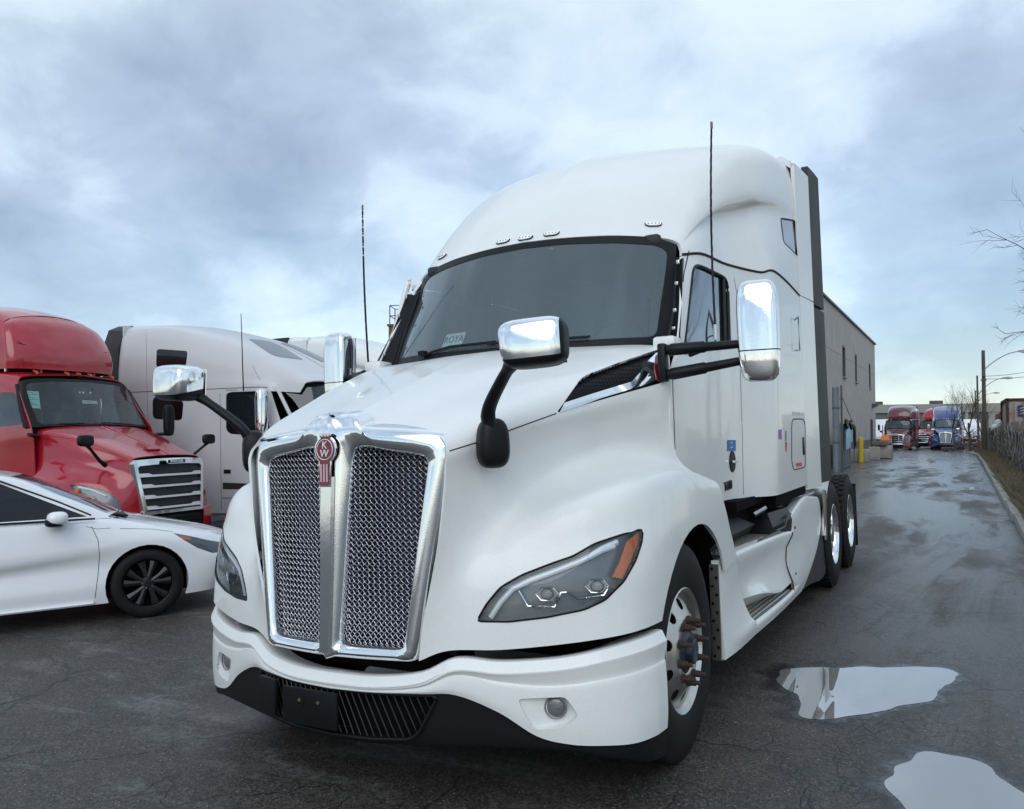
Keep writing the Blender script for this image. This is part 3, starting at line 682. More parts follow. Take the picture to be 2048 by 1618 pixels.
sheet(g, EXT, (1.03, 2.72)); EL = pair('side_extender', g, WHITE, semi)
g = B(); sheet(g, EXT, (2.73, 3.90)); 
loftpoly(g, [[(1.226,4.885,3.88),(1.19,4.885,3.86),(1.05,4.885,3.96),(1.12,4.885,3.98)], [(1.268,5.38,3.90),(1.238,5.38,3.90),(1.12,5.38,4.0),(1.18,5.38,4.02)]])
pair('upper_extender', g, WHITE, semi)
prof = [r[-1] for r in roof_rows[4:]]; g = orient(net([[(x-.004, y_, z-.003) for x, y, z in prof] for y_ in (4.882, 5.1, 5.37)], 2, 6), (0, 5, 3)); thick(g, .02); mirror_bm(g); emit('roof_rear_panel', g, WHITE, semi)
g = B(); sheet(g, EXT2, (1.06, 2.68), .02); sub_both('rubber_trim', g, DARKGREY, EL)
g = B(); sheet(g, EXT2, (2.71, 4.0), .06); sub_both('rubber_trim_upper', g, DARKGREY, EL)
g = B(); box(g, (0, 5.0, 2.5), (2.36, .06, 2.9)); emit('sleeper_back_wall', g, SILVER, semi)
g = B(); box(g, (0, 3.3, 1.09), (2.08, 3.3, .04)); emit('cab_floor', g, BLACKM, semi)
# windshield with black border
ws_rows = [
 [(0,1.60,2.062),(.30,1.62,2.058),(.60,1.69,2.055),(.83,1.80,2.055),(.955,1.92,2.06)],
 [(0,1.74,2.30),(.30,1.76,2.30),(.60,1.83,2.295),(.83,1.94,2.29),(.955,2.045,2.29)],
 [(0,1.88,2.55),(.30,1.90,2.548),(.60,1.97,2.535),(.82,2.075,2.52),(.94,2.165,2.50)],
 [(0,2.01,2.79),(.30,2.035,2.785),(.60,2.11,2.77),(.80,2.19,2.75),(.935,2.25,2.70)]]
ws = orient(net(ws_rows, 6, 6), (0, 3, 2.3))
wg = split_off(ws, carve(ws, fillet([(-.05,2.083),(.905,2.098),(.892,2.655),(.83,2.695),(.6,2.722),(.3,2.742),(-.05,2.75)], [.0,.05,.06,.03,.02,.02,0], 3), frontP))
_a = ws.copy(); _b = wg.copy(); mirror_bm(_a); mirror_bm(_b); wsh = hitter([_a, _b])
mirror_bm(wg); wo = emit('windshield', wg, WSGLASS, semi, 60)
shift(ws, .004); thick(ws, .02); mirror_bm(ws); emit('frit_border', ws, BLACK, wo, 50)
g = B(); tube(g, [(.955,1.92,2.05),(.967,2.05,2.29),(.955,2.165,2.50),(.948,2.215,2.61)], [.02,.022,.018,.010], 8, flat=.8); pair('windshield_seal', g, BLACK, semi)
g = B()
loftpoly(g, [[(.957,1.915,2.03),(1.062,1.80,2.03),(1.062,1.86,2.03),(.96,2.0,2.03)], [(.96,2.05,2.29),(1.032,1.99,2.30),(1.03,2.06,2.30),(.95,2.15,2.29)], [(.945,2.20,2.58),(.998,2.14,2.59),(.99,2.22,2.6),(.93,2.28,2.6)]])
PIL = pair('windshield_pillar', g, BLACK, semi)
g = B()
for zz_, n_ in ((2.14, .008), (2.25, .010), (2.42, .010), (2.56, .012)):
    box(g, (1.012-(zz_-2.14)*.07, 1.875+(zz_-2.14)*.54, zz_), (.02, .012, n_*2.2), bev=.003)
sub_both('clip', g, STEEL, PIL)
# wipers
for (pts, nm) in (([(850,716),(870,707),(905,697),(990,688)], 0), ([(978,692),(1040,686),(1110,682),(1178,678)], 1)):
    g = B(); q = strip(pts, .022, 0, h=wsh, step=14)
    if len(q) > 2: tube(g, q, .008, 6); 
    wi = emit('wiper', g, BLACK, semi)
    g = B(); q2 = strip([(p[0]+3, p[1]-4) for p in pts], .010, 0, h=wsh, step=14); tube(g, q2, .004, 4) if len(q2) > 1 else None
    emit('wiper_blade', g, RUBBER, wi)
g = B(); q = wsh(852, 712); M = frame_on(q[0]+q[1]*.03, q[1]); box(g, q[0]+q[1]*.03, (.05, .05, .035), bev=.01); emit('wiper_pivot', g, BLACKM, semi)
g = B(); box(g, (1.0, 1.79, 2.045), (.13, .15, .075), bev=.02); pair('cowl_corner', g, WHITE, semi)
# marker lights on the roof brow
_c = roofs.copy(); mirror_bm(_c); roofh = hitter([_c])
for i, (px, py) in enumerate([(1307,450),(1102.6,469.3),(1046.2,478.3)]):
    q = roofh(px, py); 
    if not q: continue
    p = q[0]
    for sx in ((1, -1) if i < 2 else (1,)):
        c = Vector((p.x*sx if i < 2 else 0, p.y, p.z)); n = Vector((q[1].x*sx if i < 2 else 0, q[1].y, q[1].z)); M = frame_on(c, n)
        shp = fillet([(-.052,.016),(.052,.016),(.046,-.008),(.028,-.018),(-.028,-.018),(-.046,-.008)], .008, 2)
        g = B(); prism(g, [(x*1.08, y*1.15) for x, y in shp], M, .008); ml = emit('marker_light', g, BLACK, semi)
        g = B(); prism(g, shp, M, .014, .003); emit('marker_lens', g, LED, ml)
        g = B()
        for k in range(4): box(g, M@Vector((-.033+k*.022, -.001, .0145)), (.006, .006, .006))
        emit('marker_led', g, BLACK, ml, kind='stuff')
# ---------------------------------------------------------------- cab interior
g = B(); box(g, (0, 1.95, 1.93), (1.9, .5, .16), bev=.05); box(g, (.45, 2.15, 2.02), (.5, .25, .14), bev=.04); emit('dashboard', g, INTDARK, semi)
for sx in (-.5, .5):
    g = B(); box(g, (sx, 2.9, 1.75), (.5, .5, .15), bev=.05); box(g, (sx, 3.15, 2.15), (.5, .14, .75), bev=.05); box(g, (sx, 3.17, 2.58), (.3, .1, .16), bev=.04); emit('seat', g, INTERIOR, semi)
g = B(); lathe(g, [(-.01, .22), (.01, .225), (.012, .20), (-.01, .20), (-.01, .22)], 28, 'y', (.5, 2.33, 2.06)); box(g, (.5, 2.33, 2.06), (.38, .02, .04)); emit('steering_wheel', g, BLACK, semi)
g = B(); box(g, (.12, 3.3, 2.0), (1.66, .04, 1.6)); emit('sleeper_curtain', g, CURTAIN, semi)
g = B(); box(g, (0, 2.92, 2.735), (1.78, .95, .04)); box(g, (-.93, 2.85, 2.68), (.03, .7, .10)); box(g, (.93, 2.85, 2.68), (.03, .7, .10)); emit('headliner', g, INTERIOR, semi)
g = B(); box(g, (0, 2.32, 2.735), (1.7, .3, .07), bev=.02); emit('sun_visor', g, INTDARK, semi)
wl = wsh(905, 677); 
if wl:
    M = frame_on(wl[0]-wl[1]*.015, wl[1]); g = B(); prism(g, fillet([(-.085,-.055),(.085,-.055),(.085,.05),(-.085,.05)], .01, 2), M, .001); cs = emit('window_card', g, PAPER, semi)
    text('ROYA', .072, M@Matrix.Translation((0, 0, .0025)), INK, cs, sx=.85)
# ---------------------------------------------------------------- chrome grille surround (half ring, mirrored)
fy = lambda x, z: .148+.24*x*x-.03*(z-.7)/.8*(-1)*.6
def gpoly(corners, n):
    out = []
    for k in range(len(corners)):
        a, b = corners[k], corners[(k+1) % len(corners)]
        for i in range(n): out.append((a[0]+(b[0]-a[0])*i/n, a[1]+(b[1]-a[1])*i/n))
    return out
OPEN_ = fillet([(.098,1.515),(.16,1.522),(.445,1.475),(.352,.692),(.052,.694)], [.02,.04,.035,.02,.02], 4)
OUT_ = [(0.0,1.60),(0.0,1.66),(.10,1.675),(.125,1.65),(.15,1.612)]
def resample(poly, N):
    P = [Vector(p) for p in poly]; P.append(P[0]); d = [0]
    for a, b in zip(P, P[1:]): d.append(d[-1]+(b-a).length)
    out = []; j = 0
    for i in range(N):
        s_ = d[-1]*i/N
        while d[j+1] < s_: j += 1
        out.append(P[j]+(P[j+1]-P[j])*((s_-d[j])/(d[j+1]-d[j]+1e-12)))
    return out
# opening ring and outer ring, matched side by side so that the bars keep their widths
def seg(a, b, n): return [(a[0]+(b[0]-a[0])*i/n, a[1]+(b[1]-a[1])*i/n) for i in range(n)]
inn = seg((.052,.71),(.098,1.495),26)+[(.105,1.51),(.125,1.52)]+seg((.16,1.522),(.41,1.482),12)+[(.43,1.475),(.442,1.46)]+seg((.445,1.44),(.355,.72),26)+[(.35,.70),(.335,.692)]+seg((.31,.69),(.085,.69),12)+[(.065,.692),(.055,.70)]
oun = seg((0,.64),(0,1.50),26)+[(0,1.60),(0,1.668)]+[(.035,1.672),(.075,1.674),(.105,1.672),(.122,1.655),(.135,1.625),(.16,1.614)]+seg((.20,1.612),(.46,1.590),6)+[(.525,1.578),(.555,1.550)]+seg((.566,1.50),(.418,.70),26)+[(.412,.67),(.405,.645)]+seg((.38,.635),(.04,.632),12)+[(.02,.632),(.0,.632)]
assert len(inn) == len(oun), (len(inn), len(oun))
g = B(); N = len(inn); rings = []
def gy(x, z): return .105+.05*(z-.65)+.30*x*x
for k, (t, d) in enumerate([(0.0, .075), (0.0, .022), (.04, .004), (.16, -.012), (.5, -.022), (.84, -.012), (.97, .006)]):
    r_ = []
    for i in range(N):
        a, b = Vector(inn[i]), Vector(oun[i]); q = a.lerp(b, t if (b.x > .001 or t < .9) else 1.0)
        dd = d
        if b.x < .001: dd = d if t < .5 else -.022-.012*t
        r_.append(g.verts.new((q.x, gy(q.x, q.y)+dd, q.y)))
    rings.append(r_)
# outer lip folding back to the hood
r_ = []
for i in range(N):
    b = Vector(oun[i]); cen = b.x < .001
    r_.append(g.verts.new((b.x, gy(b.x, b.y)+(.0-.034 if cen else .03), b.y)))
rings.append(r_)
r_ = []
for i in range(N):
    b = Vector(oun[i]); cen = b.x < .001
    k = 1.02; dz = .012 if b.y > 1.56 else 0
    r_.append(g.verts.new((b.x*(1.015 if not cen else 1), gy(b.x, b.y)+(-.034 if cen else .085), b.y+dz)))
rings.append(r_)
for i in range(len(rings)-1):
    for k in range(N):
        f = [rings[i][k], rings[i][(k+1) % N], rings[i+1][(k+1) % N], rings[i+1][k]]
        try: g.faces.new(f)
        except ValueError: pass
bmesh.ops.remove_doubles(g, verts=g.verts, dist=1e-4); bmesh.ops.recalc_face_normals(g, faces=g.faces)
mirror_bm(g); bmesh.ops.recalc_face_normals(g, faces=g.faces)
GS = emit('grille_surround', g, CHROMEWET, semi, 50)
# smooth polished centre blade on the bar
g = B()
for z0, z1, w0, w1 in ((.66, 1.40, .030, .036),):
    loftpoly(g, [[(-w0, gy(0, z0)-.034, z0), (w0, gy(0, z0)-.034, z0), (w0*.8, gy(0, z0)-.048, z0), (-w0*.8, gy(0, z0)-.048, z0)], [(-w1, gy(0, z1)-.034, z1), (w1, gy(0, z1)-.034, z1), (w1*.8, gy(0, z1)-.048, z1), (-w1*.8, gy(0, z1)-.048, z1)]])
emit('centre_blade', g, CHROMESOFT, GS, 30)
# woven wire in both openings
def clip_line(p, d, poly):
    ts = []
    for i in range(len(poly)):
        a, b = Vector(poly[i]), Vector(poly[(i+1) % len(poly)]); e_ = b-a; den = d.x*e_.y-d.y*e_.x
        if abs(den) < 1e-9: continue
        t = ((a.x-p.x)*e_.y-(a.y-p.y)*e_.x)/den; u_ = ((a.x-p.x)*d.y-(a.y-p.y)*d.x)/den
        if 0 <= u_ < 1: ts.append(t)
    return sorted(ts)
def weave(sgn):
    g = B(); sp = .0182; poly = [(a, b) for a, b in inn]; c0 = Vector((.25, 1.1))
    for fam in (0, 1):
        ang = math.radians(43.5 if fam == 0 else 136.5); d = Vector((math.cos(ang), math.sin(ang))); n = Vector((-d.y, d.x))
        for k in range(-38, 39):
            p = c0+n*(k*sp); ts = clip_line(p, d, poly)
            for t0, t1 in zip(ts[::2], ts[1::2]):
                if t1-t0 < .01: continue
                pts = []; st = sp/3.0; m_ = int((t1-t0)/st)+1
                for i in range(m_+1):
                    t = t0+(t1-t0)*i/m_; q = p+d*t; ph = PI*(t/sp)+PI*k+(0 if fam == 0 else PI)
                    wv = math.sin(ph)*.0028; 
                    side = math.sin(PI*(t/sp)+PI*.5)*.0008
                    q2 = q+n*side
                    pts.append(Vector((q2.x*sgn, gy(q2.x, q2.y)+.030+wv+.012*math.cos(PI*(q2.y-.69)/.82*1.0), q2.y)))
                tube(g, pts, .00155, 4, False)
    return g
for sgn in (1, -1): emit('wire_mesh', weave(sgn), WIRE, GS, 60, kind='stuff')
g = B(); box(g, (0, .34, 1.09), (.98, .02, .92)); emit('radiator', g, RADIATOR, semi)
g = B(); box(g, (0, .42, .60), (.9, .25, .10)); box(g, (0, .95, .66), (1.5, .5, .06)); emit('front_crossmember', g, DARK, semi)
# emblem
M = frame_on((0, gy(0, 1.47)-.046, 1.487), (0, -1, .06))
g = B(); N_ = 40; pts = []
for i in range(N_):
    a = -PI/2+.55+(2*PI-1.1)*i/(N_-1)
    if i == N_-1 or i == 0: pass
    pts.append((.058*math.cos(a), .060*math.sin(a)+.03))
shield = [(.030,-.135),(.032,-.02)]+[p for p in pts if p[1] < .078 or True][0:]
shield = [(-.030,-.118),(-.022,-.130),(.022,-.130),(.030,-.118)]+pts[:17]+[(.036,.098),(-.036,.098)]+pts[-17:]
prism(g, shield, M, .010, .002); em = emit('emblem', g, CHROME, semi)
g = B(); prism(g, [(x*.9, (y+.016)*.94-.016) for x, y in shield], M, .0125); emit('enamel', g, MAROONE, em)
g = B(); ring = [M@Vector((.044*math.cos(2*PI*i/32), .03+.044*math.sin(2*PI*i/32), .0135)) for i in range(32)]; tube(g, ring+[ring[0]], .0022, 4, False); emit('ring', g, WHITEE, em)
text('K', .046, M@Matrix.Translation((0, .048, .014)), WHITEE, em); text('W', .046, M@Matrix.Translation((0, .012, .014)), WHITEE, em)
g = B()
for k in (-1, 0, 1): box(g, M@Vector((k*.016, -.075, .013)), (.0085, .003, .085))
emit('stripe', g, PINKE, em, kind='stuff')
g = B()
for k in (-1, 0, 1): box(g, M@Vector((k*.017, .094, .013)), (.010, .003, .014))
emit('crown_mark', g, WHITEE, em, kind='stuff')
# ---------------------------------------------------------------- front bumper and air dam
BX = [0, .22, .42, .557, .72, .86, .98, 1.09, 1.185, 1.235, 1.2505]
BT = [.568, .57, .594, .654, .642, .646, .657, .678, .697, .705, .706]
BW = [.500, .503, .508, .507, .440, .346, .312, .302, .293, .291, .292]
BB = [.284, .286, .294, .293, .289, .282, .272, .248, .215, .183, .170]
def planat(x, d):
    P_ = ploff(d)
    for (x0, y0), (x1, y1) in zip(P_, P_[1:]):
        if x0 <= x <= x1: return y0+(y1-y0)*(x-x0)/(x1-x0)
    return P_[-1][1]
def pp(i, d, z):
    """point on the bumper's plan curve i, pushed out by d"""
    x = BX[i]
    for (x0, y0), (x1, y1) in zip(PLAN, PLAN[1:]):
        if x0 <= x <= x1+1e-6:
            t = Vector((x1-x0, y1-y0)).normalized(); y = y0+(y1-y0)*(x-x0)/(x1-x0)
            return (x+t.y*d if x > 0 else 0, y-t.x*d, z)
FR = [(-.12, None, -.02), (-.03, None, 0), (-.004, None, -.002), (-.001, None, -.005), (.016, None, -.040), (.0175, None, -.043), (.017, None, -.050)]
rows = [[pp(i, d, BT[i]+dz) for i in range(11)] for d, _, dz in FR]
for d, f_ in ((.015, .97), (.004, .80), (.008, .765), (.012, .5), (.012, .2), (.006, .0)):
    rows.append([pp(i, d, BW[i]+(BT[i]-.048-BW[i])*f_) for i in range(11)])
bump = orient(net(rows, 3, 5), (0, 1.5, .45))
for v in bump.verts: pass
FOGR = fillet([(1035,1398),(1131,1394),(1158,1431),(1131,1456),(1068,1460),(1050,1432)], 9, 2)
rec = split_off(bump, carve(bump, FOGR, camP, POSX))
rc = rec.copy(); rc.normal_update()
for v in rc.verts:
    u_, _v = camP.uv(v.co); v.co -= Vector(v.normal)*(.012+.028*min(1, max(0, (u_-1035)/90)))
rec.normal_update(); 
be = [e for e in rec.edges if e.is_boundary]
idx = {tuple(round(c, 6) for c in v.co): v.normal.copy() for v in rec.verts}
for e in be:
    q = []
    for v in e.verts:
        u_, _v = camP.uv(v.co); q.append((v.co.copy(), v.co-v.normal*(.012+.028*min(1, max(0, (u_-1035)/90)))))
    rc.faces.new([rc.verts.new(p) for p in (q[0][0], q[1][0], q[1][1], q[0][1])])
bmesh.ops.remove_doubles(rc, verts=rc.verts, dist=1e-5)
rh = hitter([rec])
bf = bump.copy(); thick(bf, .012); mirror_bm(bf); bumper = emit('bumper', bf, WHITE, semi, 28)
pair('fog_lamp_recess', rc, WHITE, bumper, smooth=40)
q = rh(1112, 1418); M = frame_on(q[0]-q[1]*.034, (q[1]*.6+Vector((.15, -.75, 0))).normalized())
g = B(); bmesh.ops.create_circle(g, segments=32, radius=.042, cap_ends=True, matrix=M); 
for z0, r0 in ((0, 1),): lathe_r = [M@Vector((.043*math.cos(2*PI*i/28), .043*math.sin(2*PI*i/28), .012)) for i in range(28)]
tube(g, lathe_r+[lathe_r[0]], .004, 6, False); FG = pair('fog_lamp', g, LAMPDARK, bumper)
g = B(); bmesh.ops.create_uvsphere(g, u_segments=24, v_segments=12, radius=.039, matrix=M@Matrix.Translation((0, 0, .004))@Matrix.Diagonal((1, 1, .32, 1)))
box(g, M@Vector((0, 0, .016)), (.04, .004, .004)); sub2 = pair('fog_lens', g, mat('fog_lens', (.14, .15, .15), .12, coat=1, bump=.3, bscale=150), bumper)
rows = [[pp(i, .004, BW[i]+.012) for i in range(11)], [pp(i, .002, BW[i]-.002) for i in range(11)]]
for d, f_ in ((-.0, .75), (-.002, .4), (-.008, .1), (-.02, 0), (-.10, .0)):
    rows.append([pp(i, d if i > 1 else d, BB[i]+(BW[i]-BB[i])*f_+(.02 if d < -.05 else 0)) for i in range(11)])
dam = orient(net(rows, 3, 5), (0, 1.5, .45))
DG = fillet([(-.05,.492),(.488,.497),(.405,.352),(.37,.328),(.20,.318),(-.05,.314)], [0,.02,.02,.02,.01,0], 3)
dg = split_off(dam, carve(dam, DG, frontP, lambda f: f.calc_center_median().y < .6))
db = dg.copy(); shift(db, -.06); 
dg.normal_update()
for e in [e for e in dg.edges if e.is_boundary and min(v.co.x for v in e.verts) > .01]:
    a, b = e.verts; db.faces.new([db.verts.new(p) for p in (a.co, b.co, b.co-b.normal*.06, a.co-a.normal*.06)])
mirror_bm(dam); thick(dam, .01) if False else None
AD = emit('air_dam', dam, BLACK, semi, 35)
mirror_bm(db); emit('lower_grille_back', db, DARK, AD, 30)
# frame rib round the opening and the slanting slats
g = B(); pts = []
for x, z in DG[1:-1]:
    if x > .01: pts.append((x+.004, planat(x, 0)-.008, z+(-.004 if z < .4 else .003)))
tube(g, [(-p[0], p[1], p[2]) for p in pts[::-1]][::-1][::-1]+[] if False else pts, .007, 6)
tube(g, [(0, .095, .31), (.2, planat(.2, 0)-.008, .314), pts[-1]], .007, 6); mirror_bm(g); emit('grille_rim', g, BLACKM, AD)
GP = [(x, z) for x, z in DG if x > 0]; GP = GP+[(-x, z) for x, z in GP[::-1]]
slm = mat('slat_black', (.02, .02, .022), .4)
for k in range(-26, 27):
    xk = k*.033; p = Vector((xk, .41)); d = Vector((.40, -.92)).normalized(); ts = clip_line(p, d, GP)
    for t0, t1 in zip(ts[::2], ts[1::2]):
        if t1-t0 < .02: continue
        a, b = p+d*t0, p+d*t1; g = B()
        tube(g, [(a.x, planat(abs(a.x), 0)+.012, a.y), (b.x, planat(abs(b.x), 0)+.012, b.y)], .0028, 4); emit('slat', g, slm, AD)
g = B(); M = frame_on((-.375, .122, .425), (-.26, -1, .02)); prism(g, fillet([(-.066,-.075),(.066,-.075),(.066,.078),(-.066,.078)], .008, 2), M, .016, .003); emit('radar_cover', g, BLACK, AD)
g = B(); M = frame_on((-.085, .068, .418), (-.03, -1, 0)); prism(g, fillet([(-.155,-.075),(.155,-.075),(.155,.078),(-.155,.078)], .006, 2), M, .012, .002); PH = emit('plate_holder', g, BLACK, AD)
for dx in (-.052, .052):
    g = B(); lathe(g, [(-.014, 0), (-.014, .008), (-.002, .010)], 12, 'y', (-.085+dx, .066, .448)); emit('bolt', g, mat('brass_bolt', (.5, .42, .25), .3, 1), PH)
    g = B(); lathe(g, [(-.013, .010), (-.013, .020), (-.002, .022)], 16, 'y', (-.085+dx, .067, .440)); emit('bolt_boss', g, BLACKM, PH)
# ---------------------------------------------------------------- arch liner, skirts, steps
g = B(); n_ = 30
for i in range(n_):
    a0, a1 = .0*PI+1.0*PI*i/n_, .0*PI+1.0*PI*(i+1)/n_
    q = [(x, ARCHC[0]+ARCHR*math.cos(a), ARCHC[1]+ARCHR*math.sin(a)) for x, a in ((1.18, a0), (1.18, a1), (.80, a1), (.80, a0))]
    g.faces.new([g.verts.new(p) for p in q])
box(g, (.79, 1.40, .65), (.02, 1.2, .9))
pair('arch_liner', g, DARK, semi)
side_pts = lambda pts: [(p[0], p[1]) for p in pts]
# panel right behind the front wheel
rows = [[(1.205,1.868,.845),(1.212,2.05,.832),(1.215,2.29,.818)], [(1.215,1.885,.62),(1.215,2.08,.60),(1.20,2.40,.60)],
        [(1.22,1.90,.45),(1.235,2.10,.44),(1.235,2.48,.43)], [(1.222,1.905,.36),(1.248,2.15,.36),(1.258,2.55,.37)], [(1.222,1.912,.298),(1.235,2.2,.292),(1.24,2.56,.292)]]
g = orient(net(rows, 4, 4), (0, 2, .5)); thick(g, .03); FP = pair('skirt_panel', g, WHITE, semi)
g = B(); box(g, (1.19, 1.868, .565), (.05, .012, .52)); 
sub_both('edge_bracket', g, ALU, FP)
g = B()
for k in range(11): box(g, (1.19+(.012 if k % 2 else -.01), 1.859, .33+k*.047), (.012, .006, .014))
sub_both('bracket_slot', g, DARK, FP, kind='stuff')
# tank fairing: upper band, kink above the lower step, step well
rows = [[(1.15,2.30,.838),(1.15,3.1,.815),(1.15,3.75,.79),(1.16,4.10,.765)],
        [(1.20,2.295,.832),(1.20,3.1,.808),(1.20,3.75,.783),(1.205,4.12,.758)],
        [(1.215,2.31,.80),(1.215,3.1,.775),(1.215,3.75,.75),(1.215,4.06,.725)],
        [(1.19,2.38,.68),(1.19,3.1,.67),(1.20,3.6,.65),(1.205,3.84,.64)],
        [(1.185,2.42,.60),(1.19,2.80,.585),(1.20,3.3,.545),(1.215,3.80,.53)],
        [(1.17,2.46,.52),(1.245,2.86,.50),(1.25,3.35,.42),(1.235,3.88,.40)]]
tank = orient(net(rows, 3, 6), (0, 3, .6)); g = tank.copy(); thick(g, .015); TF = pair('tank_fairing', g, WHITE, semi, smooth=25)
# step well back wall, tread, sill
g = B(); g.faces.new([g.verts.new(p) for p in ((1.17,2.46,.53),(1.245,2.86,.51),(1.25,3.35,.43),(1.235,3.90,.40),(1.10,3.90,.335),(1.05,2.5,.40))]); bmesh.ops.triangulate(g, faces=g.faces); sub_both('step_well', g, WHITE, TF)
g = B(); loftpoly(g, [[(1.05,2.46,.385),(1.235,2.56,.372),(1.235,2.56,.345),(1.05,2.46,.345)], [(1.10,3.92,.345),(1.235,3.90,.340),(1.235,3.90,.315),(1.10,3.92,.315)]]); ST = sub_both('step', g, ALUDIRTY, TF)
g = B()
for j in range(5):
    x0 = 1.075+j*.034; tube(g, [(x0, 2.52, .385-.01*j/5), (x0+.01, 3.86, .350)], .0045, 4)
for j in range(4):
    for i in range(24): box(g, (1.092+j*.034, 2.56+i*.054, .377-i*.0013), (.018, .024, .008))
M4 = pair('step_tread', g, ALU, TF[0], kind='stuff'); M4[1].parent = TF[1]
rows = [[(1.235,2.56,.372),(1.24,3.2,.355),(1.238,3.90,.342),(1.235,4.3,.40)], [(1.255,2.56,.35),(1.258,3.2,.335),(1.25,3.90,.32),(1.24,4.35,.34)], [(1.24,2.56,.292),(1.24,3.2,.272),(1.23,3.9,.255),(1.22,4.4,.246)]]
g = orient(net(rows, 3, 5), (0, 3, .4)); thick(g, .02); sub_both('lower_sill', g, WHITE, TF)
# rear tank panel with round rear edge
rows = [[(1.14,4.12,.885),(1.14,4.7,.975),(1.15,5.1,.955),(1.16,5.42,.93)],
        [(1.215,4.10,.875),(1.22,4.69,.965),(1.222,5.08,.945),(1.222,5.45,.918)],
        [(1.222,4.10,.74),(1.225,4.6,.78),(1.226,5.1,.78),(1.225,5.545,.75)],
        [(1.215,3.87,.655),(1.222,4.5,.62),(1.225,5.0,.61),(1.225,5.46,.60)],
        [(1.222,3.82,.545),(1.236,4.3,.47),(1.23,4.75,.45),(1.225,5.12,.44)],
        [(1.240,3.90,.40),(1.244,4.15,.36),(1.236,4.45,.34),(1.225,4.75,.33)],
        [(1.232,3.95,.34),(1.236,4.12,.30),(1.228,4.28,.27),(1.222,4.45,.255)]]
g = orient(net(rows, 4, 6), (0, 4.5, .6)); thick(g, .015); RP = pair('rear_tank_panel', g, WHITE, semi, smooth=30)
g = B(); tube(g, [(1.219,4.105,.75),(1.222,4.08,.735),(1.215,3.84,.665),(1.218,3.79,.57),(1.224,3.80,.52),(1.243,3.88,.41),(1.243,3.93,.33)], .0045, 5); sub_both('panel_gap', g, SEAM, RP)
g = B(); box(g, (1.224,4.18,.78), (.01,.03,.02)); box(g, (1.24,4.05,.44), (.01,.022,.012)); sub_both('latch', g, BLACK, RP)
rows = [[(1.165,5.42,.928),(1.17,5.50,.915),(1.17,5.60,.90),(1.175,5.70,.885)],
        [(1.224,5.45,.915),(1.226,5.52,.905),(1.226,5.62,.89),(1.226,5.72,.88)],
        [(1.226,5.545,.75),(1.228,5.62,.74),(1.228,5.72,.73),(1.226,5.79,.72)],
        [(1.226,5.46,.60),(1.227,5.6,.56),(1.227,5.72,.52),(1.226,5.80,.48)],
        [(1.226,5.12,.44),(1.226,5.3,.38),(1.226,5.6,.32),(1.226,5.76,.29)],
        [(1.226,4.75,.33),(1.226,4.95,.29),(1.226,5.3,.235),(1.226,5.62,.19)],
        [(1.223,4.45,.252),(1.223,4.6,.245),(1.223,4.9,.225),(1.223,5.3,.18)]]
g = orient(net(rows, 4, 4), (0, 4.5, .6)); thick(g, .02); pair('rear_skirt', g, DARKGREY, semi)
g = B(); box(g, (.78, 3.9, .55), (.46, 3.5, .5)); pair('fuel_tank', g, DARK, semi)
# top step and battery boxes seen in the gap under the door
g = B(); box(g, (1.0, 3.15, .80), (.40, 1.75, .03)); TS = pair('top_step', g, ALUDIRTY, semi)
g = B()
for j in range(5):
    for i in range(18): box(g, (1.04+j*.03, 2.36+i*.052, .818), (.016, .03, .008))
M5 = pair('step_tread', g, ALU, TS[0], kind='stuff'); M5[1].parent = TS[1]
g = B(); loftpoly(g, [[(1.06,2.18,.83),(1.06,3.32,.83),(.72,3.32,.83),(.72,2.18,.83)], [(1.12,2.20,.90),(1.12,3.25,.90),(.72,3.25,.90),(.72,2.20,.90)], [(1.05,2.2,1.0),(1.05,3.05,.965),(.72,3.05,.965),(.72,2.2,1.0)]]); pair('battery_cover', g, BLACK, semi)
g = B(); loftpoly(g, [[(1.19,3.38,.82),(1.21,4.12,.77),(.7,4.12,.77),(.7,3.38,.82)], [(1.205,3.42,.86),(1.22,4.13,.86),(.7,4.13,.86),(.7,3.42,.86)], [(1.16,3.48,.955),(1.18,4.11,.945),(.7,4.11,.945),(.7,3.48,.955)]]); pair('tank_end_cover', g, BLACK, semi)
g = B(); tube(g, [(1.223,3.46,.835),(1.226,3.75,.83),(1.226,3.86,.90),(1.222,4.05,.90)], .008, 5); pair('cover_rib', g, mat('grey_plastic', (.05, .055, .06), .5), semi)
g = B(); box(g, (1.17, 4.2, 1.04), (.08, 1.3, .075)); box(g, (1.10, 3.1, 1.07), (.08, .9, .06)); box(g, (.9, 3.4, .98), (.3, 2.4, .12)); pair('cab_underframe', g, DARK, semi)
g = B(); tube(g, [(1.1, 3.30, .96), (1.16, 3.38, 1.0), (1.1, 3.5, 1.0)], .02, 6); box(g, (1.12, 3.42, .985), (.04, .12, .02)); pair('hose_clamp', g, STEEL, semi)
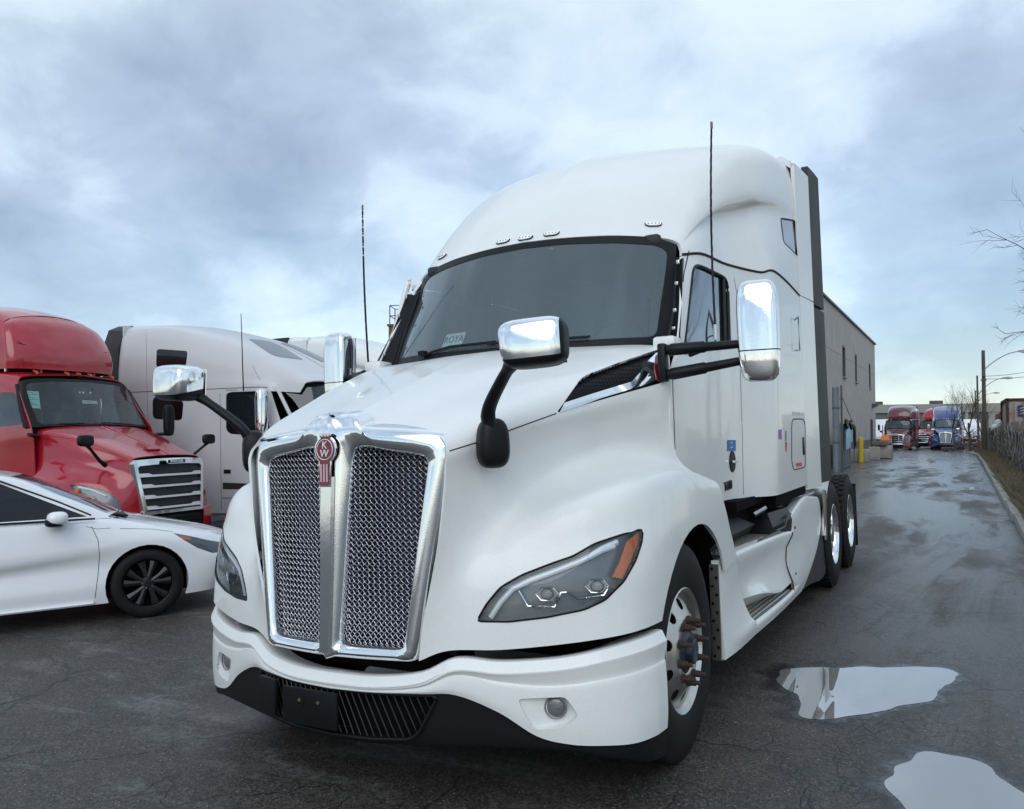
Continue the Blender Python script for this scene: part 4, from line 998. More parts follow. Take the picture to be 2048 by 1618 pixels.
# frame rails, deck, quarter fenders, pod behind the cab
g = B()
for sx in (-.42, .42): box(g, (sx, 4.6, .85), (.09, 7.6, .28))
for y_ in (5.4, 6.1, 6.8, 7.4, 8.2): box(g, (0, y_, .85), (.84, .08, .2))
emit('frame_rail', g, BLACKM, semi)
g = B()
n_ = 12
for i in range(n_):
    a0, a1 = math.radians(96+i*6.5), math.radians(96+(i+1)*6.5); c0, c1 = (6.148+.60*math.cos(a0), .50+.585*math.sin(a0)), (6.148+.60*math.cos(a1), .50+.585*math.sin(a1))
    w0, w1 = .62+.0*i, .62
    g.faces.new([g.verts.new(p) for p in ((1.262, *c0), (1.262, *c1), (w1, *c1), (w0, *c0))])
bmesh.ops.remove_doubles(g, verts=g.verts, dist=1e-4); thick(g, .006)
QF = pair('quarter_fender', g, STEEL, semi)
g = B(); box(g, (1.0, 5.3, .985), (.40, .80, .006)); pair('deck_plate', g, ALUDIRTY, semi)
g = B(); loftpoly(g, [[(1.25,5.52,.99),(1.256,5.60,.97),(1.256,5.59,.55),(1.25,5.55,.52)], [(1.262,5.55,.99),(1.268,5.66,.97),(1.266,5.61,.55),(1.262,5.57,.52)]]); pair('fender_edge', g, STEEL, semi)
g = B(); lathe(g, [(-.05, .0), (-.05, .06), (.02, .065), (.04, .055), (.04, 0)], 20, 'y', (1.15, 5.72, 1.17)); tube(g, [(1.15, 5.7, 1.17), (1.12, 5.74, 1.05)], .015, 6); emit('work_lamp', g, STEEL, semi)
g = B(); box(g, (1.10, 5.62, 1.12), (.10, .1, .24)); tube(g, [(1.2, 5.65, 1.24), (1.05, 5.7, 1.14), (1.15, 5.75, 1.02)], .012, 6); emit('air_line_bracket', g, DARK, semi)
g = B(); box(g, (1.14, 5.78, 1.20), (.03, .07, .28)); emit('light_bar_post', g, SILVER, semi)
# ---------------------------------------------------------------- wheels
def tyre_bm(xo, w=.28, R=.51, ri=.288, groove=True):
    """tyre whose outer face is at x = xo"""
    g = B(); xi = xo-w
    pr = [(xo-.012, ri), (xo-.002, ri+.02), (xo+.004, ri+.06), (xo+.008, ri+.12), (xo, R-.065), (xo-.012, R-.03), (xo-.02, R-.012), (xo-.028, R-.004)]
    xs = [xo-.045, xo-.05, xo-.058, xo-.063, xo-.10, xo-.105, xo-.113, xo-.118, xo-.16, xo-.165, xo-.173, xo-.178, xo-.22, xo-.225, xo-.233, xo-.238]
    for i, x in enumerate(xs): pr.append((x, R if i % 4 in (0, 3) else R-.014))
    pr += [(xi+.028, R-.004), (xi+.012, R-.03), (xi, R-.065), (xi-.006, ri+.12), (xi, ri+.03), (xi+.012, ri)]
    lathe(g, pr, 72, 'x'); 
    return g
def lug_ring(xo, n=44, R=.51, w=.28):
    g = B()
    for i in range(n):
        a = 2*PI*i/n; 
        for j, (x0, x1, sh) in enumerate(((xo-.075, xo-.022, 0), (xo-.135, xo-.082, .5), (xo-.198, xo-.145, 0), (xo-w+.022, xo-.205, .5))):
            aa = a+sh*2*PI/n; c = Vector(((x0+x1)/2, (R+.002)*math.cos(aa), (R+.002)*math.sin(aa)))
            rot = Matrix.Rotation(aa, 3, 'X'); box(g, c, (x1-x0, .018, 2*PI*R/n*.62), rot)
    return g
def wheel(parent, x, y, steer, z=.51):
    W = []
    for s in (1, -1):
        e_ = empty('wheel', (0, y, z)); e_.parent = parent; W.append(e_)
    def two(name, bm, m, **k):
        a, b = pair(name, bm, m, W[0], **k); b.parent = W[1]
    two('tyre', tyre_bm(x), RUBBER)
    if not steer: two('tread_lugs', lug_ring(x), RUBBER, kind='stuff'); two('inner_tyre', tyre_bm(x-.33), RUBBER)
    g = B()
    if steer:
        lathe(g, [(x-.25, .27), (x-.05, .262), (x-.022, .268), (x-.012, .284), (x-.004, .290), (x-.008, .295), (x-.02, .290)], 64, 'x')
        disc = [(x-.050, .262), (x-.046, .252), (x-.032, .235), (x-.016, .205), (x-.002, .178), (x+.006, .168), (x+.008, .150), (x+.006, .118), (x+.0, .105)]
    else:
        lathe(g, [(x-.25, .27), (x-.17, .255), (x-.05, .262), (x-.022, .268), (x-.012, .284), (x-.004, .290), (x-.008, .295), (x-.02, .290)], 64, 'x')
        disc = [(x-.165, .258), (x-.170, .245), (x-.165, .21), (x-.150, .178), (x-.148, .165), (x-.148, .118), (x-.148, .10)]
    two('rim', g, ALU if steer else CHROME, smooth=50)
    d = B(); lathe(d, disc, 80, 'x')
    holes = []
    for k in range(10):
        a = 2*PI*(k+.5)/10; cy_, cz_ = .218*math.cos(a), .218*math.sin(a); holes.append([(cy_+.027*math.cos(t), cz_+.027*math.sin(t)) for t in [2*PI*i/12 for i in range(12)]])
    for h in holes: split_off(d, carve(d, h, sideP)).free()
    two('disc', orient(d, (-5, 0, 0)), ALU if steer else CHROME, smooth=50)
    g = B(); lathe(g, [(x-.2, .255), (x-.2, .02)], 40, 'x'); two('brake_drum', g, DARK)
    xb = x+.008 if steer else x-.146
    for k in range(10):
        a = 2*PI*k/10+.2; c = Vector((0, .143*math.cos(a), .143*math.sin(a))); g = B()
        lathe(g, [(xb, .021), (xb+.010, .021), (xb+.012, .017)], 12, 'x', c)
        lathe(g, [(xb+.012, .0165), (xb+.038, .0165), (xb+.040, .011)], 6, 'x', c)
        lathe(g, [(xb+.038, .0105), (xb+(.060 if steer else .05), .0105), (xb+(.062 if steer else .051), .0)], 10, 'x', c)
        two('lug_nut', g, RUST if steer else STEEL, smooth=30)
    g = B()
    if steer:
        lathe(g, [(xb-.01, .10), (xb+.004, .082), (xb+.008, .062), (xb+.034, .058), (xb+.038, .05), (xb+.038, 0)], 32, 'x'); two('hub', g, mat('hub_steel', (.04, .05, .07), .35, .6), smooth=35)
    else:
        lathe(g, [(xb-.01, .115), (xb+.06, .10), (xb+.12, .09), (xb+.125, .08), (xb+.125, 0)], 32, 'x'); two('hub', g, STEEL, smooth=35)
wheel(semi, 1.215, 1.225, True); wheel(semi, 1.269, 6.148, False); wheel(semi, 1.269, 7.468, False)
for y_, w_ in ((1.225, 1.9), (6.148, 1.4), (7.468, 1.4)): g = B(); box(g, (0, y_, .505), (w_, .13, .13)); emit('axle', g, DARK, semi)
g = B(); box(g, (.98, 8.06, .52), (.58, .015, .72), bev=.004); tube(g, [(.7, 8.06, .88), (1.27, 8.06, .88)], .015, 6); pair('mud_flap', g, BLACKM, semi)
# ---------------------------------------------------------------- mirrors and aerials
def rbox(sec, z0, z1, n=5):
    pass
def shell(c, hw, hh_, hd, taper=.0, ex=3.2, n=28, m_=14):
    """superellipsoid body for mirror housings"""
    g = B(); rings = []
    for i in range(m_+1):
        v = -PI/2+PI*i/m_; ring = []
        cz = math.copysign(abs(math.sin(v))**(2/ex), math.sin(v)); cr_ = abs(math.cos(v))**(2/ex)
        for k in range(n):
            a = 2*PI*k/n; x = math.copysign(abs(math.cos(a))**(2/ex), math.cos(a))*cr_; y = math.copysign(abs(math.sin(a))**(2/ex), math.sin(a))*cr_
            s_ = 1+taper*cz
            ring.append(g.verts.new((c[0]+x*hw*s_, c[1]+y*hd, c[2]+cz*hh_)))
        rings.append(ring)
    for i in range(m_):
        for k in range(n): g.faces.new((rings[i][k], rings[i][(k+1) % n], rings[i+1][(k+1) % n], rings[i+1][k]))
    bmesh.ops.remove_doubles(g, verts=g.verts, dist=1e-5); bmesh.ops.recalc_face_normals(g, faces=g.faces); return g
def cutz(bm, co, no):
    bmesh.ops.bisect_plane(bm, geom=list(bm.verts)+list(bm.edges)+list(bm.faces), plane_co=co, plane_no=no, clear_outer=True); return bm
def hood_mirror(s, hc, hw, hh2, base, elbow, root):
    e_ = empty('hood_mirror', base); e_.parent = semi; Mi_ = Matrix.Translation(base).inverted()
    def put(name, bm, m, **k):
        bmesh.ops.transform(bm, matrix=Mi_, verts=bm.verts); o = emit(name, bm, m, e_, **k); return o
    tl = Matrix.Translation(hc)@Matrix.Rotation(-.06*s, 4, 'Y')@Matrix.Rotation(.25*s, 4, 'Z')
    full = shell((0, 0, 0), hw, hh2, .085, .04, 4.2)
    top = full.copy(); cutz(top, Vector((0, -.0, -.040)), Vector((0, .25, -1))); cutz(top, Vector((hw*.84*s if s > 0 else hw*.84*s, 0, 0)), Vector((s*1.0, .0, -.02)))
    bot = full.copy(); bmesh.ops.scale(bot, vec=(.985, .985, .985), verts=bot.verts)
    bmesh.ops.transform(top, matrix=tl, verts=top.verts); bmesh.ops.transform(bot, matrix=tl, verts=bot.verts); full.free()
    put('chrome_cap', top, CHROMEWET, smooth=50); put('housing', bot, BLACK, smooth=50)
    gl = B(); box(gl, (0, .084, 0), (hw*1.6, .004, hh2*1.6), bev=0); bmesh.ops.transform(gl, matrix=tl, verts=gl.verts); put('mirror_glass', gl, CHROME)
    a = B(); 
    P_ = crom([Vector(p) for p in (root, elbow[0], elbow[1], elbow[2])], 6)
    tube(a, [tuple(p) for p in P_], [.034-.010*i/(len(P_)-1) if i < len(P_)*.75 else .024+.02*(i-len(P_)*.75)/(len(P_)*.25) for i in range(len(P_))], 12, flat=.8); put('arm', a, BLACK, smooth=60)
    b_ = shell((0, 0, 0), .068, .105, .055, -.06, 3.0); bmesh.ops.transform(b_, matrix=Matrix.Translation(base)@Matrix.Rotation(.9*s, 4, 'Z'), verts=b_.verts); put('mount', b_, BLACK, smooth=60)
    return e_
hood_mirror(1, (.995, .15, 1.902), .132, .095, (.694, .335, 1.525), [(.705, .285, 1.655), (.80, .235, 1.775), (.885, .185, 1.845)], (.70, .325, 1.55))
hood_mirror(-1, (-1.0, .165, 1.865), .150, .090, (-.665, .335, 1.515), [(-.69, .29, 1.625), (-.80, .24, 1.725), (-.92, .19, 1.815)], (-.67, .33, 1.53))
def main_mirror(s, c, root, ar):
    e_ = empty('main_mirror', root); e_.parent = semi; Mi_ = Matrix.Translation(root).inverted()
    def put(name, bm, m, **k):
        bmesh.ops.transform(bm, matrix=Mi_, verts=bm.verts); return emit(name, bm, m, e_, **k)
    f_ = shell((0, 0, 0), .102, .255, .078, .02, 4.6, 36, 22); tl = Matrix.Translation(c)@Matrix.Rotation(.12*s, 4, 'Z')
    up_ = f_.copy(); cutz(up_, Vector((0, 0, -.098)), Vector((0, 0, -1))); lo = f_.copy(); cutz(lo, Vector((0, 0, -.104)), Vector((0, 0, 1)))
    for q in (up_, lo): bmesh.ops.transform(q, matrix=tl, verts=q.verts)
    bmesh.ops.scale(f_, vec=(.98, .96, .985), verts=f_.verts); bmesh.ops.transform(f_, matrix=tl, verts=f_.verts)
    put('chrome_shell', up_, CHROME, smooth=60); put('lower_shell', lo, CHROME, smooth=60); put('housing', f_, BLACK, smooth=60)
    gl = B(); box(gl, (0, .078, 0), (.17, .006, .44)); bmesh.ops.transform(gl, matrix=tl, verts=gl.verts); put('mirror_glass', gl, CHROME)
    r0 = Vector(root)
    for dz, de in ((.055, .03), (-.075, -.055)):
        a = B(); p0 = r0+Vector((0, 0, dz)); p1 = Vector((c[0]-s*.085, c[1]+.02, c[2]+ar+de))
        tube(a, [p0, p0.lerp(p1, .08), p0.lerp(p1, .5), p0.lerp(p1, .52), p1], [.026, .036, .034, .028, .024], 10, flat=.9); put('arm', a, BLACK, smooth=40)
        k_ = B(); bmesh.ops.create_uvsphere(k_, u_segments=12, v_segments=8, radius=.026, matrix=Matrix.Translation(p1)); put('pivot', k_, CHROME)
    a = B(); box(a, r0+Vector((-s*.02, 0, -.01)), (.045, .07, .20), bev=.012); put('bracket', a, BLACK)
main_mirror(1, (1.545, 1.56, 2.045), (1.085, 1.50, 1.925), -.085)
main_mirror(-1, (-1.45, 1.93, 2.075), (-1.09, 1.75, 1.94), -.10)
def aerial(base, top, r=.0065):
    g = B(); m_ = 60; pts = []; b_, t_ = Vector(base), Vector(top)
    for i in range(m_+1):
        k = i/m_; p = b_.lerp(t_, k); pts.append(p+Vector((math.sin(i*1.9)*.0006, 0, 0))+Vector((-.012*math.sin(PI*k), 0, 0)))
    tube(g, pts, [r*(1.0-.15*i/m_) for i in range(m_+1)], 6); a = emit('aerial', g, BLACK, semi)
    g = B(); tube(g, [b_-Vector((0, 0, .03)), b_+Vector((0, 0, .05))], .011, 8); emit('aerial_base', g, STEEL, a)
    g = B(); tube(g, [t_-Vector((0, 0, .03)), t_+Vector((0, 0, .006))], .0068, 8); emit('aerial_tip', g, mat('aged_brass', (.16, .12, .08), .5, .6), a)
aerial(L(1431, 668, y=1.70), L(1423, 246, y=1.76)); aerial(L(738, 748, x=-1.25), L(725, 412, x=-1.25), .0075)
g = B(); tube(g, [(1.19, 1.56, 1.95), L(1431, 690, y=1.70)], .012, 6); emit('aerial_bracket', g, BLACK, semi)
# passenger door standing ajar: its slim window frame beyond the windshield pillar
g = B(); p0, p1 = L(770, 742, x=-1.2), L(816, 566, x=-1.2)
tube(g, [p0, p0.lerp(p1, .5), p1, p1+Vector((.0, .06, .015)), L(829, 575, x=-1.0)], [.022, .022, .024, .024, .02], 8); tube(g, [L(818, 588, x=-1.15), L(826, 590, x=-1.0)], .018, 6); emit('open_door_frame', g, WHITE, semi)
# ---------------------------------------------------------------- door furniture, stickers, hatch
def ontop(px, py, d=0): 
    q = cab_hit(px, py); return q[0]+q[1]*d, q[1]
g = B(); p, n = ontop(1464, 923, 0); M = frame_on(p, n)
loftpoly(g, [[M@Vector((.062*math.cos(a), .072*math.sin(a), .001)) for a in [2*PI*i/24 for i in range(24)]], [M@Vector((.058*math.cos(a), .068*math.sin(a), .007)) for a in [2*PI*i/24 for i in range(24)]]])
dh = emit('door_handle', g, BLACK, semi); g = B(); prism(g, fillet([(-.035,-.009),(.040,-.011),(.040,.011),(-.035,.009)], .008, 2), M@Matrix.Translation((0, 0, .012)), .016); bmesh.ops.transform(g, matrix=Matrix(), verts=g.verts); emit('chrome_grip', g, CHROME, dh)
def sticker(px, m, name='sticker', off=.0025, txt=None):
    q = [cab_hit(*p) for p in px]
    if not all(q): return None
    g = B(); g.faces.new([g.verts.new(a[0]+a[1]*off) for a in q]); return emit(name, g, m, semi, smooth=0)
bs = sticker([(1454,880),(1471,880),(1471,902),(1454,902)], BLUEST); p, n = ontop(1462, 886, .004); M = frame_on(p, n)
text('TRUCK', .013, M, WHITEE, bs, 'sticker_lettering'); p, n = ontop(1462, 895, .004); text('CENTRE', .012, frame_on(p, n), WHITEE, bs, 'sticker_lettering')
p, n = ontop(1455, 972, .004); text('T680', .085, frame_on(p, n)@Matrix.Rotation(.05, 4, 'Z'), CHBLACK, semi, 'badge', .004, sx=1.0)
for px, m in (([(1556,859),(1563,859),(1563,879),(1556,878)], mat('purple_sticker', (.22, .12, .40), .5)), ([(1566,858),(1569,858),(1569,859),(1566,859)], BLUEST), ([(1570,862),(1573,862),(1573,882),(1570,881)], GREENST), ([(1570,884),(1574,884),(1573,904),(1571,902)], REDST), ([(1592,926),(1603,925),(1603,932),(1592,933)], REDST)): sticker(px, m)
HATCH = fillet([(1585,838),(1607,838),(1610,850),(1610,934),(1587,940),(1583,922),(1583,850)], 4, 2)
g = B(); seam(g, cab_hit, HATCH+[HATCH[0]], .005, 6); lh = pair('locker_door_seal', g, BLACK, semi)[0]
p, n = ontop(1606, 892, 0); M = frame_on(p, n); g = B(); box(g, p+n*.004, (.012, .05, .15), bev=.005); emit('locker_handle', g, BLACK, lh)
g = B(); P1, P2 = ontop(1589, 634, .03)[0], ontop(1592, 702, .03)[0]; a1, a2_ = ontop(1589, 640)[0], ontop(1592, 700)[0]; tube(g, [a1, P1, P2, a2_], .008, 6); emit('grab_handle', g, STEEL, semi)
g = B()
for i in range(7):
    px = 1585+i*3.4; p, n = ontop(px, 827+i*.3, .002); box(g, p, (.006, .012, .03))
emit('louvre', g, mat('louvre_grey', (.4, .4, .4), .5), semi, kind='stuff')
g = B(); seam(g, cab_hit, [(1556, 990), (1556, 780), (1552, 700)], .0018, 20); emit('panel_fold', g, SILVER, semi)
# ================================================================ copies and other vehicles
def kids(o): return [c for c in bpy.data.objects if c.parent is o]
def tree_index():
    d = {}
    for o in bpy.data.objects:
        if o.parent: d.setdefault(o.parent.name, []).append(o)
    return d
def copy_tree(root, swap=None, skip=()):
    idx_ = tree_index()
    def rec(o, par):
        if o.name.split('.')[0] in skip: return None
        c = o.copy(); col.objects.link(c)
        if par: c.parent = par
        if swap and o.type == 'MESH' and o.data.materials and o.data.materials[0].name in swap:
            key = (o.data.name, swap[o.data.materials[0].name].name)
            if key not in rec.cache:
                me = o.data.copy(); me.materials[0] = swap[o.data.materials[0].name]; rec.cache[key] = me
            c.data = rec.cache[key]
        for ch in idx_.get(o.name, []): rec(ch, c)
        return c
    rec.cache = {}
    return rec(root, None)
def neg(bm):
    for v in bm.verts: v.co.x = -v.co.x
    bmesh.ops.reverse_faces(bm, faces=bm.faces); return bm
NEARX = lambda f: f.calc_center_median().x < -.05
# ---------------------------------------------------------------- red tractor (horizontal-bar grille)
def cascadia():
    M = Matrix.Translation((-8.5, 6.30, 0))@Matrix.Rotation(PI/2+math.radians(4.6), 4, 'Z'); pj = Pj('cam', M)
    t = empty('semi_truck', M=M)
    rows = [
     [(.60,.03,.58),(.80,.09,.58),(1.0,.26,.58),(1.14,.55,.60),(1.205,.85,.62),(1.21,1.3,.64),(1.20,2.05,.66)],
     [(.63,.03,.85),(.81,.12,.82),(1.0,.30,.82),(1.14,.58,.83),(1.21,.87,.85),(1.215,1.3,.87),(1.20,2.0,.88)],
     [(.655,.05,1.08),(.82,.22,1.02),(.99,.40,1.03),(1.12,.64,1.05),(1.19,.9,1.07),(1.20,1.3,1.08),(1.18,1.9,1.06)],
     [(.67,.08,1.20),(.81,.36,1.16),(.95,.54,1.17),(1.05,.76,1.20),(1.11,1.0,1.22),(1.13,1.35,1.22),(1.13,1.85,1.20)],
     [(.68,.10,1.29),(.78,.42,1.28),(.87,.66,1.31),(.94,.9,1.35),(.99,1.15,1.38),(1.03,1.4,1.40),(1.08,1.75,1.42)],
     [(.68,.11,1.36),(.76,.45,1.43),(.84,.72,1.52),(.91,1.0,1.60),(.96,1.26,1.67),(1.0,1.48,1.72),(1.05,1.72,1.76)],
     [(.63,.11,1.42),(.69,.45,1.53),(.76,.75,1.63),(.83,1.03,1.73),(.89,1.28,1.81),(.94,1.48,1.86),(.98,1.70,1.90)],
     [(.45,.08,1.445),(.49,.45,1.58),(.54,.75,1.69),(.58,1.05,1.785),(.61,1.28,1.86),(.64,1.46,1.915),(.67,1.60,1.95)],
     [(.2,.06,1.455),(.22,.45,1.595),(.24,.75,1.70),(.26,1.05,1.80),(.28,1.28,1.875),(.30,1.43,1.925),(.3,1.54,1.96)],
     [(0,.06,1.46),(0,.45,1.60),(0,.75,1.705),(0,1.05,1.805),(0,1.28,1.88),(0,1.42,1.93),(0,1.52,1.965)]]
    n = neg(orient(net(rows, 5, 5), (.3, 1.3, 1.0)))
    split_off(n, carve(n, [(1.3+.60*math.cos(2*PI*i/32), .52+.58*math.sin(2*PI*i/32)) for i in range(32)], sideP, lambda f: f.calc_center_median().x < -1.08)).free()
    HLp = [(139,969),(160,969),(186,974),(215,984),(232,996),(247,1017),(220,1018),(180,1011),(166,1003),(150,988)]
    h = split_off(n, carve(n, HLp, pj, lambda f: f.calc_center_median().x < -.4))
    hv_ = hitter([n, h], M)
    full = n.copy(); thick(full, .01); mirror_bm(full); emit('hood', full, RED, t, 40)
    def prr(name, bm, m, par=None, **k):
        a, b = pair(name, bm, m, par[0] if par else t, **k)
        if par: b.parent = par[1]
        return a, b
    hb_ = h.copy(); shift(hb_, -.05); wall_between(hb_, h, 0, -.05); H = prr('headlight', hb_, LAMPDARK)
    g = h.copy(); shift(g, -.003); prr('lens', g, LENS, H)
    hq = hitter([h], M); g = B(); tube(g, strip([(155,973),(185,980),(212,992)], -.02, 0, h=hq, step=6), .014, 6); prr('light_strip', g, LED, H)
    q = hq(184, 999); g = B(); bmesh.ops.create_uvsphere(g, u_segments=14, v_segments=8, radius=.045, matrix=Matrix.Translation(q[0]-q[1]*.03)); prr('projector', g, STEEL, H)
    q = hq(152, 982); g = B(); box(g, q[0]-q[1]*.02, (.03, .08, .07)); prr('amber_reflector', g, AMBER, H)
    g = B(); seam(g, hv_, [(48,884),(100,900),(126,902)], .004, 6); 
    VP_ = [(47,876),(62,878),(128,894),(118,905),(100,904),(48,891)]; q = [hv_(*p) for p in VP_]
    if all(q):
        g = B(); g.faces.new([g.verts.new(a[0]+a[1]*.004) for a in q]); vv_ = prr('hood_vent', g, BLACK)
    g = B(); seam(g, hv_, [(257,921),(200,893),(150,878),(60,868)], .003, 8); pair('hood_seam', g, SEAM, t)
    g = B(); box(g, (-.12, .30, 1.565), (.22, .12, .02), Matrix.Rotation(.33, 3, 'X')); emit('washer_pod', g, RED, t)
    # cab, header, roof
    cr_ = [
     [(1.02,1.62,.95),(1.03,2.3,.95),(1.04,3.0,.95),(1.20,3.5,.95),(1.22,4.2,.95),(1.22,5.6,.95)],
     [(1.03,1.62,1.55),(1.04,2.3,1.55),(1.05,3.0,1.55),(1.20,3.5,1.55),(1.22,4.2,1.55),(1.22,5.6,1.55)],
     [(1.04,1.68,1.93),(1.045,2.3,1.93),(1.06,3.0,1.93),(1.20,3.5,1.93),(1.22,4.2,1.93),(1.22,5.6,1.93)],
     [(1.02,1.93,2.30),(1.03,2.4,2.32),(1.05,3.0,2.32),(1.19,3.5,2.32),(1.22,4.2,2.32),(1.22,5.6,2.32)],
     [(.98,2.10,2.60),(1.01,2.5,2.64),(1.03,3.0,2.65),(1.18,3.5,2.65),(1.22,4.2,2.65),(1.22,5.6,2.65)],
     [(.90,2.16,2.74),(.95,2.5,2.80),(.97,3.0,2.84),(1.12,3.5,2.85),(1.16,4.2,2.86),(1.16,5.6,2.86)],
     [(.70,2.10,2.79),(.75,2.45,2.86),(.76,3.0,2.89),(.8,3.5,2.9),(.8,4.2,2.9),(.8,5.6,2.9)],
     [(0,1.98,2.83),(0,2.4,2.89),(0,3.0,2.92),(0,3.5,2.93),(0,4.2,2.93),(0,5.6,2.93)]]
    cr_ = [[(x*(1.11 if i < 2 and z < 2.1 else 1.075 if i < 2 else 1.05 if i == 2 else 1), y, z) for i, (x, y, z) in enumerate(r)] for r in cr_]
    c = orient(net(cr_, 5, 5), (0, 3.5, 1.8))
    dw = split_off(c, carve(c, fillet([(1.86,1.98),(2.12,2.50),(2.9,2.52),(2.9,1.95)], .1, 3), sideP, lambda f: f.calc_center_median().x > .8 and f.calc_center_median().z < 2.7))
    sw = split_off(c, carve(c, fillet([(3.9,2.0),(3.9,2.5),(4.6,2.5),(4.6,2.0)], .1, 3), sideP, lambda f: f.calc_center_median().x > .8 and f.calc_center_median().z < 2.7))
    thick(c, .02); mirror_bm(c); emit('cab', c, RED, t, 40)
    shift(dw, -.01); prr('side_window', dw, SIDEGLASS); shift(sw, -.01); prr('sleeper_window', sw, SIDEGLASS)
    fr_ = [
     [(.98,2.55,2.90),(1.02,3.0,2.90),(1.10,3.5,2.9),(1.2,4.2,2.9),(1.22,5.6,2.9)],
     [(.99,2.52,3.1),(1.03,2.95,3.15),(1.10,3.45,3.2),(1.19,4.2,3.2),(1.21,5.6,3.2)],
     [(.97,2.58,3.35),(1.01,2.98,3.5),(1.07,3.45,3.55),(1.14,4.2,3.65),(1.16,5.6,3.7)],
     [(.90,2.70,3.62),(.94,3.05,3.76),(.98,3.5,3.86),(1.03,4.2,3.92),(1.05,5.6,3.95)],
     [(.72,2.72,3.76),(.75,3.08,3.90),(.77,3.5,3.98),(.8,4.2,4.03),(.8,5.6,4.05)],
     [(.35,2.66,3.84),(.36,3.05,3.97),(.37,3.5,4.06),(.38,4.2,4.10),(.4,5.6,4.12)],
     [(0,2.64,3.86),(0,3.05,3.99),(0,3.5,4.08),(0,4.2,4.12),(0,5.6,4.14)]]
    # front face of the fairing
    ff = [[(.98,2.55,2.90),(.97,2.46,2.90),(.90,2.36,2.90),(.6,2.26,2.90),(.3,2.22,2.90),(0,2.21,2.90)],
          [(.99,2.52,3.1),(.98,2.44,3.1),(.90,2.34,3.1),(.6,2.25,3.12),(.3,2.21,3.12),(0,2.20,3.12)],
          [(.97,2.58,3.35),(.955,2.50,3.36),(.87,2.42,3.38),(.6,2.34,3.4),(.3,2.30,3.4),(0,2.29,3.4)],
          [(.90,2.70,3.62),(.88,2.63,3.62),(.80,2.56,3.64),(.58,2.49,3.66),(.3,2.45,3.67),(0,2.44,3.67)],
          [(.72,2.72,3.76),(.70,2.70,3.76),(.66,2.68,3.77),(.52,2.64,3.80),(.35,2.63,3.82),(0,2.62,3.84)]]
    c = orient(net(fr_, 5, 5), (0, 4, 3)); c2 = orient(net(ff, 5, 5), (0, 4, 3)); me_ = bpy.data.meshes.new('t'); c2.to_mesh(me_); c.from_mesh(me_); bmesh.ops.remove_doubles(c, verts=c.verts, dist=.004)
    thick(c, .02); mirror_bm(c); emit('roof_fairing', c, RED, t, 40)
    g = B(); tube(g, [(-.88, 2.355, 3.36), (-.8, 2.35, 3.30), (-.3, 2.245, 3.24), (.3, 2.245, 3.24), (.8, 2.35, 3.30)], .010, 5); emit('fairing_crease', g, RED, t)
    g = B()
    for x_ in (-.5, .5): box(g, (x_, 2.36, 2.88), (.04, .1, .08))
    emit('fairing_bracket', g, RED, t)
    for x_ in (-.72, -.22, 0, .22, .72):
        g = B(); tube(g, [(x_, 2.01+.16*x_*x_, 2.80), (x_, 2.04+.16*x_*x_, 2.835), (x_, 2.12+.16*x_*x_, 2.865)], [.018, .024, .012], 8); emit('marker_light', g, DIMAMBER, t)
    # windshield
    wr = [[(0,1.50,1.97),(.4,1.54,1.965),(.75,1.62,1.95),(.96,1.72,1.94),(1.02,1.80,1.94)],
          [(0,1.72,2.32),(.4,1.76,2.32),(.75,1.84,2.31),(.95,1.93,2.30),(1.0,2.0,2.30)],
          [(0,1.94,2.74),(.4,1.97,2.74),(.75,2.04,2.72),(.90,2.10,2.69),(.96,2.15,2.62)]]
    wr = [[(x*k_, y, z) for x, y, z in r] for k_, r in zip((1.17, 1.13, 1.09), wr)]
    ws_ = orient(net(wr, 6, 5), (0, 3, 2.3)); wgl = split_off(ws_, carve(ws_, fillet([(-.05,2.0),(1.01,1.985),(.975,2.635),(.6,2.68),(-.05,2.70)], [0,.06,.1,.03,0], 3), frontP))
    _w = wgl.copy(); mirror_bm(_w); _w2 = ws_.copy(); mirror_bm(_w2); hw_ = hitter([_w, _w2], M)
    mirror_bm(wgl); wo_ = emit('windshield', wgl, glass('windshield_glass_green', (.72, .84, .80), 1.3, .03), t, 60); thick(ws_, .02); mirror_bm(ws_); emit('frit_border', ws_, BLACK, wo_, 50)
    def card(px, m, name, nlines=0):
        q = [hw_(*p) for p in px]
        if not all(q): return
        g = B(); g.faces.new([g.verts.new(a[0]-a[1]*.015) for a in q]); o = emit(name, g, m, t, smooth=0)
        g = B()
        for i in range(nlines):
            v = (i+1)/(nlines+1); a = q[0][0].lerp(q[3][0], v); b = q[1][0].lerp(q[2][0], v); n_ = q[0][1]
            a, b = a.lerp(b, .12), a.lerp(b, .7+.2*math.sin(i*2.1)); tube(g, [a-n_*.012, b-n_*.012], .003, 3)
        if nlines: emit('print_line', g, INK, o, kind='stuff')
    card([(42,780),(78,782),(82,816),(46,814)], PAPERG, 'window_sheet', 9); card([(46,818),(52,818),(58,838),(53,838)], PAPERG, 'window_slip', 3); card([(165,799),(195,801),(197,807),(166,806)], PAPER, 'window_label', 1)
    q = hw_(170, 785)
    if q: g = B(); M2 = frame_on(q[0]-q[1]*.03, q[1]); prism(g, [(-.17,-.09),(.13,-.09),(.19,.09),(-.19,.09)], M2, .02); so_ = emit('camera_housing', g, INTDARK, t); g = B(); [box(g, M2@Vector((x_, .0, .025)), (.03, .03, .03)) for x_ in (-.10, -.04, .09)]; emit('camera_lens', g, STEEL, so_, kind='stuff')
    g = B(); box(g, (0, 1.95, 1.86), (1.85, .6, .12), bev=.04); emit('dashboard', g, INTDARK, t)
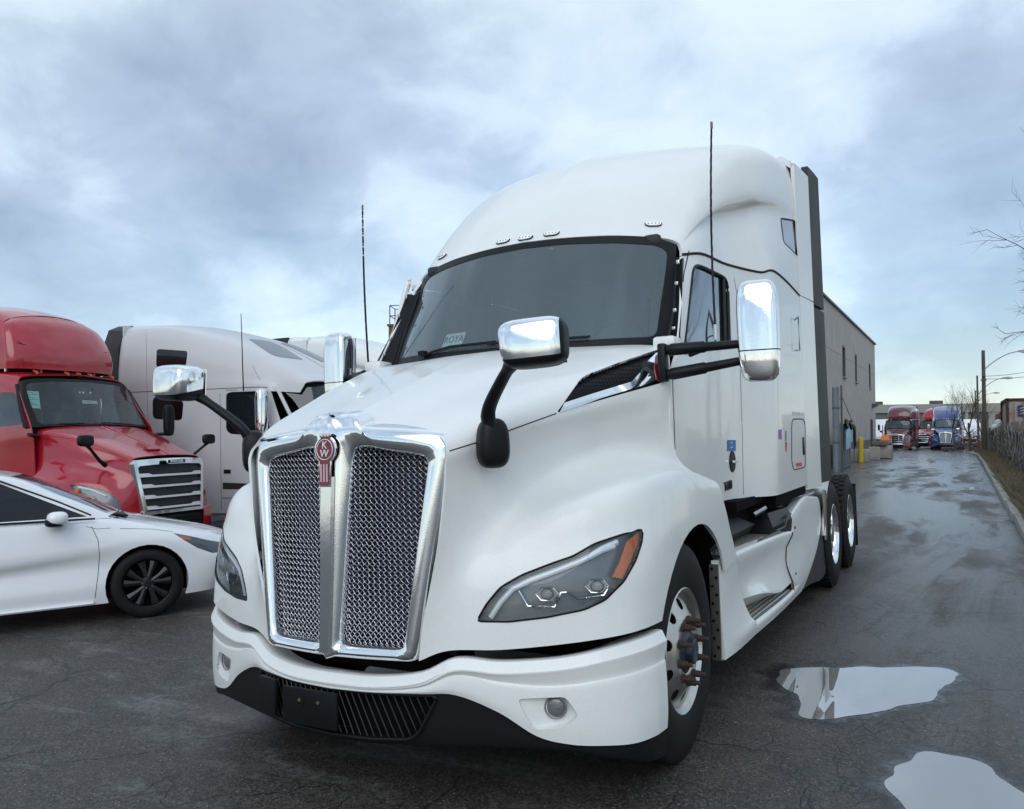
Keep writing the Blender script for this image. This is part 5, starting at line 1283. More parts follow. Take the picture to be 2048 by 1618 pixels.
    for sx in (-.5, .5):
        g = B(); box(g, (sx, 3.0, 1.9), (.5, .15, .75), bev=.05); box(g, (sx, 3.0, 2.35), (.3, .1, .2), bev=.04); emit('seat', g, INTERIOR, t)
    g = B(); lathe(g, [(-.01, .21), (.01, .215), (.012, .19), (-.01, .19), (-.01, .21)], 20, 'y', (.5, 2.3, 2.02)); emit('steering_wheel', g, BLACK, t)
    g = B(); box(g, (-.55, 3.6, 1.9), (.9, .03, 1.6)); box(g, (.8, 3.6, 1.9), (.5, .03, 1.6)); box(g, (.2, 3.6, 1.4), (1.2, .03, .9)); emit('bulkhead', g, INTERIOR, t)
    g = B(); box(g, (0, 5.6, 2.4), (2.3, .05, 3.2)); emit('sleeper_back_wall', g, RED, t)
    g = B(); tube(g, [(.60, 1.53, 1.99), (.2, 1.49, 2.005), (-.05, 1.49, 2.01)], .008, 5); emit('wiper', g, BLACK, t); g = B(); tube(g, [(-.35, 1.50, 2.0), (-.7, 1.60, 1.99), (-.9, 1.68, 1.98)], .008, 5); emit('wiper', g, BLACK, t)
    g = B(); tube(g, [(1.18,1.74,1.93),(1.13,1.96,2.30),(1.055,2.13,2.62)], .025, 8); prr('windshield_pillar', g, BLACK)
    # grille
    def qy(x, z): return -.05+.10*x*x+.10*(z-.56)
    fr = [(-.60,.56),(-.71,1.33),(-.66,1.39),(-.3,1.405),(.3,1.405),(.66,1.39),(.71,1.33),(.60,.56)]; inn_ = [(-.53,.61),(-.635,1.27),(-.60,1.30),(-.3,1.315),(.3,1.315),(.60,1.30),(.635,1.27),(.53,.61)]
    g = B(); A = [g.verts.new((x, qy(x, z)+.05, z)) for x, z in fr]; Bv = [g.verts.new((x*.985, qy(x, z)-.03, z)) for x, z in fr]; Cv = [g.verts.new((x, qy(x, z)-.03, z)) for x, z in inn_]; D = [g.verts.new((x, qy(x, z)+.05, z)) for x, z in inn_]
    for P_, Q_ in ((A, Bv), (Bv, Cv), (Cv, D)):
        for i in range(8): g.faces.new((P_[i], P_[(i+1) % 8], Q_[(i+1) % 8], Q_[i]))
    bmesh.ops.recalc_face_normals(g, faces=g.faces); GR = emit('grille_frame', g, CHROMESOFT, t, 30)
    g = B(); g.faces.new([g.verts.new((x, qy(x, z)+.045, z)) for x, z in inn_]); emit('grille_screen', g, mat('grille_screen', (.02, .02, .025), .5, bump=.8, bscale=120), t, smooth=0)
    for k_ in range(4):
        z_ = .655+k_*.165; hw = .53+.105*(z_-.61)/.66; g = B(); pts = [(-hw, z_-.02), (-hw, z_+.035), (-hw+.16, z_+.035), (-hw+.22, z_+.012), (hw-.22, z_+.012), (hw-.16, z_+.035), (hw, z_+.035), (hw, z_-.02)]
        vs1 = [g.verts.new((x, qy(x, z)-.035+.45*(z-z_), z)) for x, z in pts]; vs2 = [g.verts.new((x, qy(x, z)+.03, z+.01)) for x, z in pts]; g.faces.new(vs1)
        for i in range(8): g.faces.new((vs1[i], vs1[(i+1) % 8], vs2[(i+1) % 8], vs2[i]))
        bmesh.ops.recalc_face_normals(g, faces=g.faces); emit('grille_bar', g, CHROMESOFT, GR, 30)
    Mb = frame_on((0, -.075, 1.352), (0, -1, .15)); g = B(); prism(g, fillet([(-.19,-.036),(.19,-.036),(.19,.036),(-.19,.036)], .03, 4), Mb, .014, .003); bd = emit('badge', g, CHROME, t)
    g = B(); prism(g, fillet([(-.175,-.026),(.175,-.026),(.175,.026),(-.175,.026)], .022, 4), Mb, .0165); emit('badge_field', g, BLACK, bd); text('FREIGHTLINER', .046, Mb@Matrix.Translation((0, 0, .0185)), CHROME, bd, sx=.88)
    # bumper
    pl = [(.0, -.05), (.3, -.045), (.56, -.03), (.62, -.02), (.85, .07), (1.05, .26), (1.18, .55), (1.23, .9)]
    g = orient(net([[(x, y+.06, .60) for x, y in pl[3:]], [(x, y, .58) for x, y in pl[3:]], [(x, y-.02, .50) for x, y in pl[3:]], [(x, y-.01, .25) for x, y in pl[3:]], [(x, y+.04, .18) for x, y in pl[3:]]], 3, 4), (0, 1, .4)); thick(g, .02); prr('bumper_end', g, RED)
    g = orient(net([[(x, y+.10, .56) for x, y in pl[:4]], [(x, y+.03, .50) for x, y in pl[:4]], [(x, y+.01, .25) for x, y in pl[:4]], [(x, y+.06, .18) for x, y in pl[:4]]], 3, 4), (0, 1, .4)); mirror_bm(g); bc = emit('bumper_centre', g, BLACKM, t)
    for k_ in range(5):
        g = B(); box(g, (0, -.04, .24+k_*.06), (1.1, .02, .012)); emit('air_slat', g, BLACK, bc)
    g = B(); box(g, (.8, 1.35, .7), (.05, 1.2, .8)); pair('arch_liner', g, DARK, t); g = B(); box(g, (0, .3, .8), (1.1, .03, .9)); emit('radiator', g, DARK, t)
    # mirrors
    for s in (-1, 1):
        g = shell((s*1.22, .42, 1.70), .13, .085, .05, 0, 3.6, 20, 10); hm = emit('hood_mirror', g, BLACK, t, 60)
        g = B(); tube(g, [(s*1.20, .42, 1.64), (s*1.10, .45, 1.56), (s*.90, .52, 1.40), (s*.80, .52, 1.33)], [.03, .022, .026, .04], 8); emit('mirror_arm', g, BLACK, hm)
        g = shell((s*(1.38 if s > 0 else 1.66), 1.50 if s > 0 else 1.9, 2.06), .10, .28, .06, 0, 4, 20, 12); mm = emit('main_mirror', g, BLACK, t, 60); g = B(); tube(g, [(s*1.04, 1.66, 1.80), (s*1.3, 1.52, 1.82)], .03, 8); emit('mirror_arm', g, BLACK, mm)
    return t
redt = cascadia(); tag(redt, 'bright red semi tractor with four-bar chrome grille, nose towards the yard behind the white car', 'semi truck', 'semi trucks parked in the yard')
wheel(redt, 1.2, 1.3, True, .51)
g = B(); box(g, (0, 5.5, .85), (.9, 7.5, .28)); emit('frame_rail', g, BLACKM, redt); g = B(); box(g, (.9, 3.6, .62), (.6, 3.2, .6)); pair('fuel_tank', g, STEEL, redt)
# ---------------------------------------------------------------- pale grey high-roof tractor seen side on
def volvo():
    M = Matrix.Translation((-5.2, 9.45, 0))@Matrix.Rotation(PI/2, 4, 'Z'); pj = Pj('cam', M); t = empty('semi_truck', M=M)
    Y = [2.45, 2.75, 3.15, 3.6, 4.4, 5.2, 6.2, 7.15]
    def row(xs_, zs): return [(x, y, z) for x, y, z in zip(xs_, Y, zs)]
    rows = [row([1.2,1.22,1.23,1.24,1.25,1.25,1.25,1.25], [.35]*8), row([1.2,1.23,1.24,1.25,1.25,1.25,1.25,1.25], [.9]*8), row([1.18,1.22,1.24,1.25,1.25,1.25,1.25,1.25], [1.55]*8),
      [(1.12,2.45,1.70),(1.19,2.75,1.80),(1.23,3.12,2.15),(1.24,3.6,2.15),(1.25,4.4,2.15),(1.25,5.2,2.15),(1.25,6.2,2.15),(1.25,7.15,2.15)],
      [(1.13,2.72,1.95),(1.16,2.93,2.28),(1.20,3.15,2.60),(1.23,3.6,2.63),(1.245,4.4,2.66),(1.25,5.2,2.68),(1.25,6.2,2.70),(1.25,7.15,2.72)],
      [(1.12,2.78,2.08),(1.13,2.98,2.40),(1.15,3.16,2.68),(1.20,3.6,2.74),(1.22,4.4,2.85),(1.24,5.2,2.90),(1.25,6.2,2.93),(1.25,7.15,2.95)],
      [(.98,2.52,2.62),(1.05,2.78,2.66),(1.09,3.10,2.76),(1.14,3.5,2.90),(1.17,4.3,3.12),(1.19,5.2,3.32),(1.20,6.2,3.45),(1.21,7.15,3.48)],
      [(.94,2.45,2.66),(.98,2.68,2.74),(1.0,3.0,2.88),(1.03,3.4,3.05),(1.05,4.2,3.36),(1.08,5.1,3.64),(1.10,6.1,3.86),(1.11,7.15,3.92)],
      [(.84,2.35,2.68),(.84,2.58,2.77),(.84,2.85,2.90),(.84,3.3,3.12),(.86,4.1,3.47),(.88,5.0,3.75),(.90,6.0,3.97),(.92,7.15,4.05)],
      [(.45,2.25,2.68),(.45,2.42,2.77),(.45,2.75,2.90),(.45,3.25,3.16),(.45,4.05,3.53),(.45,4.95,3.80),(.45,5.9,4.01),(.45,7.15,4.12)],
      [(0,2.2,2.68),(0,2.38,2.77),(0,2.73,2.90),(0,3.25,3.17),(0,4.05,3.54),(0,4.95,3.82),(0,5.9,4.03),(0,7.15,4.14)]]
    n = neg(orient(net(rows, 5, 6), (0, 5, 2)))
    split_off(n, carve(n, [(541,782),(600,785),(690,792),(720,800),(720,905),(582,905)], pj, lambda f: f.calc_center_median().y < 3.3 and f.calc_center_median().z > 1.6)).free()
    wins = []
    for P_, r_ in (([(313,701),(318,698),(374,702),(375,708),(371,735),(366,737),(318,736),(312,732)], 4), ([(305,800),(310,794),(362,800),(367,806),(364,838),(358,841),(309,838),(305,832)], 4), ([(452,788),(460,784),(519,782),(527,790),(541,866),(538,873),(460,868),(452,860)], 5)):
        f = split_off(n, carve(n, fillet(P_, r_, 2), pj, lambda f: f.calc_center_median().x < -.9 and f.normal.x < -.3)); wins.append(f)
    h_ = hitter([n]+wins, M)
    full = n.copy(); thick(full, .02); mirror_bm(full); emit('body', full, SILVER, t, 40)
    def prr(name, bm, m, par=None, **k):
        a, b = pair(name, bm, m, par[0] if par else t, **k)
        if par: b.parent = par[1]
        return a, b
    for i, w_ in enumerate(wins):
        shift(w_, -.004); prr('side_window' if i == 2 else 'sleeper_window', w_, TINT if i < 2 else SIDEGLASS)
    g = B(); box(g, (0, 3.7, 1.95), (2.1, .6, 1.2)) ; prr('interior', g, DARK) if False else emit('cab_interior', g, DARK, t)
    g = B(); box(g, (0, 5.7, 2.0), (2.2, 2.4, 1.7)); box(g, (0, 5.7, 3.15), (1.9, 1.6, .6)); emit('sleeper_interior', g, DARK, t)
    sk = B(); 
    T_ = crom([Vector((498, 678, 0)), Vector((541, 684, 0)), Vector((575, 700, 0)), Vector((605, 719, 0))], 4); B_ = crom([Vector((498, 678.5, 0)), Vector((528, 699, 0)), Vector((552, 712, 0)), Vector((605, 719.5, 0))], 4)
    gr_ = [[h_(*((a+(b-a)*v/3)[:2])) for v in range(4)] for a, b in zip(T_, B_)]
    vg_ = [[sk.verts.new(q[0]+q[1]*.006) if q else None for q in r] for r in gr_]
    for r0, r1 in zip(vg_, vg_[1:]):
        for c0, c1, c2, c3 in zip(r0, r0[1:], r1[1:], r1):
            if all((c0, c1, c2, c3)): sk.faces.new((c0, c1, c2, c3))
    prr('skylight', sk, mat('skylight_grey', (.16, .17, .19), .35, coat=.4), smooth=0)
    g = B()
    for ln, r_ in (([(203,787),(300,783),(400,779),(520,774),(535,775)], .006), ([(440,786),(441,850),(442,960),(443,1040)], .004), ([(292,660),(294,770),(296,850)], .003), ([(444,996),(498,996)], .006), ([(505,730),(512,745),(520,760)], .003), ([(452,781),(475,780)], .005)):
        seam(g, h_, ln, r_, 10)
    pair('panel_gap', g, SEAM, t)
    q = [h_(*p) for p in [(446,965),(520,968),(520,979),(446,978)]]
    if all(q): g = B(); g.faces.new([g.verts.new(a[0]+a[1]*.006) for a in q]); pair('dark_stripe', g, DARKGREY, t, smooth=0)
    q = h_(455, 943); g = B(); box(g, q[0], (.02, .17, .07)); emit('door_handle', g, BLACK, t)
    # windshield panel
    wr = [[(0,1.95,1.75),(.5,2.0,1.75),(.9,2.2,1.72),(1.10,2.45,1.70)], [(0,2.15,2.3),(.5,2.2,2.3),(.85,2.38,2.28),(1.03,2.62,2.2)], [(0,2.28,2.68),(.5,2.34,2.67),(.85,2.55,2.65),(1.10,3.0,2.60)]]
    g = orient(net(wr, 5, 5), (0, 4, 2)); hw_ = None; mirror_bm(g); _g = g.copy(); hw_ = hitter([_g], M); emit('windshield', g, SIDEGLASS, t, 60)
    q = [hw_(*p) for p in [(539,779),(564,783),(566,811),(545,808)]]
    if all(q): g = B(); g.faces.new([g.verts.new(a[0]+a[1]*.004) for a in q]); ws2 = emit('window_sheet', g, PAPERG, t, smooth=0)
    g = B(); tube(g, [(-1.13, 2.45, 1.72), (-1.13, 2.75, 2.12), (-1.11, 3.06, 2.6)], .035, 8); pair('pillar', g, SILVER, t)
    g = B(); tube(g, [(1.05,2.9,2.66),(.6,2.38,2.68),(0,2.22,2.68),(-.6,2.38,2.68),(-1.05,2.9,2.66)], .02, 6); emit('visor_edge', g, SEAM, t)
    # hood, simple but true shape, mostly hidden
    rows = [[(.6,.05,.5),(1.1,.5,.5),(1.22,1.1,.5),(1.22,2.5,.5)], [(.6,.05,1.1),(1.1,.45,1.1),(1.22,1.1,1.15),(1.22,2.5,1.2)], [(.6,.1,1.35),(1.0,.5,1.45),(1.1,1.2,1.58),(1.15,2.45,1.68)], [(.4,.1,1.45),(.6,.5,1.55),(.7,1.2,1.68),(.7,2.2,1.78)], [(0,.08,1.48),(0,.5,1.58),(0,1.2,1.7),(0,2.1,1.8)]]
    g = orient(net(rows, 4, 4), (0, 1.5, 1)); thick(g, .02); mirror_bm(g); emit('hood', g, SILVER, t, 40)
    # extender
    g = B(); loftpoly(g, [[(1.26,7.15,.9),(1.26,7.15,3.55),(1.12,7.15,3.95),(.9,7.15,4.08),(.9,7.15,.9)], [(1.27,7.62,.9),(1.27,7.62,3.6),(1.13,7.6,4.0),(.92,7.58,4.10),(.92,7.62,.9)]]); prr('side_extender', g, DARKGREY)
    g = B(); box(g, (0, 7.12, 2.4), (2.3, .04, 3.3)); emit('sleeper_back_wall', g, SILVER, t)
    # door mirrors and hood mirrors, aerial
    for s in (-1, 1):
        g = shell((s*1.46, 3.08, 2.15), .10, .40, .085, 0, 4.2, 20, 14); top = g; mm = emit('main_mirror', top, CHROME, t, 60)
        g = B(); tube(g, [(s*1.2, 3.2, 2.5), (s*1.42, 3.1, 2.52)], .02, 6); tube(g, [(s*1.2, 3.2, 1.75), (s*1.42, 3.1, 1.78)], .02, 6); emit('mirror_arm', g, BLACK, mm)
    g = B(); p0, p1 = L(487,782,y=8.05), L(482,627,y=8.05); Mi_ = M.inverted(); tube(g, [Mi_@p0, Mi_@p1], [.012, .006], 6); emit('aerial', g, BLACKM, t)
    return t
vol = volvo(); tag(vol, 'pale grey high-roof semi tractor parked side on behind the red one, tall chrome door mirror', 'semi truck', 'semi trucks parked in the yard')
wheel(vol, 1.2, 1.2, True, .51)
q0 = BVHTree  # small black mirror on a stalk above the red truck's far corner
g = B(); box(g, (0, 5.5, .85), (.9, 8.5, .28)); emit('frame_rail', g, BLACKM, vol)
# white tractor behind: a sister of the main one
SKIPT = ('wire_mesh',)
sis = copy_tree(semi); sis.matrix_world = Matrix.Translation((-5.55, 12.75, 0))@Matrix.Rotation(PI/2, 4, 'Z'); sis['label'] = 'white semi tractor of which only the domed roof shows above the pale grey one'
# ---------------------------------------------------------------- white saloon
def sedan():
    ph = math.radians(148); R3 = Matrix.Rotation(ph, 4, 'Z'); wc = Vector((-4.219, 2.493, 0)); o_ = wc-(R3@Vector((-.895, .87, 0))); M = Matrix.Translation(o_)@R3; pj = Pj('cam', M)
    t = empty('parked_car', M=M)
    rows = [
     [(.55,.16,.20),(.80,.30,.19),(.87,.60,.18),(.875,.90,.18),(.88,1.5,.17),(.885,2.6,.17),(.88,3.7,.2),(.70,4.5,.25)],
     [(.58,.07,.34),(.82,.27,.33),(.895,.60,.33),(.90,.90,.33),(.895,1.5,.32),(.90,2.6,.32),(.90,3.7,.36),(.76,4.58,.40)],
     [(.56,.04,.50),(.80,.24,.49),(.885,.58,.51),(.905,.90,.53),(.868,1.5,.52),(.872,2.6,.46),(.91,3.7,.50),(.78,4.62,.6)],
     [(.50,.07,.60),(.74,.26,.60),(.87,.60,.67),(.908,.92,.72),(.908,1.4,.66),(.912,2.6,.58),(.92,3.7,.75),(.78,4.6,.8)],
     [(.44,.10,.655),(.66,.28,.69),(.79,.60,.76),(.84,.92,.83),(.865,1.4,.875),(.88,2.6,.90),(.87,3.7,.93),(.72,4.55,.98)],
     [(.40,.11,.67),(.60,.29,.715),(.72,.62,.79),(.77,.94,.87),(.81,1.2,.925),(.85,2.6,.935),(.82,3.7,.99),(.66,4.5,1.02)]]
    b = neg(orient(net(rows, 5, 6), (0, 2, .6)))
    split_off(b, carve(b, [(.87+.355*math.cos(2*PI*i/32), .315+.355*math.sin(2*PI*i/32)) for i in range(32)], sideP, lambda f: f.calc_center_median().x < -.7)).free()
    split_off(b, carve(b, [(3.6+.355*math.cos(2*PI*i/32), .315+.355*math.sin(2*PI*i/32)) for i in range(32)], sideP, lambda f: f.calc_center_median().x < -.7)).free()
    hr = [[(.40,.11,.67),(.60,.29,.715),(.72,.62,.79),(.77,.94,.87),(.81,1.2,.925)], [(.30,.06,.670),(.45,.27,.732),(.54,.6,.812),(.57,.92,.885),(.6,1.14,.94)], [(.12,.03,.672),(.2,.25,.742),(.25,.6,.82),(.26,.92,.893),(.27,1.06,.945)], [(0,.03,.672),(0,.25,.745),(0,.6,.823),(0,.92,.896),(0,1.04,.948)]]
    hd_ = neg(orient(net(hr, 5, 6), (0, 1, .3)))
    HLp = [(346,1066),(380,1072),(415,1080),(440,1084),(440,1104),(425,1106),(395,1096),(368,1080)]
    hl1 = split_off(b, carve(b, HLp, pj, NEARX)); hl2 = split_off(hd_, carve(hd_, HLp, pj, lambda f: f.calc_center_median().y < .7))
    hb2 = hitter([b, hl1, hl2, hd_], M)
    def prr(name, bm, m, par=None, **k):
        a, c = pair(name, bm, m, par[0] if par else t, **k)
        if par: c.parent = par[1]
        return a, c
    thick(b, .02); mirror_bm(b); emit('body', b, CARWHITE, t, 40); thick(hd_, .015); mirror_bm(hd_); emit('hood', hd_, CARWHITE, t, 40)
    mm_ = bpy.data.meshes.new('t'); hl2.to_mesh(mm_); hl1.from_mesh(mm_); hh2_ = hl1.copy(); shift(hl1, -.02); H = prr('headlight', hl1, LAMPDARK); shift(hh2_, .001); prr('lens', hh2_, LENS, H)
    q = [hb2(*p) for p in [(349,1068),(378,1073),(384,1080),(366,1079)]]
    if all(q): g = B(); g.faces.new([g.verts.new(a[0]-a[1]*.006) for a in q]); prr('turn_signal', g, AMBER, H, smooth=0)
    # greenhouse
    gr = [[(.80,1.17,.93),(.84,1.6,.93),(.855,2.2,.935),(.855,3.0,.95),(.82,3.7,.99),(.66,4.3,1.04)],
          [(.78,1.19,.945),(.755,1.58,1.122),(.68,2.06,1.325),(.67,2.9,1.35),(.68,3.5,1.26),(.64,4.25,1.07)],
          [(.74,1.17,.955),(.70,1.56,1.145),(.60,2.05,1.355),(.59,2.9,1.38),(.62,3.5,1.29),(.60,4.22,1.09)],
          [(.4,1.08,.962),(.4,1.50,1.168),(.35,2.02,1.372),(.35,2.8,1.40),(.38,3.5,1.31),(.38,4.2,1.10)], [(0,1.05,.962),(0,1.48,1.168),(0,2.0,1.378),(0,2.8,1.405),(0,3.5,1.315),(0,4.2,1.11)]]
    gh = neg(orient(net(gr, 6, 6), (0, 2.5, .8)))
    sw = split_off(gh, carve(gh, [(1.36,.955),(1.62,1.08),(2.06,1.295),(2.3,1.315),(2.9,1.32),(3.35,1.25),(3.68,1.10),(3.72,.995),(3.0,.975),(2.2,.955)], sideP, lambda f: f.calc_center_median().x < -.62 and abs(f.normal.x) > .35))
    wsd = split_off(gh, carve(gh, [(.05,1.05),(.05,1.86),(-.35,1.90),(-.585,1.96),(-.69,1.55),(-.725,1.20),(-.4,1.09)], Pj('z'), lambda f: f.calc_center_median().y < 2.1))
    thick(gh, .02); mirror_bm(gh); emit('roof', gh, CARWHITE, t, 40)
    shift(sw, -.006); S = prr('side_window', sw, TINT); mirror_bm(wsd); emit('windshield', wsd, SIDEGLASS, t, 60)
    g = B(); box(g, (0, 2.4, .75), (1.45, 2.6, .35)); emit('cabin', g, INTDARK, t)
    for sx in (-.38, .38): g = B(); box(g, (sx, 2.35, 1.02), (.45, .15, .5), bev=.05); emit('seat', g, INTDARK, t)
    g = B(); tube(g, [(-.862,1.30,.935),(-.872,2.2,.942),(-.872,3.0,.957)], .009, 5); tube(g, [(-.80,1.33,.965),(-.768,1.60,1.105),(-.70,2.06,1.315),(-.69,2.9,1.335)], .008, 5); pair('window_trim', g, BLACK, t)
    g = B(); box(g, (-.868, 2.25, 1.12), (.02, .08, .34), Matrix.Rotation(.38, 3, 'Y')); pair('door_pillar', g, BLACK, t)
    g = shell((-.985, 1.60, .965), .10, .062, .085, 0, 2.8, 20, 12); mo = emit('door_mirror', g, CARWHITE, t, 60)
    g = shell((-.98, 1.62, .935), .096, .042, .08, 0, 2.8, 20, 10); box(g, (-.89, 1.58, .925), (.10, .05, .03)); emit('mirror_foot', g, BLACK, mo, 60)
    g = shell((.985, 1.60, .965), .10, .062, .085, 0, 2.8, 20, 12); emit('door_mirror', g, CARWHITE, t, 60)
    g = B(); seam(g, hb2, [(183,1053),(196,1080),(199,1110),(196,1150),(190,1196)], .0028, 6); seam(g, hb2, [(172,1053),(195,1058),(222,1056)], .002, 6); seam(g, hb2, [(240,1057),(300,1058),(345,1063)], .0022, 6); pair('panel_gap', g, SEAM, t)
    g = B(); box(g, (0, 1.07, .94), (1.3, .12, .015), Matrix.Rotation(.2, 3, 'X')); emit('cowl', g, BLACK, t)
    g = B(); loftpoly(g, [[(-.60,.10,.42),(-.76,.24,.44),(-.72,.20,.60),(-.70,.19,.60)], [(-.62,.12,.32),(-.70,.20,.33),(-.68,.18,.34),(-.66,.17,.34)]]); prr('side_intake', g, MAROON)
    g = B(); 
    for k_ in range(6): box(g, (0, .035+.01*k_, .36+k_*.05), (.95-.02*k_, .03, .03))
    emit('front_grille', g, BLACK, t)
    g = B(); box(g, (0, .9, .45), (1.3, .8, .5)); box(g, (0, 3.6, .45), (1.3, .8, .5)); box(g, (0, 2.2, .25), (1.6, 2.6, .1)); emit('underbody', g, DARK, t)
    g = B(); tube(g, [(-.895,1.32,.19),(-.90,2.2,.185),(-.90,3.2,.19)], .02, 6, flat=.8); pair('sill', g, CARWHITE, t)
    # wheels
    for y_ in (.87, 3.6):
        for s in (-1, 1):
            e_ = empty('wheel', (0, y_, .315)); e_.parent = t; g = B()
            lathe(g, [(.865,.215),(.885,.225),(.893,.25),(.885,.295),(.865,.312),(.80,.315),(.72,.315),(.70,.30),(.69,.22)], 48, 'x')
            g2 = B(); lathe(g2, [(.70,.21),(.85,.205),(.872,.212),(.876,.220),(.868,.216)], 48, 'x')
            g3 = B(); lathe(g3, [(.84,.062),(.862,.058),(.868,.03),(.868,0)], 24, 'x')
            for k_ in range(5):
                a = 2*PI*k_/5+.3
                for da, r1 in ((-.13, .205), (.16, .205)):
                    p0 = Vector((.862, .045*math.cos(a+da*.9), .045*math.sin(a+da*.9))); p1 = Vector((.855, .20*math.cos(a+da*1.9), .20*math.sin(a+da*1.9))); tube(g3, [p0, p0.lerp(p1, .5)+Vector((.004, 0, 0)), p1], [.018, .020, .034], 4, flat=.4, up=(1, 0, 0))
            g4 = B(); lathe(g4, [(.80,.20),(.80,0)], 24, 'x')
            g5 = B()
            for k_ in range(5):
                a = 2*PI*k_/5; lathe(g5, [(.862,.007),(.870,.007),(.870,0)], 8, 'x', (0, .045*math.cos(a), .045*math.sin(a)))
            for nm, gg, m in (('tyre', g, RUBBER), ('rim', g2, BLACK), ('spokes', g3, mat('dark_alloy', (.035, .037, .042), .25, .6) if not bpy.data.materials.get('dark_alloy') else bpy.data.materials['dark_alloy']), ('brake_disc', g4, DARK), ('wheel_nuts', g5, STEEL)):
                if s < 0: neg(gg)
                emit(nm, gg, m, e_, 40, kind='stuff' if nm == 'wheel_nuts' else None)
    return t
car = sedan(); tag(car, 'white saloon car with black alloy wheels in front of the red truck', 'car')
# ================================================================ the lane: building, kerb, fence, far trucks, trees
def bgroot(name, x, y, z=0, rz=0, label=None, cat=None, group=None):
    e_ = empty(name, M=BGM@Matrix.Translation((x, y, z))@Matrix.Rotation(rz, 4, 'Z')); return tag(e_, label, cat, group)
STUCCO = mat('stucco_grey_beige', (.40, .385, .36), .85, bump=.5, bscale=60, var=.14, vscale=1.1); STUCCO2 = mat('stucco_base_brown', (.15, .14, .125), .85, bump=.5, bscale=60, var=.25, vscale=1.3)
CAP = mat('roof_edge_metal', (.07, .07, .07), .5); JOINT = mat('wall_joint', (.12, .118, .11), .9); CONC = mat('concrete_pale', (.34, .335, .31), .85, bump=.6, bscale=35, dirt=(.14, .13, .11), var=.6, vscale=2.5)
bl_ = bgroot('warehouse_building', -2.25, 53, label='grey-beige stucco building with three slit windows beside the lane', cat='building')
def bwall(y0, y1, z0, z1, m, name='wall_panel', t=.2, x=0):
    g = B(); box(g, (x-t/2, (y0+y1)/2, (z0+z1)/2), (t, y1-y0, z1-z0)); return emit(name, g, m, bl_, 0)
WY = [(-16.1, -15.0), (-11.1, -10.2), (-4.0, -3.0)]   # slit windows (local y; wall ends at y=0)
edges = [-24, -19.4, -13.0, -7.4, 0]
for y0, y1 in zip(edges, edges[1:]):
    inside = [w_ for w_ in WY if y0 < w_[0] < y1]
    for z0, z1, hi in ((.84, 4.72, 0), (4.735, 6.62, 1)):
        zlo, zhi = 3.82, 5.24
        segs = [(y0+.012, y1-.012, z0, z1)]
        for w0, w1 in inside:
            a0, a1 = max(z0, zlo), min(z1, zhi)
            segs = [(y0+.012, w0, z0, z1), (w1, y1-.012, z0, z1)] + ([(w0, w1, z0, a0)] if a0 > z0 else []) + ([(w0, w1, a1, z1)] if a1 < z1 else [])
        g = B()
        for s_ in segs: box(g, (-.1, (s_[0]+s_[1])/2, (s_[2]+s_[3])/2), (.2, s_[1]-s_[0], s_[3]-s_[2]))
        emit('wall_panel', g, STUCCO, bl_, 0)
bwall(-24, 0, -1.5, .828, STUCCO2, 'wall_base', .2, .015); bwall(-24, .0, 0, 6.6, JOINT, 'wall_core', .1, -.12)
g = B(); box(g, (-5, -.1, 2.6), (9.6, .2, 8.0)); emit('end_wall', g, STUCCO, bl_, 0); g = B(); box(g, (-5, -23.9, 2.6), (9.6, .2, 8.0)); emit('end_wall', g, STUCCO, bl_, 0)
g = B(); box(g, (-.08, -12, 6.66), (.34, 24.2, .08)); box(g, (-5, .0, 6.66), (10, .3, .08)); emit('parapet_cap', g, CAP, bl_, 0); g = B(); box(g, (-5, -12, 6.5), (9.7, 23.8, .1)); emit('roof', g, CAP, bl_, 0)
for w0, w1 in WY:
    g = B(); box(g, (-.03, w0+.04, 4.53), (.08, .08, 1.42)); box(g, (-.03, w1-.04, 4.53), (.08, .08, 1.42)); box(g, (-.03, (w0+w1)/2, 5.2), (.08, w1-w0, .08)); fr_o = emit('window', g, CAP, bl_, 0)
    g = B(); box(g, (-.10, (w0+w1)/2, 4.53), (.02, w1-w0-.1, 1.36)); emit('pane', g, mat('slit_pane', (.16, .17, .18), .15) if not bpy.data.materials.get('slit_pane') else bpy.data.materials['slit_pane'], fr_o, 0)
    g = B(); box(g, (.03, (w0+w1)/2, 3.79), (.12, w1-w0+.1, .05)); emit('sill', g, CONC, fr_o, 0)
g = B(); loftpoly(g, [[(0, -2.5, 2.95), (0, -2.2, 2.95), (0, -2.2, 2.65), (0, -2.5, 2.65)], [(.34, -2.5, 2.92), (.34, -2.2, 2.92), (.34, -2.2, 2.80), (.34, -2.5, 2.80)]]); emit('wall_lamp', g, CAP, bl_, 0)
g = B(); tube(g, [(.06, -3.4, -1), (.06, -3.4, 2.0)], .07, 8); emit('downpipe', g, CAP, bl_)
# gate post, thin post and grey steel bin panel with a blue sheet and black bags
GREYM = mat('galvanised_blue_grey', (.16, .185, .20), .5, .3, var=.25, vscale=3)
gp = bgroot('gate_post', -1.48, 28.3, label='tall grey-blue round steel post by the stucco wall', cat='post'); g = B(); tube(g, [(0, 0, -.1), (0, 0, 2.93)], .115, 16); emit('post', g, GREYM, gp)
g = B(); lathe(g, [(2.93, .125), (2.96, .12), (2.97, 0)], 16, 'z'); emit('post_cap', g, GREYM, gp); g = B(); [lathe(g, [(z_, .118), (z_, .13), (z_+.06, .13), (z_+.06, .118)], 16, 'z') for z_ in (1.0, 2.2)]; emit('hinge_band', g, CAP, gp)
g = B(); tube(g, [(.12, .6, -.1), (.12, .6, 3.05)], .035, 8); tube(g, [(.12, .6, 2.7), (.22, 3.0, 1.75)], .012, 5); tube(g, [(0, 0, 2.55), (.12, .6, 2.58)], .02, 6); emit('stay_rod', g, CAP, gp)
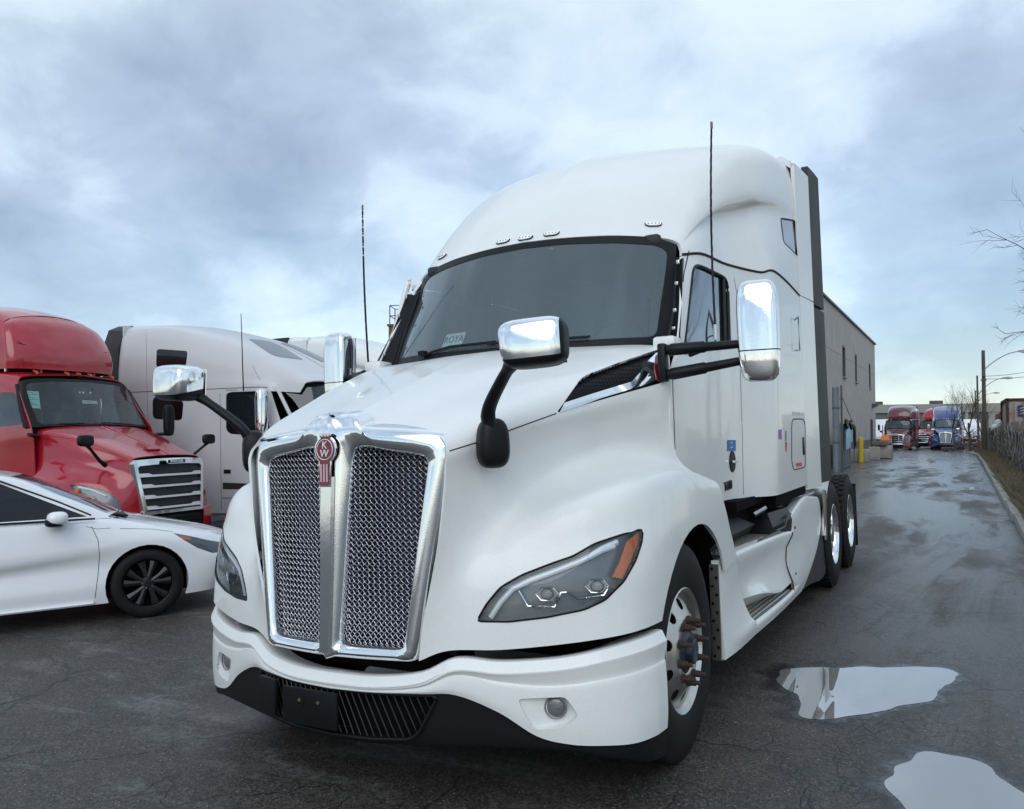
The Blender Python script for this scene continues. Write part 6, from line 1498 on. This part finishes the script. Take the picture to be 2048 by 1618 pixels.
bn = bgroot('steel_gate_leaf', -1.55, 28.9, label='open grey steel gate leaf leaning back towards the wall, blue sheet on it', cat='gate')
g = B(); P_ = [(0, 0, 1.65), (.01, 1.2, 1.72), (-.02, 2.5, 1.68), (-.05, 3.6, 1.52), (-.12, 5.0, 1.28)]
for (x0, y0, z0), (x1, y1, z1) in zip(P_, P_[1:]):
    for dx in (0,): g.faces.new([g.verts.new(p) for p in ((x0+.06, y0, .02), (x1+.06, y1, .02), (x1+.02, y1, z1), (x0+.02, y0, z0))])
bmesh.ops.remove_doubles(g, verts=g.verts, dist=1e-4); bmesh.ops.recalc_face_normals(g, faces=g.faces); thick(g, .06); emit('leaf', g, GREYM, bn, 20)
g = B(); [tube(g, [(.10-.0*i, y0, .1), (.06, y0, z0)], .02, 5) for i, (y0, z0) in enumerate(((.1, 1.6), (1.6, 1.66), (3.2, 1.52), (4.7, 1.28)))]; emit('rib', g, GREYM, bn)
sh = bgroot('blue_sheet', -1.42, 31.0, label='pale blue plastic sheet hung over the steel gate leaf', cat='sheet'); g = B(); loftpoly(g, [[(.02, -.5, .72), (.05, .55, .78), (.02, .55, .78), (.0, -.5, .72)], [(.05, -.6, 1.25), (.08, .6, 1.25), (.05, .6, 1.25), (.02, -.6, 1.25)], [(0, -.55, 1.70), (.02, .5, 1.70), (-.02, .5, 1.70), (-.04, -.55, 1.70)]]); emit('sheet', g, mat('pale_blue_plastic', (.30, .50, .62), .5), sh)
bgm = mat('black_bin_bag', (.012, .012, .014), .35, bump=.8, bscale=9)
def blob(name, root, c, s, m, seed=0, sub=2, amp=.18):
    r_ = random.Random(seed); g = B(); bmesh.ops.create_icosphere(g, subdivisions=sub, radius=1)
    for v in g.verts: v.co *= 1+r_.uniform(-amp, amp); v.co = Vector((c[0]+v.co.x*s[0], c[1]+v.co.y*s[1], c[2]+v.co.z*s[2]))
    return emit(name, g, m, root, 60)
bb = bgroot('black_bags', -1.40, 32.0, label='black rags and bags slung on top of the steel gate leaf', cat='bags'); blob('bag', bb, (.02, -1.6, 1.66), (.07, .25, .20), bgm, 1, 3, .35); blob('bag', bb, (.03, -.2, 1.66), (.08, .5, .17), bgm, 2, 3, .35); blob('bag', bb, (.04, .9, 1.2), (.05, .2, .45), bgm, 3, 3, .35)
bo = bgroot('bollard', -1.58, 37.4, label='yellow round bollard in front of the concrete blocks', cat='bollard'); g = B(); tube(g, [(0, 0, -.05), (0, 0, 1.06)], .105, 20); lathe(g, [(1.06, .105), (1.10, .08), (1.12, 0)], 20, 'z'); emit('bollard_body', g, mat('yellow_paint', (.55, .40, .02), .5, var=.25, vscale=8), bo)
def blockc(x, y, sx, sy, sz, lab, z=0, rz=0, m=CONC):
    e_ = bgroot('concrete_block', x, y, z, rz, lab, 'block', 'concrete blocks along the wall'); g = B(); box(g, (0, 0, sz/2), (sx, sy, sz), bev=.03); emit('block', g, m, e_); g = B(); tube(g, [(-.1, 0, sz), (-.06, 0, sz+.06), (.06, 0, sz+.06), (.1, 0, sz)], .015, 6); emit('lifting_eye', g, RUST, e_); return e_
blockc(-1.68, 38.2, .76, .8, .56, 'concrete block behind the yellow bollard, nearest one'); blockc(-1.35, 41.0, .5, 1.3, .60, 'middle concrete block, longer side towards the lane', rz=.1)
blockc(-1.05, 43.6, .62, 1.6, .62, 'last concrete block before the dark red truck'); blockc(-1.25, 43.2, .7, 1.2, .22, 'dark slab lying across the last concrete blocks', z=.64, m=STUCCO2)
# kerb of separate stones, verge, dry grass
kb = bgroot('kerb', 3.1, 0); tag(kb, kind='structure')
r_ = random.Random(4); y_ = 3.0
kmesh = []
for k_ in range(4):
    g = B(); box(g, (0, 0, 0), (.17, 1.46, .34), bev=.02)
    for v in g.verts: v.co.x += r_.uniform(-.008, .008); v.co.z += r_.uniform(-.008, .008)
    o = emit('kerb_stone', g, CONC, kb); kmesh.append(o.data); 
    if k_: bpy.data.objects.remove(o)
    else: first = o; first.location = (.085, 2.2, -.04)
i_ = 0
while y_ < 60:
    o = bpy.data.objects.new('kerb_stone', kmesh[i_ % 4]); col.objects.link(o); o.parent = kb; o.location = (.085+r_.uniform(-.012, .012)+(.0 if y_ < 50 else (y_-50)*-.03), y_+.73, -.045+r_.uniform(-.01, .01)+drop(y_)); o.rotation_euler = (0, r_.uniform(-.02, .02), r_.uniform(-.008, .008)); y_ += 1.49; i_ += 1
VERGE = mat('verge_soil', (.085, .068, .045), .95, bump=1, bscale=18, dirt=(.20, .165, .10), var=.9, vscale=2.5)
g = B(); ysv = [2+i*1.5 for i in range(60)]; xv = [3.27, 3.45, 3.75, 4.2, 5.5, 9, 18]; zv = [.06, .12, .17, .2, .15, .1, .0]
vv = [[g.verts.new(W(x+(r_.uniform(-.02, .02) if 0 < j < 6 else 0), y, z+drop(y)+(r_.uniform(-.03, .04) if 0 < j < 6 else 0))) for j, (x, z) in enumerate(zip(xv, zv))] for y in ysv]
for i in range(len(ysv)-1):
    for j in range(6): g.faces.new((vv[i][j], vv[i][j+1], vv[i+1][j+1], vv[i+1][j]))
tag(emit('verge', g, VERGE), kind='structure')
GRASS = mat('dry_grass', (.24, .20, .13), .9, var=.5, vscale=1.5); GRASS2 = mat('green_weeds', (.06, .075, .03), .9, var=.4, vscale=2)
def grass(n, m, seed, y0, y1, x0, x1, h0, h1):
    r_ = random.Random(seed); g = B()
    for _ in range(n):
        y = y0+(y1-y0)*r_.random()**1.4; x = r_.uniform(x0, x1); c = W(x, y, .10+drop(y)); a = r_.uniform(0, 2*PI)
        for _b in range(5):
            a += 1.3; h = r_.uniform(h0, h1); d = Vector((math.cos(a), math.sin(a), 0)); s_ = d.cross(Vector((0, 0, 1)))*.012; b0 = c+d*.05; tip = b0+d*h*r_.uniform(.2, .8)+Vector((0, 0, h)); md = b0.lerp(tip, .55)+Vector((0, 0, h*.18))
            v = [g.verts.new(p) for p in (b0-s_, b0+s_, md+s_*.7, tip, md-s_*.7)]; g.faces.new(v)
    o = emit('dry_grass', g, m, None, 0); tag(o, 'dry straw grass growing on the verge between kerb and fence', 'grass', kind='stuff'); return o
grass(4200, GRASS, 1, 9, 60, 3.28, 4.4, .08, .34); o = grass(450, GRASS2, 2, 9, 50, 3.30, 4.2, .04, .16); o.name = 'green_weeds'; o['label'] = 'low green weeds among the dry grass along the kerb'
# fence: leaning boards, posts, rails, dead creeper
WOOD = mat('weathered_wood', (.13, .12, .11), .9, bump=.7, bscale=30, dirt=(.04, .035, .03), var=.7, vscale=4); TWIG = mat('dead_creeper', (.22, .20, .17), .9, var=.4, vscale=6); BARK = mat('bark', (.075, .065, .06), .9, var=.4, vscale=8)
fe = bgroot('board_fence', 3.95, 0, label='old fence of weathered upright boards, dead creeper hanging on it', cat='fence')
r_ = random.Random(9); y_ = 11.0; k_ = 0
while y_ < 62:
    w_ = r_.uniform(.16, .30); h = r_.uniform(1.25, 1.52); g = B(); tn = .03
    box(g, (0, 0, h/2), (tn, w_, h)); 
    if k_ % 3: 
        for v in g.verts:
            if v.co.z > h*.9: v.co.z += r_.uniform(-.08, .06)
    o = emit('board', g, WOOD, fe, 0); o.location = (r_.uniform(-.04, .04), y_, .08+drop(y_)); o.rotation_euler = (r_.uniform(-.05, .05), r_.uniform(-.07, .05), r_.uniform(-.15, .15))
    y_ += w_+r_.choice((.02, .05, .12, .28)); k_ += 1
y_ = 11
while y_ < 63: g = B(); box(g, (0, 0, .85), (.10, .12, 1.75)); o = emit('post', g, WOOD, fe, 0); o.location = (.09, y_, drop(y_)); y_ += 3.2
for z_ in (.55, 1.38):
    g = B(); pts = [(-.05, 11+i*1.6, z_+.04*math.sin(i*1.3)+drop(11+i*1.6)) for i in range(33)]; tube(g, pts, .025, 5); emit('rail', g, WOOD, fe)
cp = bgroot('dead_creeper', 3.85, 0, label='tangle of pale dead creeper stems hanging over the fence boards', cat='creeper'); g = B()
for i in range(120):
    y0 = r_.uniform(12, 50); z0 = r_.uniform(.7, 1.6); pts = [Vector((r_.uniform(-.12, .12), y0, z0))]; dy = r_.uniform(-.25, .25)
    for q in range(7): pts.append(pts[-1]+Vector((r_.uniform(-.06, .06), dy+r_.uniform(-.2, .2), r_.uniform(-.32, .12))))
    tube(g, pts, [.014-.0012*q for q in range(8)], 4, False)
emit('stem', g, TWIG, cp, kind='stuff')
brb = bgroot('brush_pile', 2.9, 70, drop(70), label='heap of reddish brown brushwood beside the blue truck', cat='brush pile'); g = B()
for i in range(420):
    c = Vector((r_.gauss(.2, .9), r_.gauss(0, 4), 0)); hmax = 1.6*math.exp(-((c.x-.2)/1.0)**2); c.z = r_.uniform(0, hmax); d = Vector((r_.uniform(-1, 1), r_.uniform(-1, 1), r_.uniform(-.2, .9))).normalized()*r_.uniform(.3, .9); tube(g, [c, c+d*.5+Vector((r_.uniform(-.1, .1),)*3), c+d], [.02, .016, .006], 3, False)
emit('twigs', g, mat('red_brown_brush', (.09, .05, .04), .9, var=.5, vscale=2), brb, kind='stuff')
# rusty white container with a blue logo panel behind the fence, white bundle on top of the fence
RUSTW = mat('rusty_white_steel', (.40, .40, .38), .7, bump=.3, bscale=12, dirt=(.16, .07, .03), var=1.0, vscale=1.6); RUSTF = mat('rust_frame', (.07, .035, .02), .85, var=.5, vscale=5)
ct = bgroot('shipping_container', 4.3, 44, label='rusty white shipping container behind the fence with a navy logo panel', cat='container')
g = B(); box(g, (1.25, 3.0, 1.5), (2.38, 5.95, 2.6)); emit('box_body', g, RUSTW, ct, 0)
g = B(); 
for x_ in (.04, 2.46):
    for y_ in (.03, 5.97): box(g, (x_, y_, 1.5), (.13, .13, 2.86))
for z_ in (.12, 2.86):
    for y_ in (.03, 5.97): box(g, (1.25, y_, z_), (2.45, .13, .13))
    for x_ in (.04, 2.46): box(g, (x_, 3, z_), (.13, 5.9, .13))
emit('frame', g, RUSTF, ct, 0)
for x_ in (.36, .72, 1.0, 1.25, 1.5, 1.8, 2.1): g = B(); tube(g, [(x_, -.05, .25), (x_, -.05, 2.75)], .022, 6); emit('locking_bar', g, RUSTF if x_ == 1.25 else RUSTW, ct)
g = B(); box(g, (.72, -.035, 2.32), (.50, .02, .52)); lp = emit('logo_panel', g, mat('navy_panel', (.02, .025, .09), .5), ct, 0)
for k_ in range(3):
    g = B(); z_ = 2.17+k_*.13; tube(g, [(.56, -.055, z_), (.70, -.055, z_+.045), (.78, -.055, z_+.035), (.92, -.055, z_+.10)], [.012, .022, .02, .008], 6, flat=.9); emit('logo_stroke', g, mat('cream_print', (.7, .65, .45), .5) if not bpy.data.materials.get('cream_print') else bpy.data.materials['cream_print'], lp)
g = B(); box(g, (1.75, -.035, 2.36), (.95, .02, .5)); emit('rust_patch', g, mat('orange_rust', (.25, .10, .03), .8, var=.8, vscale=4, bump=.4, bscale=20), ct, 0)
c2 = bgroot('shipping_container', 4.35, 58, drop(58), label='dark red shipping container farther off behind the fence', cat='container'); g = B(); box(g, (1.3, 3, 1.3), (2.4, 6, 2.6)); emit('box_body', g, mat('oxide_red', (.12, .03, .03), .8, bump=.5, bscale=10), c2, 0); g = B(); [box(g, (1.3, -.03, .2+i*.24), (2.3, .05, .06)) for i in range(10)]; emit('corrugation', g, mat('oxide_red_dark', (.09, .025, .025), .8), c2, 0, 'stuff')
wb = bgroot('white_bundle', 3.95, 46, 1.35, label='crumpled white plastic bundle on top of the fence', cat='bundle'); blob('plastic', wb, (0, 0, .15), (.26, .9, .20), mat('white_plastic_film', (.6, .62, .63), .4, bump=.8, bscale=8), 5); blob('plastic', wb, (.08, .6, .38), (.18, .5, .20), bpy.data.materials['white_plastic_film'], 6)
# poles, lamps, cables
POLE = mat('pole_timber', (.10, .085, .075), .9, var=.3, vscale=3); LAMPG = mat('lamp_grey', (.30, .31, .32), .5, .3)
def pole(x, y, h, arm, lamp, lab, rr=.115):
    e_ = bgroot('street_lamp', x, y, drop(y), 0, lab, 'lamp post', 'lamp posts along the fence'); g = B(); tube(g, [(0, 0, 0), (0, 0, h*.5), (0, 0, h)], [rr, rr*.9, rr*.75], 12); emit('pole', g, POLE, e_)
    a0 = arm; n_ = 10; pts = []
    for i in range(n_+1): t = i/n_; pts.append((lamp[0]*t, 0, a0+(lamp[1]-a0)*(1-(1-t)**1.9)))
    g = B(); tube(g, pts, .03, 6); emit('arm', g, LAMPG, e_); g = B(); loftpoly(g, [[(lamp[0]-.1, -.05, lamp[1]-.03), (lamp[0]-.1, .05, lamp[1]-.03), (lamp[0]-.1, .05, lamp[1]+.05), (lamp[0]-.1, -.05, lamp[1]+.05)], [(lamp[0]+.25, -.16, lamp[1]-.12), (lamp[0]+.25, .16, lamp[1]-.12), (lamp[0]+.25, .14, lamp[1]+.09), (lamp[0]+.25, -.14, lamp[1]+.09)], [(lamp[0]+.6, -.08, lamp[1]-.06), (lamp[0]+.6, .08, lamp[1]-.06), (lamp[0]+.6, .06, lamp[1]+.02), (lamp[0]+.6, -.06, lamp[1]+.02)]]); emit('lamp_head', g, LAMPG, e_)
    g = B(); box(g, (0, -.12, h*.78), (.16, .12, .3)); box(g, (0, 0, h*.72), (.3, .2, .06)); emit('bracket', g, CAP, e_); return e_
pole(3.50, 50, 5.85, 4.75, (1.75, 5.72), 'nearest wooden lamp post beyond the fence, tallest in view'); pole(3.58, 75, 6.2, 4.6, (1.9, 5.95), 'second lamp post, just left of the tallest one', .09); pole(3.9, 110, 6.4, 4.8, (1.9, 6.1), 'farthest lamp post, only its arm showing clear', .09)
for i, (z0, z1) in enumerate(((4.35, 4.9), (4.2, 4.55))):
    g = B(); pts = []
    for k_ in range(25): t = k_/24; pts.append(W(3.55+4.5*t, 50-16*t, z0+(z1-z0)*t-1.1*4*t*(1-t)*.35)); 
    tube(g, pts, .012, 4); tag(emit('cable', g, CAP), ('upper' if i == 0 else 'lower')+' thin cable sagging to the right from the nearest lamp post', 'cable', 'cables at the lamp post')
# bare trees
def tree(name, x, y, h, seed, lab, spread=.5, levels=5, r0=.12, lean=(0, 0), z0=None, grp='bare trees beyond the fence', trunk_to=.35):
    r_ = random.Random(seed); e_ = bgroot(name, x, y, drop(y) if z0 is None else z0, 0, lab, 'tree', grp); gt, gb = B(), B()
    def br(p, d, l, r, lv):
        n_ = 4; pts = [p]; dd = d.copy()
        for i in range(n_):
            dd = (dd+Vector((r_.uniform(-.16, .16), r_.uniform(-.16, .16), r_.uniform(-.02, .16)))).normalized(); pts.append(pts[-1]+dd*l/n_)
        tube(gt if lv == 0 else gb, pts, [r*(1-.45*i/n_) for i in range(n_+1)], 7 if lv < 2 else 3, False)
        if lv >= levels: return
        for k_ in range(3 if lv < 2 else r_.choice((2, 3, 3))):
            q = pts[r_.choice((2, 3, 4)) if lv else r_.choice((2, 3, 4, 4))]; a = r_.uniform(0, 2*PI); s_ = Vector((math.cos(a), math.sin(a), 0)); nd_ = (dd+s_*spread*r_.uniform(.7, 1.6)+Vector((0, 0, .12))).normalized(); br(q, nd_, l*r_.uniform(.62, .82), r*.52, lv+1)
    br(Vector((0, 0, 0)), Vector((lean[0], lean[1], 1)).normalized(), h*trunk_to, r0, 0)
    emit('trunk', gt, BARK, e_); emit('crown', gb, BARK, e_, kind='stuff'); return e_
tree('bare_tree', 3.0, 76, 6.8, 11, 'bare tree with a fan of fine branches right of the blue truck', .42, 6, .12); tree('bare_tree', 1.9, 80, 5.6, 12, 'low bushy bare tree just behind the blue truck roof', .6, 6, .09)
tree('bare_tree', 3.75, 68, 4.2, 13, 'thin bare sapling beside the second lamp post', .3, 5, .05); tree('bare_tree', 4.4, 90, 5.2, 17, 'small bare tree behind the lamp posts', .5, 5, .08)
# large tree at the right edge reaching into the picture from outside
e_ = bgroot('bare_tree', 8.4, 30, 0, 0, 'bare branches reaching in at the right edge, nearest tree', 'tree', 'bare trees beyond the fence'); g, gb = B(), B(); tube(g, [(0, 0, 0), (-.2, 0, 3), (-.3, 0, 5.5), (-.1, 0, 9)], [.3, .25, .2, .12], 10); emit('trunk', g, BARK, e_)
def twig(p, d, l, r, lv):
    pts = [p]; dd = d.copy(); n_ = 5
    for i in range(n_): dd = (dd+Vector((r_.uniform(-.18, .18), r_.uniform(-.18, .18), r_.uniform(-.12, .16)))).normalized(); pts.append(pts[-1]+dd*l/n_)
    tube(gb, pts, [r*(1-.6*i/n_) for i in range(n_+1)], 4, False)
    if lv < 3:
        for k_ in range(4 if lv else 5):
            q = pts[r_.choice((2, 3, 4, 5)) if lv else k_+1]; a = r_.uniform(-1.1, 1.1); nd_ = (dd+Vector((math.sin(a)*.5, r_.uniform(-.5, .5), math.sin(a*1.7)*.8))).normalized(); twig(q, nd_, l*r_.uniform(.35, .6), r*.5, lv+1)
for z_, l_, dz in ((8.8, 3.2, -.15), (8.2, 3.7, .25), (7.4, 4.2, .12), (6.6, 3.4, .05), (6.0, 3.6, -.10), (5.2, 3.2, .0), (4.4, 2.6, .18), (3.4, 2.6, .1)): twig(Vector((-.3, r_.uniform(-.2, .2), z_-.8)), Vector((-1, r_.uniform(-.15, .15), dz)).normalized(), l_*.84, .035, 0)
emit('branches', gb, BARK, e_, kind='stuff')
# trees and bank outside the frame on the right that the door glass reflects
for i, (x, y, h) in enumerate(((7.5, 9, 7), (9, 16, 8), (8.2, 3, 7.5), (10, 23, 8))): tree('bare_tree', x, y, h, 30+i, ('bare tree beside the lane, first one past the camera' if i == 2 else 'bare tree out beyond the verge, '+('near', 'middle', '', 'far')[i]+' of a loose row'), .45, 5, .14)
# far warehouse
FARW = mat('far_cladding', (.30, .295, .26), .8, var=.12, vscale=.3); FARD = mat('far_cladding_dark', (.13, .135, .11), .8)
fw_ = bgroot('far_warehouse', -14, 118, -.6, label='long low beige warehouse closing the far end of the lane', cat='building'); g = B(); box(g, (14, 8, 2.0), (46, 16, 4.0)); emit('wall', g, FARD, fw_, 0); g = B(); box(g, (14, 7.9, 4.55), (46.6, 16.4, 1.1)); emit('fascia', g, FARW, fw_, 0)
for i in range(15): g = B(); box(g, (-7+i*3.0, -.12, 2.0), (.35 if i % 3 else 1.2, .2, 4.0)); emit('pilaster', g, FARW, fw_, 0)
for x_, w_ in ((6.2, 1.6), (13.5, 1.6), (24, 2.2)): g = B(); box(g, (x_, 3, 5.35), (w_, 1.5, .5)); emit('roof_unit', g, CAP, fw_, 0)
# tower seen through the gap by the windshield
TW = mat('rusty_brick_tower', (.11, .075, .055), .9, bump=.6, bscale=6, dirt=(.20, .10, .05), var=.8, vscale=.7)
tw = bgroot('chimney_tower', -50.2, 70.6, -2, math.radians(25), 'brown rusty square tower with a railing on top, seen beside the windshield', 'tower'); g = B(); box(g, (0, 0, 7.2), (3.0, 3.0, 14.4)); emit('shaft', g, TW, tw, 0); g = B(); box(g, (-1.75, -.2, 6.2), (.5, 1.4, 12.4)); emit('duct', g, CAP, tw, 0); g = B(); box(g, (0, 0, 14.5), (3.3, 3.3, .2)); emit('top_slab', g, TW, tw, 0)
g = B()
for x_ in (-1.4, 0, 1.4):
    for y_ in (-1.4, 1.4): tube(g, [(x_, y_, 14.5), (x_, y_, 16.6)], .06, 5)
for z_ in (15.5, 16.6):
    for y_ in (-1.4, 1.4): tube(g, [(-1.4, y_, z_), (1.4, y_, z_)], .05, 5)
    for x_ in (-1.4, 1.4): tube(g, [(x_, -1.4, z_), (x_, 1.4, z_)], .05, 5)
emit('railing', g, CAP, tw)
# far trucks
bt = copy_tree(semi, {'white_paint': BLUE}, ('wire_mesh', 'aerial', 'window_card', 'open_door_frame', 'step_tread', 'honeycomb')); bt.matrix_world = BGM@Matrix.Translation((1.10, 81.5, -.56))@Matrix.Rotation(math.radians(-1.5), 4, 'Z'); bt['label'] = 'blue semi tractor facing the camera at the far end of the lane'
g = B(); box(g, (.25, .14, 1.10), (.36, .01, .80)); mirror_bm(g); emit('mesh_screen', g, mat('far_mesh_grey', (.30, .30, .31), .4, .6), bt, 0)
dt = copy_tree(redt, {'red_paint': MAROON}, ('window_sheet', 'window_slip', 'window_label')); dt.matrix_world = BGM@Matrix.Translation((-2.85, 79.2, -.56))@Matrix.Rotation(math.radians(-5), 4, 'Z'); dt['label'] = 'dark maroon semi tractor at the far end, nearest the stucco building'
g = B(); tube(g, [(-.68,-.1,.56),(-.77,-.1,1.36),(0,-.13,1.46),(.77,-.1,1.36),(.68,-.1,.56),(-.68,-.1,.56)], .05, 8); [tube(g, [(x_, -.1, .6), (x_*1.08, -.1, 1.4)], .02, 6) for x_ in (-.3, .3)]; emit('grille_hoop', g, CHROMESOFT, dt)
rt = copy_tree(redt, {}, ('window_sheet', 'window_slip', 'window_label')); rt.matrix_world = BGM@Matrix.Translation((-1.0, 88.5, -.56))@Matrix.Rotation(math.radians(-22), 4, 'Z'); rt['label'] = 'bright red semi tractor between the maroon and blue ones, seen from its side'
for o in (bt, dt, rt): o['group'] = 'semi trucks parked in the yard'
def vanlike(x, y, rz, lab):
    e_ = bgroot('box_truck', x, y, drop(y), rz, lab, 'truck'); g = B(); box(g, (0, 3.6, 1.75), (2.3, 4.2, 2.3), bev=.05); emit('cargo_box', g, CARWHITE, e_)
    g = B(); loftpoly(g, [[(-1.0, -.2, .5), (1.0, -.2, .5), (1.0, 1.4, .5), (-1.0, 1.4, .5)], [(-1.0, -.2, 1.2), (1.0, -.2, 1.2), (1.0, 1.4, 1.2), (-1.0, 1.4, 1.2)], [(-.9, .4, 2.1), (.9, .4, 2.1), (.9, 1.4, 2.1), (-.9, 1.4, 2.1)]]); emit('cab', g, CARWHITE, e_, 30)
    g = B(); g.faces.new([g.verts.new(p) for p in ((-.85, -.11, 1.28), (.85, -.11, 1.28), (.8, .35, 2.0), (-.8, .35, 2.0))]); emit('windshield', g, TINT, e_, 0); g = B(); box(g, (0, -.22, .8), (1.5, .05, .25)); emit('grille', g, BLACK, e_, 0)
    for sx in (-1, 1):
        for yy in (.6, 4.4): g = B(); lathe(g, [(-.12, 0), (-.12, .38), (.12, .38), (.12, 0)], 20, 'x', (sx*.95, yy, .38)); emit('wheel', g, RUBBER, e_)
        g = shell((sx*1.2, .2, 1.5), .1, .25, .06, 0, 4, 12, 8); emit('mirror', g, BLACK, e_)
    return e_
vanlike(2.95, 92, 0, 'white truck cab and box showing past the right of the blue truck'); vanlike(-4.4, 88, 0, 'white truck half hidden behind the end of the stucco building')
om = bgroot('orange_machine', -3.55, 77.5, drop(76), label='orange and black machine standing between the building and the maroon truck', cat='machine'); g = B(); loftpoly(g, [[(-.35, -.4, .4), (.35, -.4, .4), (.35, .5, .4), (-.35, .5, .4)], [(-.4, -.5, .9), (.4, -.5, .9), (.4, .6, .9), (-.4, .6, .9)], [(-.2, -.2, 1.35), (.3, -.2, 1.35), (.3, .5, 1.35), (-.2, .5, 1.35)]]); emit('body', g, mat('machine_orange', (.5, .12, .03), .5), om, 30); g = B(); [lathe(g, [(-.1, 0), (-.1, .3), (.1, .3), (.1, 0)], 16, 'x', (s, yy, .3)) for s in (-.35, .4) for yy in (-.3, .5)]; emit('tyres', g, RUBBER, om, kind='stuff'); g = B(); tube(g, [(.1, .2, 1.3), (.1, .2, 2.6)], .05, 6); tube(g, [(-.2, .2, 1.3), (-.2, .2, 2.2)], .04, 6); emit('mast', g, CAP, om)
# houses and woods behind the camera, low, so that chrome and glass have a place to reflect
